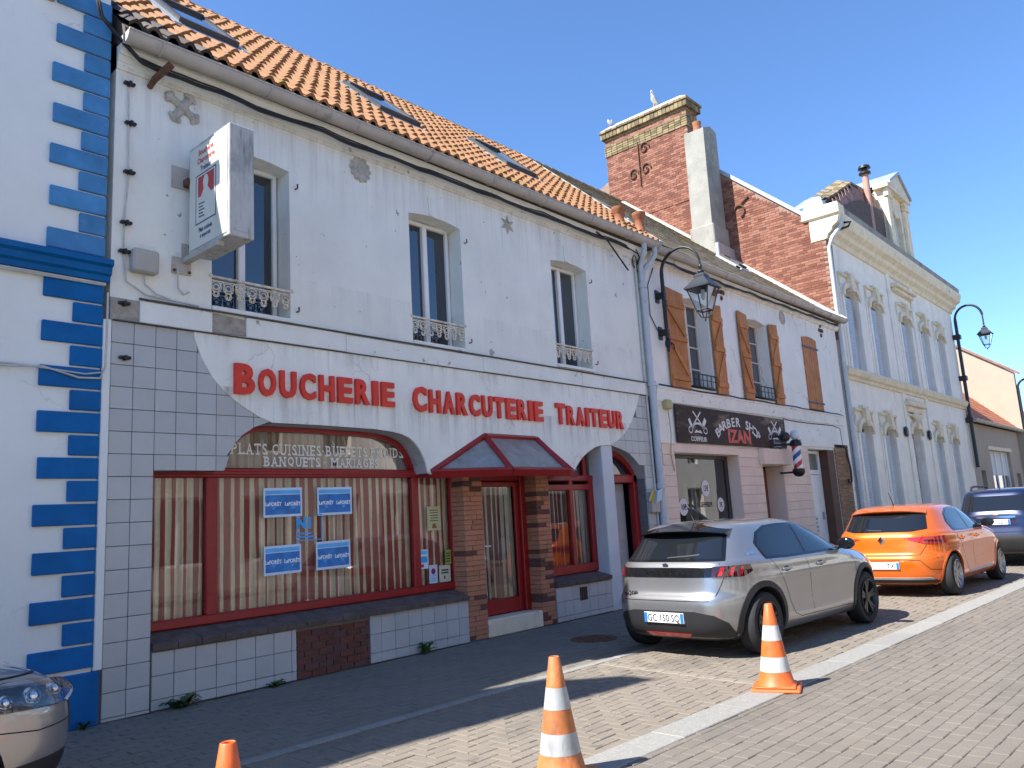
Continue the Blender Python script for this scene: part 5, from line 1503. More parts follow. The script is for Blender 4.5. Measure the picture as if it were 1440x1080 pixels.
for (y0, z0), (y1, z1) in (((-.62, 7.55), (4.6, 11.33)), ((4.6, 11.33), (9.9, 7.5))):
    m = MB(); m.add([(48.9, y0, z0), (53.6, y0 + (2.4 if y0 < 0 else 0), z0 + (1.74 if y0 < 0 else 0)), (53.6, y1, z1), (48.9, y1, z1), (48.9, y0, z0 + .14), (53.6, y0 + (2.4 if y0 < 0 else 0), z0 + (1.88 if y0 < 0 else .14)), (53.6, y1, z1 + .14), (48.9, y1, z1 + .14)],
        [(0, 3, 2, 1), (4, 5, 6, 7), (0, 1, 5, 4), (1, 2, 6, 5), (2, 3, 7, 6), (3, 0, 4, 7)]); m.build('roof', M_slate, GB)
FH = thing('far_red_roof_house', 'far house with a bright orange red tiled roof at the street end', 'house', (80, 4, 0))
MB().box(60, 102, 1.4, 7, 0, 5.0).build('wall', pm('far_cream_render', (.60, .56, .50), .9, .06, 1), FH)
m = MB(); m.add([(59.7, 1.1, 4.95), (102.3, 1.1, 4.95), (102.3, 4.2, 8.2), (59.7, 4.2, 8.2), (59.7, 7.3, 4.95), (102.3, 7.3, 4.95)], [(0, 1, 2, 3), (3, 2, 5, 4), (0, 4, 5, 1), (0, 3, 4), (1, 5, 2)]); fro = m.build('roof', M_slate, FH)
lt = MB(); la = math.atan2(3.25, 3.1)
for r in range(12):
    for c in range(106):
        x = 59.7 + c * .4; y = 1.08 + r * .36 * math.cos(la); z = 4.98 + r * .36 * math.sin(la)
        lt.add([(x, y, z + .05), (x + .38, y, z + .05), (x + .38, y + .25, z + .31), (x, y + .25, z + .31), (x, y, z), (x + .38, y, z)], [(0, 1, 2, 3), (4, 5, 1, 0)])
o = lt.build('tile_field', pm('orange_far_tile', (.55, .20, .085), .8, .15, 2, 0, rnd=.25), fro, fix=False); o['kind'] = 'stuff'
for a in range(61, 100, 4): MB().box(a, a + 1.2, 1.36, 1.42, 1.0, 3.0).build('window', M_glassdark, FH)
CH2 = thing('street_closing_house', 'cream house closing the view at the far end of the street', 'house', (115, -8, 0))
MB().box(112, 122, -22, 3, 0, 6.5).build('wall', pm('far_cream_render', (.6, .56, .5)), CH2)
m = MB(); m.plate([(-22.4, 6.5), (-9.5, 10.5), (3.4, 6.5)], [], 112, 122, 'yz'); m.build('roof', M_slate, CH2)
for yy in (-18, -14, -10, -6, -2):
    MB().box(111.95, 112.02, yy - .6, yy + .6, 3.8, 5.6).build('window', M_glassdark, CH2); MB().box(111.95, 112.02, yy - .6, yy + .6, .9, 2.7).build('window', M_glassdark, CH2)

# ------------------------------------------------------------------ cars
M_cglass = pm('tinted_car_glass', (.010, .012, .015), .015, .05, 1, 0, spec=.8)
M_tyre = pm('tyre_rubber', (.016, .016, .017), .8, .15, 20, .2, 60)
M_alloy = pm('alloy_wheel', (.36, .37, .38), .3, .05, 3, 0, metal=.9)
M_alloydk = pm('dark_alloy', (.05, .05, .052), .35, .1, 3, 0, metal=.6)
M_trim = pm('black_car_plastic', (.018, .018, .02), .55, .1, 6, .05, 80)
M_gloss = pm('gloss_black_trim', (.008, .008, .009), .08, .05, 2, 0, spec=.6)
M_well = pm('wheel_well_black', (.008, .008, .008), .95, .1, 5)
M_seam = pm('panel_gap', (.010, .010, .011), .9, .05, 5)
M_tail = pm('red_tail_lamp', (.40, .010, .016), .06, .15, 6, 0, spec=.7, coat=1)
M_taildk = pm('smoked_tail_lamp', (.035, .006, .008), .06, .15, 6, 0, spec=.7, coat=1)
M_chrome = pm('chrome', (.75, .76, .78), .08, .02, 3, 0, metal=1.0)
M_plate = pm('plate_white', (.74, .75, .73), .4, .03, 5)
M_plateblue = pm('plate_blue_band', (.02, .16, .50), .4, .05, 5)
M_lampglass = glass('lamp_lens', (.93, .95, .96), .95, .0, 1.6)

def catmull(rows, sub=4):
    out = []
    n = len(rows)
    for i in range(n - 1):
        p0, p1, p2, p3 = rows[max(i - 1, 0)], rows[i], rows[i + 1], rows[min(i + 2, n - 1)]
        for k in range(sub):
            t = k / sub
            r = []
            for a, b, c, d in zip(p0, p1, p2, p3):
                m1 = (c - a) * .5; m2 = (d - b) * .5
                if (c - b) == 0: m1 = m2 = 0
                else:
                    if m1 * (c - b) < 0: m1 = 0
                    if m2 * (c - b) < 0: m2 = 0
                t2, t3 = t * t, t * t * t
                r.append((2 * t3 - 3 * t2 + 1) * b + (t3 - 2 * t2 + t) * m1 + (-2 * t3 + 3 * t2) * c + (t3 - t2) * m2)
            out.append(tuple(r))
    out.append(tuple(rows[-1]))
    return out

class Car:
    def __init__(self, root, rows, paint, wheels, rw=.32, arch=.365, track=.0):
        self.root, self.paint = root, paint
        self.rows = catmull(rows)
        self.wx = wheels; self.rw = rw; self.arch = arch
        self.cache = {}
    def at(self, z):
        R_ = self.rows
        if z <= R_[0][0]: return R_[0]
        for a, b in zip(R_, R_[1:]):
            if a[0] <= z <= b[0]:
                t = (z - a[0]) / (b[0] - a[0]) if b[0] > a[0] else 0
                return tuple(p + (q - p) * t for p, q in zip(a, b))
        return R_[-1]
    def flare(self, x, z):
        f = 0
        for w_ in self.wx: f += .024 * math.exp(-((x - w_) / .40) ** 2) * math.exp(-((z - .58) / .22) ** 2)
        mid = sum(self.wx) / 2
        f -= .020 * math.exp(-((x - mid) / .75) ** 4) * math.exp(-((z - .52) / .16) ** 2)
        f += .010 * math.exp(-((z - .80) / .045) ** 2) * math.exp(-((x - mid) / 1.5) ** 4)
        return f
    def sidey(self, x, z):
        _, xr, xf, b, nr, nf = self.at(z)
        cx, a = (xr + xf) / 2, (xf - xr) / 2
        u = (x - cx) / a; n = nf if u > 0 else nr
        u = min(.9995, abs(u))
        return b * (1 - u ** n) ** (1 / n) * (1 + self.flare(x, z) / max(b, .1))
    def half(self, z):
        k = round(z, 3)
        if k in self.cache: return self.cache[k]
        _, xr, xf, b, nr, nf = self.at(z)
        cx, a = (xr + xf) / 2, (xf - xr) / 2
        pts = []
        N = 90
        for i in range(N + 1):
            t = math.pi * i / N
            c, s = -math.cos(t), math.sin(t)
            n = nf if c > 0 else nr
            x = cx + a * math.copysign(abs(c) ** (2 / n), c)
            y = b * abs(s) ** (2 / n)
            y *= 1 + self.flare(x, z) / max(b, .1)
            pts.append((x, y))
        cum = [0]
        for p, q in zip(pts, pts[1:]): cum.append(cum[-1] + math.hypot(q[0] - p[0], q[1] - p[1]))
        self.cache[k] = (pts, cum)
        return self.cache[k]
    def arcpt(self, s, z, front=False):
        pts, cum = self.half(z)
        d = abs(s)
        if front: d = cum[-1] - d
        d = max(0, min(cum[-1] - 1e-6, d))
        lo = 0
        for i in range(len(cum) - 1):
            if cum[i] <= d <= cum[i + 1]: lo = i; break
        t = (d - cum[lo]) / max(1e-9, cum[lo + 1] - cum[lo])
        x = pts[lo][0] + (pts[lo + 1][0] - pts[lo][0]) * t; y = pts[lo][1] + (pts[lo + 1][1] - pts[lo][1]) * t
        return Vector((x, -y if s > 0 else y, z))
    def pt(self, kind, u, z):
        if kind == 'rear': return self.arcpt(u, z)
        if kind == 'front': return self.arcpt(u, z, True)
        if kind == 'right': return Vector((u, -self.sidey(u, z), z))
        return Vector((u, self.sidey(u, z), z))
    def norm(self, kind, u, z):
        e = .012
        p = self.pt(kind, u, z)
        du = self.pt(kind, u + e, z) - self.pt(kind, u - e, z); dz = self.pt(kind, u, z + e) - self.pt(kind, u, z - e)
        n = du.cross(dz)
        if n.length < 1e-9: n = Vector((-1, 0, 0))
        n.normalize()
        c = Vector((2.0, 0, .6))
        if n.dot(p - c) < 0: n = -n
        return n
    def patch(self, name, kind, poly, mat, off=.004, cell=.05, parent=None, rim=True):
        us = [p[0] for p in poly]; vs_ = [p[1] for p in poly]
        bm = bmesh.new(); vert = {}
        def V(u, v, o):
            k = (round(u, 4), round(v, 4), o)
            if k not in vert: vert[k] = bm.verts.new(self.pt(kind, u, v) + self.norm(kind, u, v) * o)
            return vert[k]
        nu = max(1, int(math.ceil((max(us) - min(us)) / cell))); nv = max(1, int(math.ceil((max(vs_) - min(vs_)) / cell)))
        for i in range(nu):
            for j in range(nv):
                u0 = min(us) + (max(us) - min(us)) * i / nu; u1 = min(us) + (max(us) - min(us)) * (i + 1) / nu
                v0 = min(vs_) + (max(vs_) - min(vs_)) * j / nv; v1 = min(vs_) + (max(vs_) - min(vs_)) * (j + 1) / nv
                p = list(poly)
                for q, n in (((u0, v0), (1, 0)), ((u1, v0), (-1, 0)), ((u0, v0), (0, 1)), ((u0, v1), (0, -1))):
                    p = clip_half(p, q, n)
                    if len(p) < 3: break
                if len(p) < 3: continue
                vv = []
                for a in p:
                    w_ = V(a[0], a[1], off)
                    if w_ not in vv: vv.append(w_)
                if len(vv) < 3: continue
                try: bm.faces.new(vv)
                except ValueError: pass
        bmesh.ops.remove_doubles(bm, verts=bm.verts, dist=.0006)
        bmesh.ops.recalc_face_normals(bm, faces=bm.faces)
        s = sum(f.normal.dot(f.calc_center_median() - Vector((2, 0, .6))) for f in bm.faces)
        if s < 0: bmesh.ops.reverse_faces(bm, faces=bm.faces)
        if rim:
            ed = [e for e in bm.edges if e.is_boundary]
            r = bmesh.ops.extrude_edge_only(bm, edges=ed)
            nvs = [g for g in r['geom'] if isinstance(g, bmesh.types.BMVert)]
            for v in nvs:
                d = (v.co - Vector((2.0, 0, .7))); 
                v.co += -d.normalized() * (off + .012)
        me = bpy.data.meshes.new(name); bm.to_mesh(me); bm.free()
        me.materials.append(mat); me.shade_smooth(); me.set_sharp_from_angle(angle=RAD(35))
        o = bpy.data.objects.new(name, me); COL.objects.link(o); o.parent = parent or self.root
        return o
    def seam(self, kind, pts, wd=.006, name='panel_gap', mat=None, off=.0015):
        m = MB()
        for a, b in zip(pts, pts[1:]):
            l = math.hypot(b[0] - a[0], b[1] - a[1]); n = max(1, int(l / .05))
            nx_, nz_ = -(b[1] - a[1]) / l * wd / 2, (b[0] - a[0]) / l * wd / 2
            for i in range(n):
                q = []
                for t, sg in ((i / n, -1), ((i + 1) / n, -1), ((i + 1) / n, 1), (i / n, 1)):
                    u, v = a[0] + (b[0] - a[0]) * t + nx_ * sg, a[1] + (b[1] - a[1]) * t + nz_ * sg
                    q.append(self.pt(kind, u, v) + self.norm(kind, u, v) * off)
                m.quad(*q)
        return m.build(name, mat or M_seam, self.root, local=True, fix=False)
    def body(self):
        rows = self.rows; N = 120
        m = MB()
        for z, xr, xf, b, nr, nf in rows:
            cx, a = (xr + xf) / 2, (xf - xr) / 2
            for i in range(N):
                t = 2 * math.pi * (i + .5) / N
                c, s = math.cos(t), math.sin(t)
                n = nf if c > 0 else nr
                x = cx + a * math.copysign(abs(c) ** (2 / n), c)
                y = b * math.copysign(abs(s) ** (2 / n), s)
                y *= 1 + self.flare(x, z) / max(b, .1)
                m.v.append((x, y, z))
        for r in range(len(rows) - 1):
            for i in range(N): m.f.append((r * N + i, r * N + (i + 1) % N, (r + 1) * N + (i + 1) % N, (r + 1) * N + i))
        m.f.append(tuple(reversed(range(N)))); m.f.append(tuple((len(rows) - 1) * N + i for i in range(N)))
        me = m.mesh('body', self.paint)
        ob = bpy.data.objects.new('body', me); COL.objects.link(ob)
        cut = MB()
        for w_ in self.wx:
            for s in (-1, 1): cut.lathe([(self.arch, s * .52), (self.arch, s * 1.2)], (w_, 0, self.rw + .02), 40, 'y')
        cme = cut.mesh('cut', M_well)
        co = bpy.data.objects.new('cut', cme); COL.objects.link(co)
        md = ob.modifiers.new('b', 'BOOLEAN'); md.operation = 'DIFFERENCE'; md.object = co; md.solver = 'EXACT'; md.material_mode = 'TRANSFER'
        dg = bpy.context.evaluated_depsgraph_get()
        me2 = bpy.data.meshes.new_from_object(ob.evaluated_get(dg))
        ob.modifiers.clear(); ob.data = me2
        bpy.data.objects.remove(co); bpy.data.meshes.remove(cme)
        me2.shade_smooth(); me2.set_sharp_from_angle(angle=RAD(42))
        ob.parent = self.root
        return ob
    def wheels(self, halfw, rimmat, spokes=5, cap=M_chrome):
        r = self.rw
        ty = MB().lathe([(r * .66, -.10), (r * .92, -.105), (r * .985, -.085), (r, -.05), (r, .05), (r * .985, .085), (r * .92, .105), (r * .66, .10)], (0, 0, 0), 40, 'y', cap=False)
        tym = ty.mesh('tyre', M_tyre, 40)
        rm = MB().lathe([(r * .67, -.105), (r * .69, -.115), (r * .66, -.12), (r * .62, -.095), (r * .60, .09), (r * .67, .1)], (0, 0, 0), 40, 'y', cap=False)
        for k in range(spokes):
            for d in (-.16, .16):
                t = 2 * math.pi * k / spokes + d * (10 / spokes) * .5 + .3
                t2 = 2 * math.pi * k / spokes + d * .35 * (10 / spokes) + .3
                c, s = math.cos(t), math.sin(t); c2, s2 = math.cos(t2), math.sin(t2)
                w_ = .020
                p0 = (r * .14 * c2, r * .14 * s2); p1 = (r * .64 * c, r * .64 * s); nx_, nz_ = -s * w_, c * w_
                rm.add([(p0[0] - nx_, -.085, p0[1] - nz_), (p0[0] + nx_, -.085, p0[1] + nz_), (p1[0] + nx_, -.105, p1[1] + nz_), (p1[0] - nx_, -.105, p1[1] - nz_),
                        (p0[0] - nx_, -.04, p0[1] - nz_), (p0[0] + nx_, -.04, p0[1] + nz_), (p1[0] + nx_, -.06, p1[1] + nz_), (p1[0] - nx_, -.06, p1[1] - nz_)],
                       [(0, 1, 2, 3), (0, 4, 5, 1), (1, 5, 6, 2), (2, 6, 7, 3), (3, 7, 4, 0)])
        rm.lathe([(r * .20, -.06), (r * .19, -.092), (r * .10, -.10), (.001, -.10)], (0, 0, 0), 20, 'y')
        rmm = rm.mesh('rim', rimmat, 40)
        dk = MB().lathe([(r * .60, -.01), (.001, -.01)], (0, 0, 0), 24, 'y', cap=False).mesh('brake_disc', M_alloydk)
        for w_ in self.wx:
            for s in (-1, 1):
                e = bpy.data.objects.new('wheel', None); COL.objects.link(e); e.parent = self.root
                e.location = (w_, s * (halfw - .105), r); e.empty_display_size = .1
                if s > 0: e.rotation_euler = (0, 0, math.pi)
                for nm, me in (('tyre', tym), ('rim', rmm), ('brake_disc', dk)): link(nm, me, e, (0, 0, 0), world=False)
    def archtrim(self, mat, w_=.05):
        for cx in self.wx:
            for kind in ('right', 'left'):
                m = MB(); n = 28; r0, r1 = self.arch - .012, self.arch + w_
                zc = self.rw + .02
                ring = []
                for i in range(n + 1):
                    t = RAD(-28 + 236 * i / n)
                    row = []
                    for rr_, of in ((r0, -.02), (r0, .010), (r1, .008), (r1, -.01)):
                        u, v = cx + rr_ * math.cos(t), max(.19, zc + rr_ * math.sin(t))
                        row.append(self.pt(kind, u, v) + self.norm(kind, u, v) * of)
                    ring.append(row)
                for a, b in zip(ring, ring[1:]):
                    for j in range(3): m.quad(a[j], b[j], b[j + 1], a[j + 1])
                m.build('wheel_arch_trim', mat, self.root, 40, local=True, fix=False)
    def plate(self, z, txt, w_=.26, h=.055, tilt=0.0, u0=0.0, shift=0.0):
        x = min(self.pt('rear', u0 + e, zz).x for e in (-w_, 0) for zz in (z - h, z + h)) if False else self.pt('rear', u0, z).x
        x -= .012
        p = MB().cbox(x - .006, x + .03, u0 * -1 - w_, u0 * -1 + w_, z - h, z + h, .004).build('number_plate', M_plate, self.root, local=True)
        MB().box(x - .0075, x - .005, -u0 + w_ - .045, -u0 + w_ - .004, z - h + .004, z + h - .004).build('country_band', M_plateblue, p, local=True)
        MB().box(x - .0075, x - .005, -u0 - w_ + .004, -u0 - w_ + .042, z - h + .004, z + h - .004).build('region_band', M_plateblue, p, local=True)
        t = text_mesh(txt, .105, 0, .0015, .85)
        t.v = [(x - .0085, -q[0] - u0 - shift, z - .037 + q[2]) for q in t.v]
        t.build('registration', M_ink, p, local=True, fix=False)
        return p
    def mirror(self, x, z, mat):
        for s in (-1, 1):
            y = self.sidey(x, z) 
            m = MB(); m.blob((x - .02, s * (y + .13), z + .05), (.085, .11, .075), 14, 9)
            m.v = [(p[0] if p[0] > x - .07 else x - .07, p[1], p[2]) for p in m.v]
            o = m.build('door_mirror', mat, self.root, 50, local=True)
            MB().tube([(x + .02, s * (y - .02), z), (x, s * (y + .06), z + .02)], .022, 8).build('mirror_arm', M_trim, o, 50, local=True)
    def handle(self, kind, x, z, mat):
        p = self.pt(kind, x, z); n = self.norm(kind, x, z); s = 1 if kind == 'left' else -1
        m = MB(); m.cbox(x - .10, x + .10, p.y + s * .012 - .012, p.y + s * .012 + .012, z - .015, z + .015, .008)
        o = m.build('door_handle', mat, self.root, 40, local=True)
        self.patch('handle_cup', kind, [(x - .07 + .07 * math.cos(t * .524) + .07, z + .03 * math.sin(t * .524)) for t in range(12)], M_trim, .002, .05, o, False)

def antenna(root, x, z, l=.22):
    m = MB(); m.tube([(x, 0, z - .02), (x - .03, 0, z + .03), (x - l * .8, 0, z + l)], [.014, .008, .004], 6); m.build('antenna', M_black, root, 50, local=True)

# --- silver hatchback in front of the barber
def hatch_rows(h=1.43, L=4.055, W=.8725, nr=5.0, nf=4.2):
    k = h / 1.43; e = L - 4.055
    base = [(.17, .30, 3.72, .70), (.21, .13, 3.93, .80), (.30, .045, 4.01, .852), (.42, .012, 4.05, .870), (.54, .0, 4.055, .8725), (.62, .012, 4.05, .8725), (.68, .055, 4.03, .8725),
            (.76, .075, 3.97, .870), (.84, .085, 3.84, .863), (.90, .095, 3.66, .855), (.95, .11, 3.42, .842), (.99, .135, 3.16, .822), (1.03, .17, 2.98, .800), (1.10, .235, 2.83, .768), (1.20, .325, 2.60, .722),
            (1.28, .395, 2.38, .684), (1.34, .44, 2.18, .645), (1.375, .50, 2.05, .60), (1.40, .60, 1.93, .53), (1.418, .76, 1.80, .42), (1.428, .98, 1.62, .27), (1.431, 1.18, 1.45, .12)]
    return [(z * k if z > .99 else z, xr, xf + e, b * W / .8725, nr if z < 1.0 else nr - .6, nf if z < 1.0 else nf - .3) for z, xr, xf, b in base]
M_silver = pm('silver_car_paint', (.36, .36, .365), .28, .02, 3, 0, metal=.75, coat=1.0)
def finish_common(C, paint, dlo, split, tilt=0):
    for kind in ('right', 'left'):
        C.patch('window_surround', kind, [(p[0] + (.025 if p[0] > split else -.025) * 1.0, p[1] + (.022 if p[1] > 1.1 else -.020)) for p in dlo], M_gloss, .0025, .06)
        fr = clip_half(dlo, (split + .035, 1), (1, 0)); rr_ = clip_half(dlo, (split - .035, 1), (-1, 0))
        C.patch('front_door_glass', kind, fr, M_cglass, .006, .06, rim=False); C.patch('rear_door_glass', kind, rr_, M_cglass, .006, .06, rim=False)
S1 = thing('silver_hatchback', 'silver grey hatchback with plate GC 150 SQ parked before the barber shop', 'car', (7.72, -2.98, 0), rz=-.085)
C = Car(S1, hatch_rows(), M_silver, (.69, 3.23), .325, .372)
C.body(); C.wheels(.865, M_alloydk, 5); C.archtrim(M_trim, .052)
dlo = [(.86, 1.005), (1.3, .992), (2.86, .992), (2.76, 1.05), (2.50, 1.18), (2.22, 1.285), (1.9, 1.322), (1.5, 1.33), (1.15, 1.318), (.92, 1.255), (.80, 1.14)]
finish_common(C, M_silver, dlo, 1.72)
C.patch('rear_window_surround', 'rear', [(-.69, 1.005), (.69, 1.005), (.585, 1.31), (.40, 1.335), (-.40, 1.335), (-.585, 1.31)], M_gloss, .003, .06)
C.patch('rear_window', 'rear', [(-.64, 1.025), (.64, 1.025), (.545, 1.285), (.40, 1.305), (-.40, 1.305), (-.545, 1.285)], M_cglass, .007, .06, rim=False)
m = MB(); m.plate([(.30, 1.318), (.285, 1.333), (.40, 1.372), (.62, 1.402), (.62, 1.37), (.46, 1.325)], [], -.57, .57); m.v = [(p[0] + .14 * (abs(p[1]) / .57) ** 3, p[1], p[2] - .025 * (abs(p[1]) / .57) ** 2) for p in m.v]
mm = MB()
N_ = 16
prof = [(.30, 1.318), (.285, 1.333), (.40, 1.372), (.64, 1.412), (.64, 1.37), (.46, 1.325)]
for i in range(N_ + 1):
    y = -.585 + 1.17 * i / N_; e = abs(y) / .585
    mm.v += [(px + .17 * e ** 3, y, pz - .045 * e ** 2.5) for px, pz in prof]
for i in range(N_):
    for j in range(6): mm.f.append((i * 6 + j, i * 6 + (j + 1) % 6, (i + 1) * 6 + (j + 1) % 6, (i + 1) * 6 + j))
mm.f.append(tuple(range(6))); mm.f.append(tuple(N_ * 6 + j for j in range(6)))
mm.build('roof_spoiler', M_gloss, S1, 40, local=True)
C.patch('tail_band', 'rear', [(-.74, .845), (.74, .845), (.74, .945), (-.74, .945)], M_gloss, .006, .05)
for s in (-1, 1):
    lp = C.patch('tail_lamp', 'rear', [(s * .57, .845), (s * .93, .835), (s * 1.07, .885), (s * 1.02, .955), (s * .58, .95)], M_taildk, .012, .04)
    for k in range(3):
        u = .66 + k * .115
        C.patch('lamp_claw', 'rear', [(s * (u - .03), .855), (s * (u + .015), .855), (s * (u + .045), .94), (s * (u + .0), .94)], M_tail, .016, .04, lp)
C.patch('lower_bumper', 'rear', [(-.80, .26), (-.72, .185), (.72, .185), (.80, .26), (.74, .38), (.60, .46), (.40, .50), (-.40, .50), (-.60, .46), (-.74, .38)], M_trim, .007, .06)
C.patch('reflector', 'rear', [(-.30, .265), (.30, .265), (.24, .225), (-.24, .225)], M_tail, .014, .06)
C.plate(.425, 'GC 150 SQ')
C.seam('rear', [(-.64, .985), (-.70, .84), (-.62, .66), (-.55, .605), (.55, .605), (.62, .66), (.70, .84), (.64, .985)], .008)
for k, ch in enumerate('PEUGEOT'):
    t = text_mesh(ch, .040, 0, .001, 1.2); x = C.pt('rear', 0, .89).x - .011; t.v = [(x + .006 * abs(.24 - k * .08), .24 - k * .08 - q[0], .878 + q[2]) for q in t.v]; t.build('badge_letter', M_chrome, S1, local=True, fix=False)
t = text_mesh('e-208', .075, 0, .002, 1.1); t.v = [(C.pt('rear', -.42, .66).x - .006, .46 - q[0], .645 + q[2]) for q in t.v]; t.build('model_badge', M_chrome, S1, local=True, fix=False)
x = C.pt('rear', 0, .968).x; MB().add([(x - .008, .035, .955), (x - .008, -.03, .95), (x - .010, -.035, .985), (x - .010, .0, .998), (x - .010, .04, .985)], [(0, 1, 2, 3, 4)]).build('emblem', M_chrome, S1, local=True, fix=False)
for kind in ('right', 'left'):
    C.seam(kind, [(2.86, .97), (2.95, .80), (2.93, .40), (2.88, .30)]); C.seam(kind, [(1.70, .985), (1.73, .70), (1.76, .31)])
    C.seam(kind, [(.93, .985), (1.02, .86), (1.12, .70), (1.20, .50), (1.30, .36), (1.45, .31), (2.86, .30)])
    C.handle(kind, 1.20, .855, M_silver); C.handle(kind, 2.02, .855, M_silver)
    C.patch('quarter_badge', kind, [(.60, 1.05), (.70, 1.05), (.71, 1.075), (.61, 1.075)], M_chrome, .003, .06)
C.mirror(2.70, .99, M_gloss); antenna(S1, .78, 1.41)
m = MB(); xw = C.pt('rear', -.1, 1.05).x; m.tube([(xw - .02, 0, 1.045), (xw + .0, -.25, 1.06), (xw + .05, -.42, 1.075)], .012, 6); m.build('wiper', M_black, S1, 50, local=True)

# --- orange hatchback
M_orange = pm('orange_car_paint', (.78, .15, .010), .25, .03, 3, 0, metal=.35, coat=1.0)
S2 = thing('orange_hatchback', 'bright orange hatchback parked between the silver car and the blue car', 'car', (13.58, -3.48, 0), rz=-.05)
C = Car(S2, hatch_rows(1.44, 4.05, .895, 4.6, 4.2), M_orange, (.69, 3.26), .325, .355)
C.body(); C.wheels(.885, M_alloy, 9); C.archtrim(M_orange, .022)
dlo = [(.95, 1.01), (1.4, .995), (2.86, .995), (2.76, 1.055), (2.50, 1.19), (2.22, 1.295), (1.9, 1.335), (1.5, 1.342), (1.2, 1.325), (.98, 1.25), (.88, 1.12)]
finish_common(C, M_orange, dlo, 1.70)
C.patch('rear_window', 'rear', [(-.68, 1.05), (-.45, 1.015), (.45, 1.015), (.68, 1.05), (.62, 1.28), (.40, 1.315), (-.40, 1.315), (-.62, 1.28)], M_cglass, .006, .06)
mm = MB(); prof = [(.33, 1.335), (.32, 1.35), (.42, 1.385), (.64, 1.418), (.64, 1.38), (.48, 1.335)]
for i in range(N_ + 1):
    y = -.59 + 1.18 * i / N_; e = abs(y) / .59
    mm.v += [(px + .17 * e ** 3, y, pz - .045 * e ** 2.5) for px, pz in prof]
for i in range(N_):
    for j in range(6): mm.f.append((i * 6 + j, i * 6 + (j + 1) % 6, (i + 1) * 6 + (j + 1) % 6, (i + 1) * 6 + j))
mm.f.append(tuple(range(6))); mm.f.append(tuple(N_ * 6 + j for j in range(6)))
mm.build('roof_spoiler', M_orange, S2, 40, local=True)
for s in (-1, 1):
    lp = C.patch('tail_lamp', 'rear', [(s * .34, .915), (s * .62, .83), (s * .98, .80), (s * 1.10, .85), (s * 1.04, .935), (s * .66, .935)], M_tail, .010, .04)
    C.patch('lamp_core', 'rear', [(s * .62, .865), (s * .95, .845), (s * 1.0, .865), (s * .64, .89)], M_taildk, .014, .04, lp)
x = C.pt('rear', 0, .89).x
MB().add([(x - .012, 0, .965), (x - .012, -.055, .885), (x - .012, 0, .805), (x - .012, .055, .885), (x - .030, -.008, .93), (x - .030, -.03, .885), (x - .03, 0, .84), (x - .03, .028, .885)],
         [(0, 1, 5, 4), (1, 2, 6, 5), (2, 3, 7, 6), (3, 0, 4, 7), (4, 5, 6, 7)]).build('emblem', M_chrome, S2, local=True)
C.plate(.50, 'TX', shift=.13)
C.patch('lower_skirt', 'rear', [(-.78, .185), (.78, .185), (.84, .25), (.74, .285), (-.74, .285), (-.84, .25)], M_trim, .007, .06)
C.patch('skirt_strip', 'rear', [(-.74, .285), (.74, .285), (.70, .315), (-.70, .315)], M_zinc, .009, .06)
C.seam('rear', [(-.60, 1.0), (-.66, .80), (-.56, .66), (.56, .66), (.66, .80), (.60, 1.0)], .008)
C.seam('rear', [(-.56, .58), (.56, .58), (.70, .44), (.95, .42)], .010); C.seam('rear', [(-.56, .58), (-.70, .44), (-.95, .42)], .010)
for kind in ('right', 'left'):
    C.seam(kind, [(2.86, .97), (2.95, .80), (2.93, .40), (2.88, .30)]); C.seam(kind, [(1.68, .985), (1.71, .70), (1.74, .31)])
    C.seam(kind, [(.98, .985), (1.06, .86), (1.14, .70), (1.22, .50), (1.32, .36), (1.45, .31), (2.86, .30)])
    C.handle(kind, 1.20, .86, M_orange); C.handle(kind, 2.0, .86, M_orange)
    C.patch('door_strip', kind, [(1.35, .30), (2.75, .30), (2.72, .335), (1.40, .335)], M_zinc, .006, .06)
C.mirror(2.70, 1.0, M_gloss); antenna(S2, .86, 1.43)
m = MB(); xw = C.pt('rear', -.1, 1.05).x; m.tube([(xw - .02, 0, 1.04), (xw + .01, .25, 1.05), (xw + .04, .38, 1.055)], .012, 6); m.build('wiper', M_black, S2, 50, local=True)

# --- dark blue estate-like four by four
M_navy = pm('navy_car_paint', (.010, .017, .055), .25, .03, 3, 0, metal=.4, coat=1.0)
S3 = thing('navy_four_by_four', 'tall dark blue car with roof rails parked ahead of the orange hatchback', 'car', (19.3, -4.05, 0), rz=-.05)
rows = [(.24, .30, 4.05, .74), (.30, .12, 4.24, .86), (.45, .03, 4.32, .895), (.60, .0, 4.34, .90), (.72, .03, 4.33, .90), (.85, .07, 4.28, .895), (.98, .085, 4.10, .885), (1.05, .10, 3.75, .875), (1.10, .115, 3.35, .86), (1.15, .14, 3.15, .84),
        (1.25, .20, 2.95, .805), (1.38, .28, 2.68, .765), (1.50, .35, 2.40, .725), (1.56, .40, 2.25, .69), (1.60, .50, 2.08, .62), (1.625, .68, 1.9, .50), (1.635, .95, 1.65, .30), (1.638, 1.15, 1.45, .14)]
C = Car(S3, [(z, a, b, c, 5.4 if z < 1.1 else 4.8, 4.4) for z, a, b, c in rows], M_navy, (.83, 3.50), .345, .40)
C.body(); C.wheels(.895, M_alloydk, 5); C.archtrim(M_trim, .06)
dlo = [(.80, 1.13), (2.95, 1.12), (2.80, 1.22), (2.5, 1.40), (2.2, 1.49), (1.2, 1.50), (.85, 1.46), (.68, 1.30)]
finish_common(C, M_navy, dlo, 1.75)
C.patch('rear_window', 'rear', [(-.66, 1.16), (.66, 1.16), (.58, 1.47), (-.58, 1.47)], M_cglass, .006, .06)
C.patch('name_strip', 'rear', [(-.36, 1.01), (.36, 1.01), (.36, 1.05), (-.36, 1.05)], M_chrome, .008, .06)
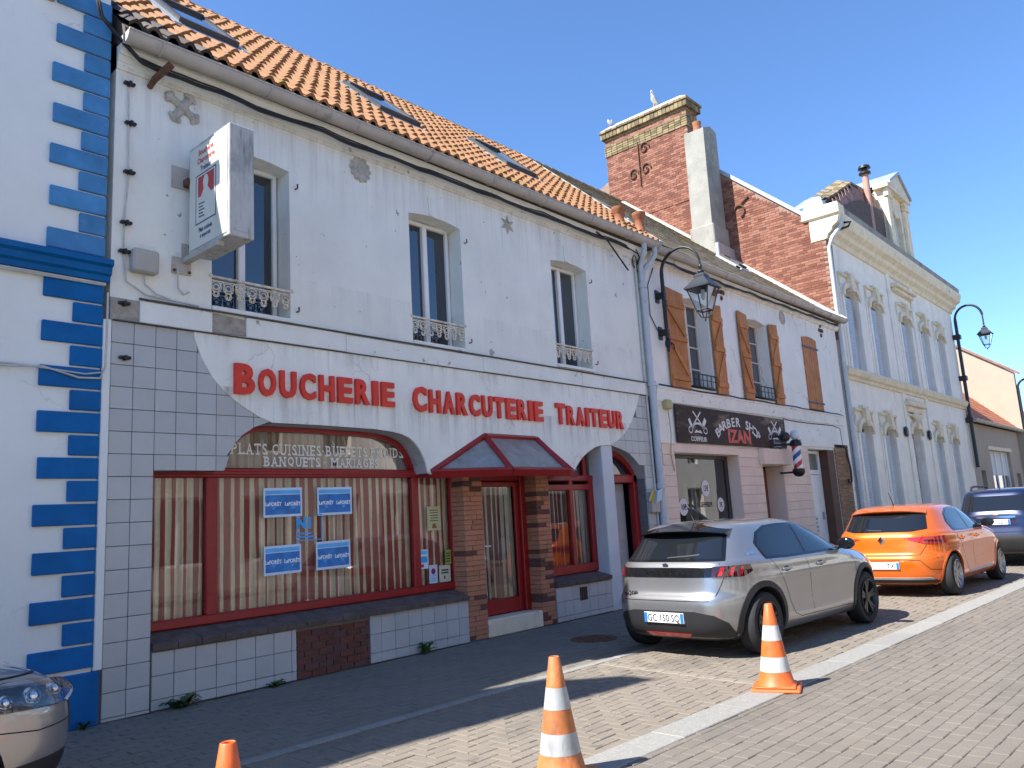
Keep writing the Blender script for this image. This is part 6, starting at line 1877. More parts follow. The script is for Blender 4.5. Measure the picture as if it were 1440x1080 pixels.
C.plate(.93, 'LD', .26, .055, shift=.10)
x = C.pt('rear', 0, 1.1).x; MB().add([(x - .012, .06, 1.12), (x - .012, -.06, 1.12), (x - .012, -.04, 1.08), (x - .012, .04, 1.08)], [(0, 1, 2, 3)]).build('emblem', M_chrome, S3, local=True, fix=False)
for s in (-1, 1):
    C.patch('tail_lamp', 'rear', [(s * .70, .86), (s * .98, .86), (s * 1.02, 1.12), (s * .76, 1.12)], M_tail, .010, .05)
C.patch('lower_bumper', 'rear', [(-.90, .27), (.90, .27), (.98, .58), (.80, .66), (-.80, .66), (-.98, .58)], M_trim, .008, .06)
C.seam('rear', [(-.68, 1.13), (-.68, .72), (.68, .72), (.68, 1.13)], .008)
for s in (-1, 1):
    m = MB(); m.tube([(.75, s * .56, 1.60), (.85, s * .57, 1.68), (1.1, s * .57, 1.70), (2.0, s * .57, 1.69), (2.15, s * .56, 1.60)], .024, 8); m.build('roof_rail', M_trim, S3, 60, local=True)
for kind in ('right', 'left'):
    C.seam(kind, [(1.73, 1.1), (1.75, .4)]); C.seam(kind, [(2.95, 1.1), (3.0, .5)]); C.seam(kind, [(1.1, 1.1), (1.25, .7), (1.4, .4), (2.95, .38)])
    C.handle(kind, 1.25, .98, M_navy); C.handle(kind, 2.05, .98, M_navy)
C.mirror(2.78, 1.1, M_gloss); antenna(S3, .8, 1.62)

# --- silver car whose nose enters the picture
M_silver2 = pm('warm_silver_car_paint', (.40, .395, .39), .30, .02, 3, 0, metal=.7, coat=1.0)
S4 = thing('silver_car_nose', 'warm silver car showing only its nose and headlamp by the blue quoins', 'car', (-2.09, -1.80, 0), rz=-.02)
C = Car(S4, hatch_rows(1.47, 4.10, .90, 4.6, 3.4), M_silver2, (.69, 3.28), .325, .36)
C.body(); C.wheels(.885, M_alloy, 7); C.archtrim(M_silver2, .02)
dlo = [(.95, 1.01), (1.4, .995), (2.86, .995), (2.76, 1.055), (2.50, 1.19), (2.22, 1.295), (1.9, 1.335), (1.2, 1.325), (.98, 1.25), (.88, 1.12)]
finish_common(C, M_silver2, dlo, 1.70)
M_bowl = pm('headlamp_chamber', (.10, .105, .11), .18, .1, 6, 0, metal=.8)
for s in (-1, 1):
    lp = C.patch('headlamp', 'front', [(s * .44, .70), (s * .62, .665), (s * 1.05, .70), (s * 1.22, .76), (s * 1.12, .815), (s * .80, .815), (s * .5, .765)], M_bowl, .004, .04)
    for u, r in ((.58, .045), (.78, .055), (.95, .045)):
        p = C.pt('front', s * u, .745); n = C.norm('front', s * u, .745)
        m = MB(); m.blob(p + n * .0, (r, r, r), 16, 10); m.build('lamp_reflector', M_chrome, lp, 60, local=True)
    C.patch('headlamp_lens', 'front', [(s * .44, .70), (s * .62, .665), (s * 1.05, .70), (s * 1.22, .76), (s * 1.12, .815), (s * .80, .815), (s * .5, .765)], M_lampglass, .058, .04, lp)
    C.seam('front', [(s * .3, .835), (s * .7, .86), (s * 1.1, .875), (s * 1.6, .93)], .010)
    C.seam('front', [(s * .35, .56), (s * .8, .56), (s * 1.05, .60), (s * 1.30, .66)], .007)
    C.patch('fog_lamp_recess', 'front', [(s * .45, .28), (s * .85, .28), (s * .92, .40), (s * .5, .40)], M_trim, .005, .05)
C.patch('grille', 'front', [(-.42, .50), (.42, .50), (.44, .68), (-.44, .68)], M_trim, .006, .05)
C.patch('windscreen', 'front', [(-.62, 1.07), (.62, 1.07), (.50, 1.34), (-.50, 1.34)], M_cglass, .006, .06)
C.mirror(2.70, 1.0, M_silver2)

# ------------------------------------------------------------------ traffic cones
M_coneoc = pm('orange_cone_plastic', (.72, .13, .025), .5, .15, 9, .1, 30, stains=[((.26, .11, .06), (6, 6, 4), .54, .72, .7), ((.05, .045, .04), (14, 14, 10), .66, .72, .6)])
M_coneod = pm('dirty_orange_cone_plastic', (.50, .16, .045), .6, .2, 9, .15, 30, stains=[((.16, .085, .05), (6, 6, 3), .50, .70, .8), ((.60, .33, .17), (9, 9, 5), .60, .72, .5)])
M_conewd = pm('dirty_white_band', (.40, .41, .40), .5, .15, 8, .1, 30, stains=[((.17, .16, .14), (10, 10, 3), .52, .70, .7)])
M_conewc = M_conew = pm('reflective_white_band', (.52, .53, .52), .4, .1, 8, 0, stains=[((.22, .20, .18), (10, 10, 4), .54, .70, .7)])
def cone(x, y, rz, label, h=.71, tilt=0.0, dirty=False):
    M_coneo, M_conew = (M_coneod, M_conewd) if dirty else (M_coneoc, M_conewc)
    o = thing('traffic_cone', label, 'cone', (x, y, 0), 'traffic cones along the kerb', rz)
    b = MB(); s = .20
    b.cbox(-s, s, -s, s, 0.0, .028, .010); b.cbox(-s * .82, s * .82, -s * .82, s * .82, .028, .045, .012); b.build('base', M_coneo, o, local=True)
    def rad(z): return .145 + (.034 - .145) * (z - .045) / (h - .045)
    bands = [(.045, .155, 0), (.155, .275, 1), (.275, .41, 0), (.41, .535, 1), (.535, h, 0)]
    for a, c, wh in bands:
        pr = [(rad(a) + (.001 if wh else 0), a), (rad(c) + (.001 if wh else 0), c)]
        if a < .05: pr = [(.165, .044), (.150, .060)] + pr[1:]
        if c == h: pr += [(rad(h) - .004, h + .004), (rad(h) - .010, h), (rad(h) - .012, h - .05)]
        MB().lathe(pr, (0, 0, 0), 28, cap=False).build('white_band' if wh else 'cone_section', M_conew if wh else M_coneo, o, 40, local=True)
    return o
cone(6.83, -4.60, .35, 'orange and white cone standing beside the silver hatchback')
cone(4.00, -4.46, .1, 'faded orange and white cone standing alone on the tan parking pavers', dirty=True)
cone(1.82, -4.44, .2, 'orange cone of which only the tip rises over the picture edge')

# ------------------------------------------------------------------ projecting sign box
PS = thing('projecting_sign', 'weathered white projecting sign box with butcher picture on the upper wall', 'sign', (3.9, 0, 4.45))
sx0, sx1, sy0, sy1, sz0, sz1 = 3.75, 4.02, -.93, -.10, 4.46, 5.64
M_alu = pm('mildewed_sign_metal', (.50, .50, .47), .5, .08, 4, 0, stains=[((.10, .13, .09), (14, 14, 1.6), .50, .68, .8), ((.2, .22, .2), (3, 3, 3), .55, .7, .5)])
M_sface = pm('aged_sign_face', (.70, .68, .58), .4, .05, 3, 0, stains=[((.50, .49, .36), (6, 6, 1), .55, .75, .6)])
f = MB(); f.cbox(sx0, sx1, sy0, sy1, sz0, sz1, .008); f.build('sign_case', M_alu, PS)
fc = MB().plate([(sy0 + .04, sz0 + .04), (sy1 - .03, sz0 + .04), (sy1 - .03, sz1 - .04), (sy0 + .04, sz1 - .04)], [], sx0 - .006, sx0 + .002, 'yz').build('sign_face', M_sface, PS)
MB().plate([(sy0 + .04, sz0 + .04), (sy1 - .03, sz0 + .04), (sy1 - .03, sz1 - .04), (sy0 + .04, sz1 - .04)], [], sx1 - .002, sx1 + .006, 'yz').build('sign_face', M_sface, PS)
def flat_face(poly, name, mat, k=.0075):
    MB().plate(poly, [], sx0 - k, sx0 - .006, 'yz').build(name, mat, fc)
def ytext(txt, yc, z, size, mat, sx=1.0, name='lettering'):
    t = text_mesh(txt, size, 0, .002, sx); t.v = [(sx0 - .008, yc - q[0], z + q[2]) for q in t.v]; t.build(name, mat, fc, fix=False)
M_sred = pm('faded_red_print', (.50, .05, .05), .5, .1, 6); M_sblue = pm('faded_blue_print', (.05, .07, .16), .5, .15, 6)
yc = -.47
ytext('Boucherie', yc, 5.49, .088, M_sred, .85); ytext('Charcuterie', yc, 5.40, .088, M_sred, .85); ytext('Traiteur', yc, 5.31, .075, M_sblue, .9)
flat_face([(yc - .21, 4.74), (yc + .21, 4.74), (yc + .21, 5.28), (yc - .21, 5.28)], 'picture_border', M_sblue, .0068)
flat_face([(yc - .195, 4.755), (yc + .195, 4.755), (yc + .195, 5.265), (yc - .195, 5.265)], 'picture_ground', M_sface, .0072)
flat_face([(yc - .17, 5.03), (yc + .16, 5.03), (yc + .16, 5.25), (yc - .17, 5.25)], 'red_field', M_sred, .0076)
flat_face([(yc - .18, 4.77), (yc + .17, 4.77), (yc + .15, 4.98), (yc + .07, 5.06), (yc + .04, 5.10)] + [(yc + .055 * math.cos(RAD(a)), 5.17 + .07 * math.sin(RAD(a))) for a in range(-20, 201, 20)] + [(yc - .04, 5.10), (yc - .08, 5.06), (yc - .16, 4.96)], 'butcher_figure', M_sface, .0081)
for i in range(5): flat_face([(yc + .02 + .03 * (i % 2), 4.80 + i * .035), (yc + .14, 4.81 + i * .035), (yc + .14, 4.825 + i * .035), (yc + .02 + .03 * (i % 2), 4.815 + i * .035)], 'figure_shading', M_sblue, .0085)
ytext('Plats cuisinés', yc, 4.65, .065, M_sblue, .8); ytext('à emporter', yc, 4.585, .06, M_sblue, .8)
MB().box(3.80, 3.94, sy0 - .006, sy0 - .001, sz0 + .06, sz0 + .09).build('maker_label', M_conew, PS)
for z, up_ in ((5.34, 0), (4.50, 1)):
    m = MB(); m.cbox(3.60, 3.80, -.02, .0, z - .12, z + .12, .004) if up_ == 0 else m.plate([(3.62, 4.28), (3.82, 4.28), (3.82, 4.62), (3.72, 4.62), (3.72, 4.46), (3.62, 4.46)], [], -.02, 0)
    m.build('wall_plate', M_gutter, PS)
    MB().cbox(3.72, 3.80, -.75 if up_ else -.12, -.02, (4.40 if up_ else 5.24), (4.458 if up_ else 5.32), .006).build('arm', M_gutter if up_ else M_rust, PS)
for dx, dz in ((3.64, 4.31), (3.80, 4.31), (3.80, 4.59)): MB().lathe([(.016, -.035), (.016, -.02)], (dx, 0, dz), 8, 'y').build('bolt', M_rust, PS)

# ------------------------------------------------------------------ papers on the shop window
GY = YW - .004
def sheet(x0, x1, z0, z1, name, label, mat, group, skew=0.0):
    o = thing(name, label, 'poster', ((x0 + x1) / 2, GY, z0), group)
    MB().plate([(x0, z0), (x1, z0 + skew), (x1, z1 + skew), (x0, z1)], [], GY - .003, GY - .001).build('sheet', mat, o)
    return o
def flat(o, poly, name, mat, k=1):
    MB().plate(poly, [], GY - .003 - .0008 * k, GY - .003, 'xz').build(name, mat, o)
M_pw = pm('pale_blue_paper', (.66, .78, .90), .6, .04, 5); M_pb = pm('blue_poster_print', (.02, .18, .52), .5, .25, 9, 0, stains=[((.06, .34, .72), (5, 5, 9), .5, .7, .7)])
M_plb = pm('light_blue_print', (.12, .5, .92), .5, .1, 5); M_ptxt = pm('white_poster_text', (.88, .90, .92), .5, .03, 5)
M_cyan = pm('cyan_sticker', (.02, .38, .85), .4, .05, 5)
for (x0, x1, z0, z1, lab) in ((4.83, 5.33, 1.75, 2.08, 'blue framed agency poster, upper one nearer the tiled pillar'), (5.54, 6.04, 1.75, 2.08, 'blue framed agency poster, upper one nearer the door'),
                              (4.83, 5.31, 1.115, 1.435, 'blue framed agency poster, lower one nearer the tiled pillar'), (5.51, 6.00, 1.12, 1.445, 'blue framed agency poster, lower one nearer the door')):
    o = sheet(x0, x1, z0, z1, 'agency_poster', lab, M_pw, 'blue agency posters in the shop window', .006)
    flat(o, [(x0 + .022, z0 + .03), (x1 - .022, z0 + .034), (x1 - .022, z1 - .075), (x0 + .022, z1 - .08)], 'picture_print', M_pb)
    flat(o, [(x0 + .022, z1 - .072), (x1 - .022, z1 - .067), (x1 - .022, z1 - .022), (x0 + .022, z1 - .027)], 'header_print', M_plb)
    for cx in ((x0 * 3 + x1) / 4, (x0 + x1 * 3) / 4):
        t = text_mesh('LaFORÊT', .056, 0, .0022, .94); t.v = [(q[0] + cx, GY - .0045, q[2] + (z0 + z1) / 2 - .035) for q in t.v]; t.build('lettering', M_ptxt, o, fix=False)
        m = MB(); zt = (z0 + z1) / 2 - .06                # little tree emblem
        for k in range(7):
            a = RAD(30 + k * 20); m.plate([(cx, zt - .02), (cx + .004, zt - .02), (cx + .05 * math.cos(a) + .003, zt + .045 * math.sin(a)), (cx + .05 * math.cos(a), zt + .045 * math.sin(a))], [], GY - .0042, GY - .0038)
        m.build('tree_emblem', M_plb, o)
NS = thing('window_sticker', 'cyan N1 sticker with bracket frame between the blue posters', 'sticker', (5.4, GY, 1.45))
t = text_mesh('N1', .17, 0, .010, 1.05); t.v = [(q[0] + 5.36, GY - .003, q[2] + 1.615) for q in t.v]; t.build('lettering', M_cyan, NS, fix=False)
for p in ([(5.24, 1.47), (5.60, 1.47), (5.60, 1.482), (5.24, 1.482)], [(5.588, 1.48), (5.60, 1.48), (5.60, 1.77), (5.588, 1.77)], [(5.50, 1.758), (5.59, 1.758), (5.59, 1.77), (5.50, 1.77)], [(5.24, 1.48), (5.252, 1.48), (5.252, 1.59), (5.24, 1.59)]):
    MB().plate(p, [], GY - .004, GY - .002).build('bracket', M_cyan, NS)
for k in range(2): MB().plate([(5.27, 1.505 + k * .04), (5.50 - .05 * k, 1.505 + k * .04), (5.50 - .05 * k, 1.525 + k * .04), (5.27, 1.525 + k * .04)], [], GY - .004, GY - .002).build('small_print', M_cyan, NS)
M_yel = pm('pale_yellow_paper', (.56, .55, .30), .6, .06, 6); M_grn = pm('lime_paper', (.30, .42, .07), .6, .1, 6)
o = sheet(7.27, 7.52, 1.49, 1.81, 'notice', 'pale yellow notice in the narrow shop window pane', M_yel, None)
for k in range(5): flat(o, [(7.32 + .01 * (k % 2), 1.755 - k * .035), (7.47, 1.755 - k * .035), (7.47, 1.765 - k * .035), (7.32 + .01 * (k % 2), 1.765 - k * .035)], 'print_line', M_ink)
flat(o, [(7.35, 1.52), (7.44, 1.52), (7.42, 1.58), (7.37, 1.58)], 'picture_print', pm('brown_print', (.25, .12, .03), .6))
o = sheet(7.115, 7.26, 1.0, 1.25, 'notice', 'blue and white flyer low in the narrow shop pane', M_pw, None)
flat(o, [(7.13, 1.08), (7.245, 1.08), (7.245, 1.16), (7.13, 1.16)], 'picture_print', M_cyan); flat(o, [(7.13, 1.19), (7.245, 1.19), (7.245, 1.23), (7.13, 1.23)], 'header_print', M_plb); flat(o, [(7.13, 1.02), (7.18, 1.02), (7.18, 1.06), (7.13, 1.06)], 'logo_print', pm('red_print', (.5, .05, .04)))
o = sheet(7.27, 7.42, .80, 1.04, 'notice', 'white flyer with purple dot at the foot of the narrow pane', pm('white_paper', (.66, .68, .72), .6, .04, 5), None)
flat(o, [(7.345 + .04 * math.cos(t * .524), .955 + .04 * math.sin(t * .524)) for t in range(12)], 'purple_dot', pm('purple_print', (.22, .02, .18)))
for k in range(3): flat(o, [(7.29, .83 + k * .03), (7.40, .83 + k * .03), (7.40, .845 + k * .03), (7.29, .845 + k * .03)], 'print_line', M_plb)
o = sheet(7.45, 7.66, .80, 1.02, 'notice', 'pale cream card beside the purple dot flyer', pm('cream_card', (.62, .63, .48), .6, .04, 5), None)
for k in range(2): flat(o, [(7.49, .91 + k * .035), (7.62, .91 + k * .035), (7.62, .93 + k * .035), (7.49, .93 + k * .035)], 'print_line', M_ink)
flat(o, [(7.535, .84), (7.56, .84), (7.56, .88), (7.535, .88)], 'logo_print', M_ink)
o = sheet(7.575, 7.68, 1.03, 1.22, 'notice', 'lime green leaflet above the cream card', M_grn, None)
for k in range(4): flat(o, [(7.59, 1.06 + k * .035), (7.66, 1.06 + k * .035), (7.66, 1.075 + k * .035), (7.59, 1.075 + k * .035)], 'print_line', M_ink)
# lettering painted on the fanlight: capitals with serifs
M_cream = pm('cream_window_lettering', (.88, .87, .80), .6, .05, 8)
STEMS = {'P': [0], 'L': [0], 'T': [.5], 'I': [.5], 'F': [0], 'R': [0, 1], 'B': [0], 'E': [0], 'D': [0], 'N': [0, 1], 'M': [0, 1], 'A': [0, 1], 'U': [0, 1], 'S': [], 'C': [], 'O': [], 'Q': [], 'G': []}
FEET = {'P': 'b', 'L': 'tb', 'T': 'b', 'I': 'tb', 'F': 'tb', 'R': 'tb', 'B': 'tb', 'E': 'tb', 'D': 'tb', 'N': 'tb', 'M': 'tb', 'A': 'b', 'U': 't'}
def serif_line(txt, x0, x1, zb, h, parent):
    adv = []
    for ch in txt:
        adv.append({' ': .34, '-': .40, 'I': .40, 'M': 1.0, 'Q': .86, 'O': .82, 'N': .82, 'D': .78, 'U': .78, 'C': .74, 'G': .80, 'A': .78, 'R': .78, 'S': .58, 'B': .72, 'L': .64, 'E': .66, 'F': .62, 'P': .66, 'T': .70}[ch])
    k = (x1 - x0) / sum(adv); x = x0
    for ch, a in zip(txt, adv):
        w_ = a * k
        if ch != ' ':
            t = text_mesh(ch, 1.0, 0, .012)
            xs = [q[0] for q in t.v]; zs = [q[2] for q in t.v]
            ax, bx, az, bz = min(xs), max(xs), min(zs), max(zs)
            g0, g1 = x + w_ * .14, x + w_ * .86
            if ch == 'I': g0, g1 = x + w_ * .38, x + w_ * .62
            if ch == '-': bz, az = az + 1.0, az - 4
            m = MB(); m.v = [(g0 + (q[0] - ax) / (bx - ax) * (g1 - g0), GY - .003, zb + (q[2] - az) / (bz - az) * h) for q in t.v] if ch != '-' else [(g0 + (q[0] - ax) / (bx - ax) * (g1 - g0) * .6, GY - .003, zb + h * .42 + (0.12 * h if q[2] > (min(zs) + max(zs)) / 2 else 0)) for q in t.v]
            m.f = list(t.f)
            for st in STEMS.get(ch, []):
                cx = g0 + (g1 - g0) * (.06 + .88 * st) if ch not in 'TI' else (g0 + g1) / 2
                for e in FEET.get(ch, ''):
                    zc = zb + h - .006 if e == 't' else zb + .006
                    s_ = h * .17
                    m.quad((cx - s_, GY - .0032, zc - .007), (cx + s_, GY - .0032, zc - .007), (cx + s_, GY - .0032, zc + .007), (cx - s_, GY - .0032, zc + .007))
            if ch in 'TEFLS':
                for xe in ([g0, g1] if ch == 'T' else [g1]):
                    zt = zb + h if ch in 'TEF' else zb
                    m.quad((xe - .008, GY - .0032, zt - .03 if zt > zb else zt), (xe + .008, GY - .0032, zt - .03 if zt > zb else zt), (xe + .008, GY - .0032, zt if zt > zb else zt + .03), (xe - .008, GY - .0032, zt if zt > zb else zt + .03))
            m.build('letter', M_cream, parent, fix=False)
        x += w_
serif_line('PLATS CUISINES-BUFFETS FROIDS', 4.43, 6.89, 2.455, .125, BU)
serif_line('BANQUETS - MARIAGES', 4.83, 6.48, 2.325, .11, BU)

# ------------------------------------------------------------------ lanterns
M_blue_iron = pm('dark_blue_black_iron', (.016, .020, .028), .45, .15, 8)
def lantern(root, c, s=1.0, lit=False):
    """four sided street lantern hanging at c (top of roof)"""
    x, y, z = c
    m = MB()
    m.tube([(x, y, z + .30 * s), (x, y, z)], .014 * s, 8); m.blob((x, y, z + .16 * s), (.035 * s, .035 * s, .05 * s), 8, 6); m.blob((x, y, z + .06 * s), (.06 * s, .06 * s, .04 * s), 8, 6)
    m.build('hanger', M_blue_iron, root, 50)
    def sq(r, zz): return [(x - r, y - r, zz), (x + r, y - r, zz), (x + r, y + r, zz), (x - r, y + r, zz)]
    m = MB(); lv = [sq(.07 * s, z + .02 * s), sq(.10 * s, z - .02 * s), sq(.10 * s, z - .06 * s), sq(.21 * s, z - .20 * s), sq(.245 * s, z - .24 * s), sq(.245 * s, z - .265 * s), sq(.20 * s, z - .265 * s), sq(.12 * s, z - .10 * s)]
    m.v = [p for l in lv for p in l]
    for i in range(len(lv) - 1):
        for j in range(4): m.f.append((i * 4 + j, i * 4 + (j + 1) % 4, (i + 1) * 4 + (j + 1) % 4, (i + 1) * 4 + j))
    m.f.append((3, 2, 1, 0)); n_ = len(lv) - 1; m.f.append((n_ * 4, n_ * 4 + 1, n_ * 4 + 2, n_ * 4 + 3))
    m.build('lantern_roof', M_blue_iron, root)
    t, b = sq(.205 * s, z - .265 * s), sq(.105 * s, z - .66 * s)
    m = MB()
    for j in range(4):
        m.tube([t[j], b[j]], .012 * s, 6); m.tube([b[j], b[(j + 1) % 4]], .012 * s, 6); m.tube([t[j], t[(j + 1) % 4]], .010 * s, 6)
        m.tube([b[j], ((b[j][0] + x) / 2, (b[j][1] + y) / 2, z - .78 * s), (x, y, z - .80 * s)], .010 * s, 6)
    m.blob((x, y, z - .83 * s), (.02 * s, .02 * s, .035 * s), 8, 5)
    m.build('lantern_cage', M_blue_iron, root, 50)
    for j in range(4): MB().quad(t[j], t[(j + 1) % 4], b[(j + 1) % 4], b[j]).build('pane', G_thin, root, fix=False)
    m = MB(); m.lathe([(.03 * s, z - .28 * s), (.045 * s, z - .36 * s), (.03 * s, z - .45 * s), (.005, z - .47 * s)], (x, y, 0), 10); m.build('bulb', M_conew, root, 50)
L1 = thing('wall_lantern', 'black wrought iron wall lantern hanging before the brown shutters', 'street lamp', (13.3, 0, 5.0), 'bracket lanterns along the facades')
bx = 13.3
m = MB()
arm = [(bx, -.16, 4.85), (bx, -.16, 6.15)] + [(bx, -.16 - .42 + .42 * math.cos(RAD(a)), 6.15 + .42 * math.sin(RAD(a))) for a in range(12, 181, 14)]
m.tube(arm, [.040] * 2 + [.034 - .0012 * i for i in range(len(arm) - 2)], 8); m.tube([(bx, -1.0, 6.13), (bx, -1.0, 6.0)], .014, 6)
m.build('bracket_arm', M_black, L1, 50)
for z in (5.72, 4.98):
    q = MB(); q.cbox(bx - .05, bx + .05, -.20, .0, z - .06, z + .06, .01); q.cbox(bx - .07, bx + .07, -.03, 0, z - .13, z + .13, .01); q.build('wall_clamp', M_black, L1)
q = MB(); q.blob((bx, -.16, 4.75), (.06, .06, .10), 10, 6); q.blob((bx, -.16, 4.64), (.035, .035, .06), 8, 6); q.tube([(bx, -.16, 4.8), (bx + .05, -.26, 4.72), (bx + .03, -.28, 4.62)], .014, 6); q.build('finial', M_black, L1, 50)
lantern(L1, (bx, -1.0, 5.92), 1.05)
m = MB(); m.tube([(bx - .06, -.02, 6.3), (bx - .32, -.02, 5.9), (bx - .33, -.02, 5.3), (bx - .12, -.03, 5.02)], .010, 6); m.build('supply_cable', M_cable, L1, 60)
L2 = thing('wall_lantern', 'lantern on a tall curved bracket at the far corner of the stucco townhouse', 'street lamp', (37.9, -.2, 0), 'bracket lanterns along the facades')
m = MB(); px = 37.9
arm = [(px, -.18, 2.6), (px, -.18, 8.9)] + [(px, -.18 - .52 + .52 * math.cos(RAD(a)), 8.95 + .55 * math.sin(RAD(a))) for a in range(10, 181, 12)]
m.tube(arm, [.075, .065] + [.05] * (len(arm) - 2), 8); m.tube([(px, -1.22, 8.95), (px, -1.22, 8.6)], .03, 6); m.build('bracket_arm', M_blue_iron, L2, 50)
for z in (8.2, 6.4, 4.6): MB().cbox(px - .14, px + .14, -.3, 0, z - .1, z + .1, .02).build('wall_clamp', M_black, L2)
lantern(L2, (px, -1.22, 8.40), 1.1)
L3 = thing('street_lantern', 'far lantern on a slim curved bracket beyond the low building', 'street lamp', (49.2, -.3, 2.0), 'bracket lanterns along the facades')
m = MB(); px = 49.2
arm = [(px, -.36, 2.0), (px, -.36, 6.9)] + [(px, -.36 - .45 + .45 * math.cos(RAD(a)), 6.9 + .45 * math.sin(RAD(a))) for a in range(10, 181, 14)]
m.tube(arm, [.09, .07] + [.06] * (len(arm) - 2), 8); m.build('post', M_blue_iron, L3, 50)
lantern(L3, (px, -1.26, 6.6), 1.1)
# round blue and green hanging signs far down the street
for z, mt, lab in ((4.56, pm('blue_sign_paint', (.03, .04, .30)), 'small round blue sign far down the street'), (3.95, pm('green_sign_paint', (.02, .22, .10)), 'small green sign under the round blue one')):
    o = thing('hanging_sign', lab, 'sign', (59.5, 1.25, z))
    MB().lathe([(.27, -.05), (.30, 0), (.27, .05)], (60.6, 1.05, z), 20, 'x').build('disc', mt, o, 50); MB().tube([(60.6, 1.42, z), (60.6, 1.05, z)], .03, 6).build('arm', M_black, o)

# ------------------------------------------------------------------ barber pole
BP_ = thing('barber_pole', 'red white and blue striped barber pole on a black wall bracket', 'barber pole', (18.3, -.40, 2.3))
cx, cy, r = 18.3, -.42, .10
m = MB(); m.lathe([(.04, 3.04), (.10, 3.02), (.135, 2.96), (.14, 2.90), (r, 2.88)], (cx, cy, 0), 18); m.build('top_cap', M_black, BP_, 40)
m = MB(); m.lathe([(r, 2.36), (.14, 2.34), (.14, 2.26), (.10, 2.20), (.04, 2.17)], (cx, cy, 0), 18); m.build('bottom_cap', M_black, BP_, 40)
MB().blob((cx, cy, 3.14), (.11, .11, .12), 14, 9).build('globe', pm('milky_globe', (.66, .72, .76), .15, .05, 3), BP_, 60)
def helix(name, f0, f1, mat):
    m = MB(); n = 40; k = 6
    for i in range(n + 1):
        z = 2.36 + .52 * i / n
        for j in range(k + 1):
            a = 2 * math.pi * (f0 + (f1 - f0) * j / k + 1.15 * i / n)
            m.v.append((cx + r * math.cos(a), cy + r * math.sin(a), z))
    for i in range(n):
        for j in range(k): m.f.append((i * (k + 1) + j, i * (k + 1) + j + 1, (i + 1) * (k + 1) + j + 1, (i + 1) * (k + 1) + j))
    m.build(name, mat, BP_, 60, fix=False)
helix('white_stripe', 0, .25, M_pvc); helix('red_stripe', .25, .5, pm('red_stripe_paint', (.48, .03, .03), .3)); helix('white_stripe', .5, .75, M_pvc); helix('blue_stripe', .75, 1.0, pm('blue_stripe_paint', (.02, .07, .30), .3))
m = MB(); m.tube([(cx, cy, 2.93), (cx - .3, -.15, 2.93), (cx - .45, -.06, 2.93)], .03, 8); m.cbox(cx - .55, cx - .35, -.09, -.03, 2.80, 3.06, .01); m.build('bracket', M_black, BP_, 50)
m = MB(); m.tube([(cx, cy, 2.28), (cx - .1, -.15, 2.28), (cx - .15, -.03, 2.28)], .025, 8); m.build('lower_bracket', M_black, BP_, 50)
sp_ = thing('spotlight', 'small black spotlight over the end of the barber sign', 'spotlight', (17.95, -.1, 3.1))
m = MB(); m.lathe([(.05, -.10), (.12, .02), (.12, .08)], (17.95, -.30, 3.10), 12, 'x'); m.build('lamp_head', M_black, sp_, 40); MB().tube([(17.95, -.06, 3.12), (17.95, -.28, 3.12)], .02, 6).build('arm', M_black, sp_)

# ------------------------------------------------------------------ letter box corner by the side door
MBX = thing('mail_box', 'pale wall mailbox with yellow and blue flyers stuffed in it', 'mailbox', (12.42, -.02, 1.6))
MB().cbox(12.33, 12.60, -.10, -.012, 1.55, 1.92, .01).build('box', pm('grey_plastic_box', (.42, .41, .37)), MBX)
MB().cbox(12.345, 12.585, -.104, -.099, 1.84, 1.87, .002).build('slot', M_black, MBX)
FL = thing('flyers', 'bundle of yellow and blue flyers in the wall mailbox', 'flyers', (12.4, -.12, 1.8))
for k, (mt, dx, rz) in enumerate(((M_yel, 0, .25), (pm('bright_yellow_print', (.60, .42, .04)), .05, .1), (M_plb, .13, -.1), (M_pw, .17, -.3))):
    q = MB().cbox(-.09, .09, -.008, .008, -.10, .12, .004); q.rot(Matrix.Translation((12.33 + dx, -.13 - .008 * k, 1.83)) @ Matrix.Rotation(rz, 4, 'Y') @ Matrix.Rotation(.35, 4, 'X')); q.build('flyer', mt, FL)

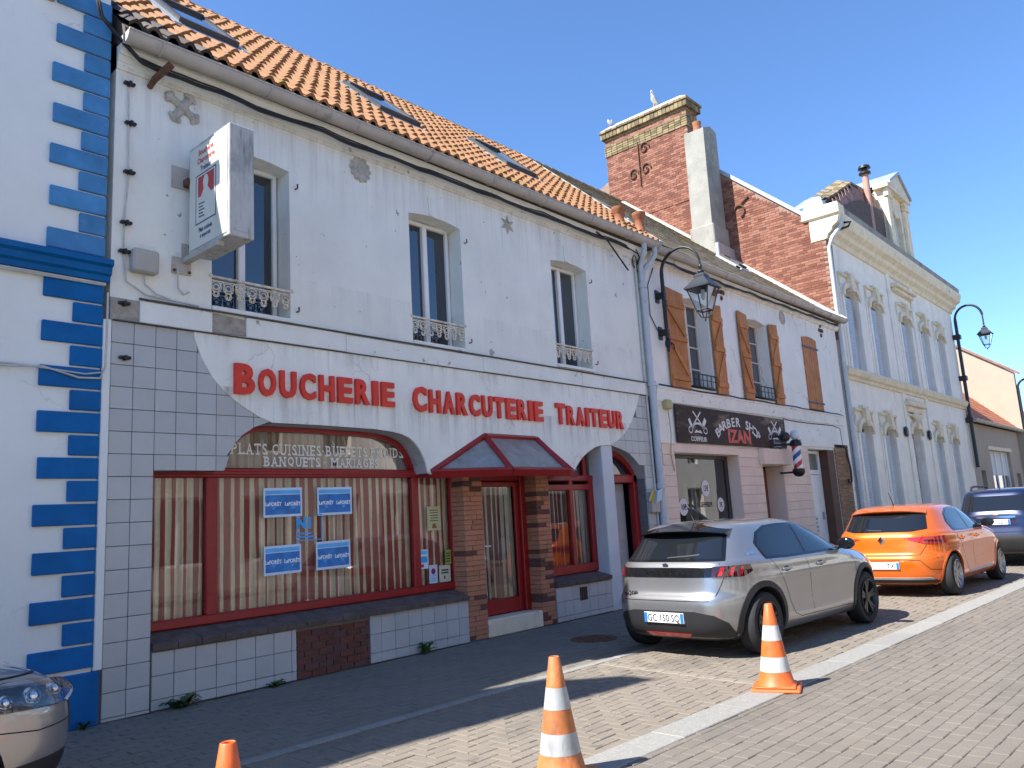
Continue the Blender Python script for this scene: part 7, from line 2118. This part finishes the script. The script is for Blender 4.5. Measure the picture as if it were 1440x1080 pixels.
# ------------------------------------------------------------------ gulls on the chimney stack
M_gw = pm('white_feather', (.74, .73, .70), .8, .05, 9); M_gg = pm('grey_feather', (.32, .34, .36), .8, .1, 9); M_beak = pm('yellow_beak', (.60, .38, .05), .5)
def gull(c, rz, s, label):
    o = thing('gull', label, 'bird', c, 'gulls on the chimney', rz)
    bm_ = MB(); ring = [(-.34, .30, .006, .006), (-.26, .30, .045, .03), (-.12, .285, .085, .075), (.02, .28, .10, .10), (.13, .33, .088, .095), (.19, .43, .058, .062), (.21, .50, .05, .055), (.235, .555, .055, .058), (.27, .575, .042, .042), (.31, .565, .014, .014)]
    n = 12
    for x, z, ry, rz_ in ring:
        for j in range(n): bm_.v.append((x * s, ry * math.cos(2 * math.pi * j / n) * s, (z + rz_ * math.sin(2 * math.pi * j / n)) * s))
    for i in range(len(ring) - 1):
        for j in range(n): bm_.f.append((i * n + j, i * n + (j + 1) % n, (i + 1) * n + (j + 1) % n, (i + 1) * n + j))
    bm_.f.append(tuple(range(n))); bm_.f.append(tuple((len(ring) - 1) * n + j for j in range(n)))
    bm_.build('body', M_gw, o, 70, local=True)
    for e in (-1, 1):
        m = MB(); prof = [(-.40, .29, .004), (-.2, .30, .05), (0, .31, .075), (.12, .34, .05), (.15, .36, .01)]
        for x, z, h_ in prof: m.v += [(x * s, e * (.085 + h_ * .25) * s, (z - h_) * s), (x * s, e * (.105 + h_ * .2) * s, z * s), (x * s, e * (.07) * s, (z + h_ * .9) * s)]
        for i in range(4):
            for j in range(2): m.f.append((i * 3 + j, i * 3 + j + 1, i * 3 + j + 4, i * 3 + j + 3))
        m.build('wing', M_gg, o, 60, local=True)
        m = MB(); m.tube([(.02 * s, e * .04 * s, .22 * s), (.03 * s, e * .04 * s, .01)], .012 * s, 6); m.tube([(.0, e * .04 * s, .008), (.08 * s, e * .05 * s, .006)], .012 * s, 5); m.build('leg', M_beak, o, 60, local=True)
        MB().blob((.262 * s, e * .038 * s, .588 * s), (.009 * s, .006 * s, .009 * s), 8, 5).build('eye', M_black, o, local=True)
    m = MB(); m.tube([(.30 * s, 0, .566 * s), (.36 * s, 0, .560 * s), (.385 * s, 0, .545 * s)], [.016 * s, .012 * s, .003], 8); m.build('beak', M_beak, o, 60, local=True)
gull((GX + .2, 5.35, 15.79), 3.35, .95, 'larger white gull standing high on the chimney cap')
gull((GX - .02, 7.15, 15.70), 1.0, .6, 'small gull at the end of the chimney cap')

# ------------------------------------------------------------------ weeds at the wall foot
def weed(x, y, n, r, h, label, seed):
    rr = random.Random(seed); o = thing('weed', label, 'weed', (x, y, 0), 'weeds at the foot of the walls')
    for k in range(n):
        a = rr.uniform(0, 6.28); l = r * rr.uniform(.5, 1.0); hh = h * rr.uniform(.4, 1.0); w_ = rr.uniform(.018, .038)
        bx_, by_ = rr.uniform(-.3, .3) * r, rr.uniform(-.15, .05) * r
        c, s = math.cos(a), math.sin(a) * .6 - .25
        m = MB(); pts = [(0, 0, 0), (.35, 0, .7), (.7, 0, 1.0), (1, 0, .8)]; wd = [.25, 1, .9, .05]
        for (t, _, z), q in zip(pts, wd):
            px_, py_ = bx_ + c * l * t, by_ + s * l * t
            m.v += [(px_ - s * w_ * q, py_ + c * w_ * q, z * hh), (px_, py_, z * hh - .006), (px_ + s * w_ * q, py_ - c * w_ * q, z * hh)]
        for i in range(3):
            for j in range(2): m.f.append((i * 3 + j, i * 3 + j + 1, i * 3 + j + 4, i * 3 + j + 3))
        m.build('leaf', M_leaf, o, 60, local=True, fix=False)
weed(3.74, -.06, 26, .22, .12, 'leafy weed clump at the foot of the grey tiled wall near the pillar', 1)
weed(6.85, -.06, 22, .14, .15, 'upright weed at the wall foot between brick panel and door', 2)
weed(11.45, -.08, 34, .26, .20, 'bushy weed at the foot of the white column', 3)
weed(2.86, -.08, 10, .10, .08, 'tiny weed at the foot of the blue plinth', 4)
weed(4.75, -.05, 9, .12, .07, 'sparse weed under the tiled wall beside the brick panel', 5)

# ------------------------------------------------------------------ houses on the other side of the street (unseen and invented, for reflections in panes and paintwork)
def opp(x0, x1, h, col, label, nwin, aw=False):
    o = thing('added_opposite_house', label, 'house', ((x0 + x1) / 2, -13.2, 0), 'added houses across the street')
    ws = []; step = (x1 - x0) / nwin
    for i in range(nwin):
        a = x0 + step * (i + .5) - .55
        ws += [[(a, 4.0), (a, 5.9), (a + 1.1, 5.9), (a + 1.1, 4.0)], [(a - .3, .8), (a - .3, 2.7), (a + 1.4, 2.7), (a + 1.4, .8)]]
    MB().plate([(x0, .1), (x1, .1), (x1, h), (x0, h)], ws, -13.4, -13.1).build('wall', pm('opposite_render_' + label.split()[0], col, .9, .06, 1), o)
    MB().box(x0, x1, -20, -13.45, 0, h).build('house_core', M_dark, o)
    for q in ws:
        MB().box(q[0][0], q[2][0], -13.38, -13.36, q[0][1], q[1][1]).build('window', M_glassdark, o)
        xm = (q[0][0] + q[2][0]) / 2; f_ = MB(); f_.cbox(xm - .05, xm + .05, -13.36, -13.3, q[0][1], q[1][1], .01); f_.cbox(q[0][0], q[2][0], -13.36, -13.3, q[1][1] - .08, q[1][1], .01); f_.cbox(q[0][0], q[2][0], -13.36, -13.3, q[0][1], q[0][1] + .08, .01); f_.build('window_frame', M_pvc, o)
    m = MB(); m.plate([(-12.7, h - .05), (-16.6, h + 3.0), (-20.4, h - .05)], [], x0, x1, 'yz'); m.build('roof', pm('opposite_roof', (.22, .10, .06), .85, .15, 3), o)
    if aw:
        m = MB(); m.add([(x0 + .6, -13.08, 3.3), (x1 - .6, -13.08, 3.3), (x1 - .6, -11.6, 2.75), (x0 + .6, -11.6, 2.75), (x0 + .6, -11.6, 2.5), (x1 - .6, -11.6, 2.5)], [(0, 1, 2, 3), (3, 2, 5, 4)]); m.build('awning', pm('cream_awning', (.68, .64, .52), .8, .05, 3), o, fix=False)
opp(-14, -2.2, 6.3, (.74, .70, .62), 'beige house added across the street behind the viewer, mirrored in panes', 4)
opp(-2.1, 9.0, 6.8, (.85, .84, .78), 'cream house added across the street, mirrored in the butcher windows', 4)
opp(9.1, 19.5, 6.4, (.74, .67, .58), 'salmon house added across the street, mirrored in the car paint', 4)
opp(19.6, 34.0, 6.6, (.84, .83, .76), 'pale added house with cream awning across the street, mirrored in the barber window', 5, True)
opp(34.1, 60.0, 6.0, (.80, .77, .70), 'long low house added across the street further down', 8)
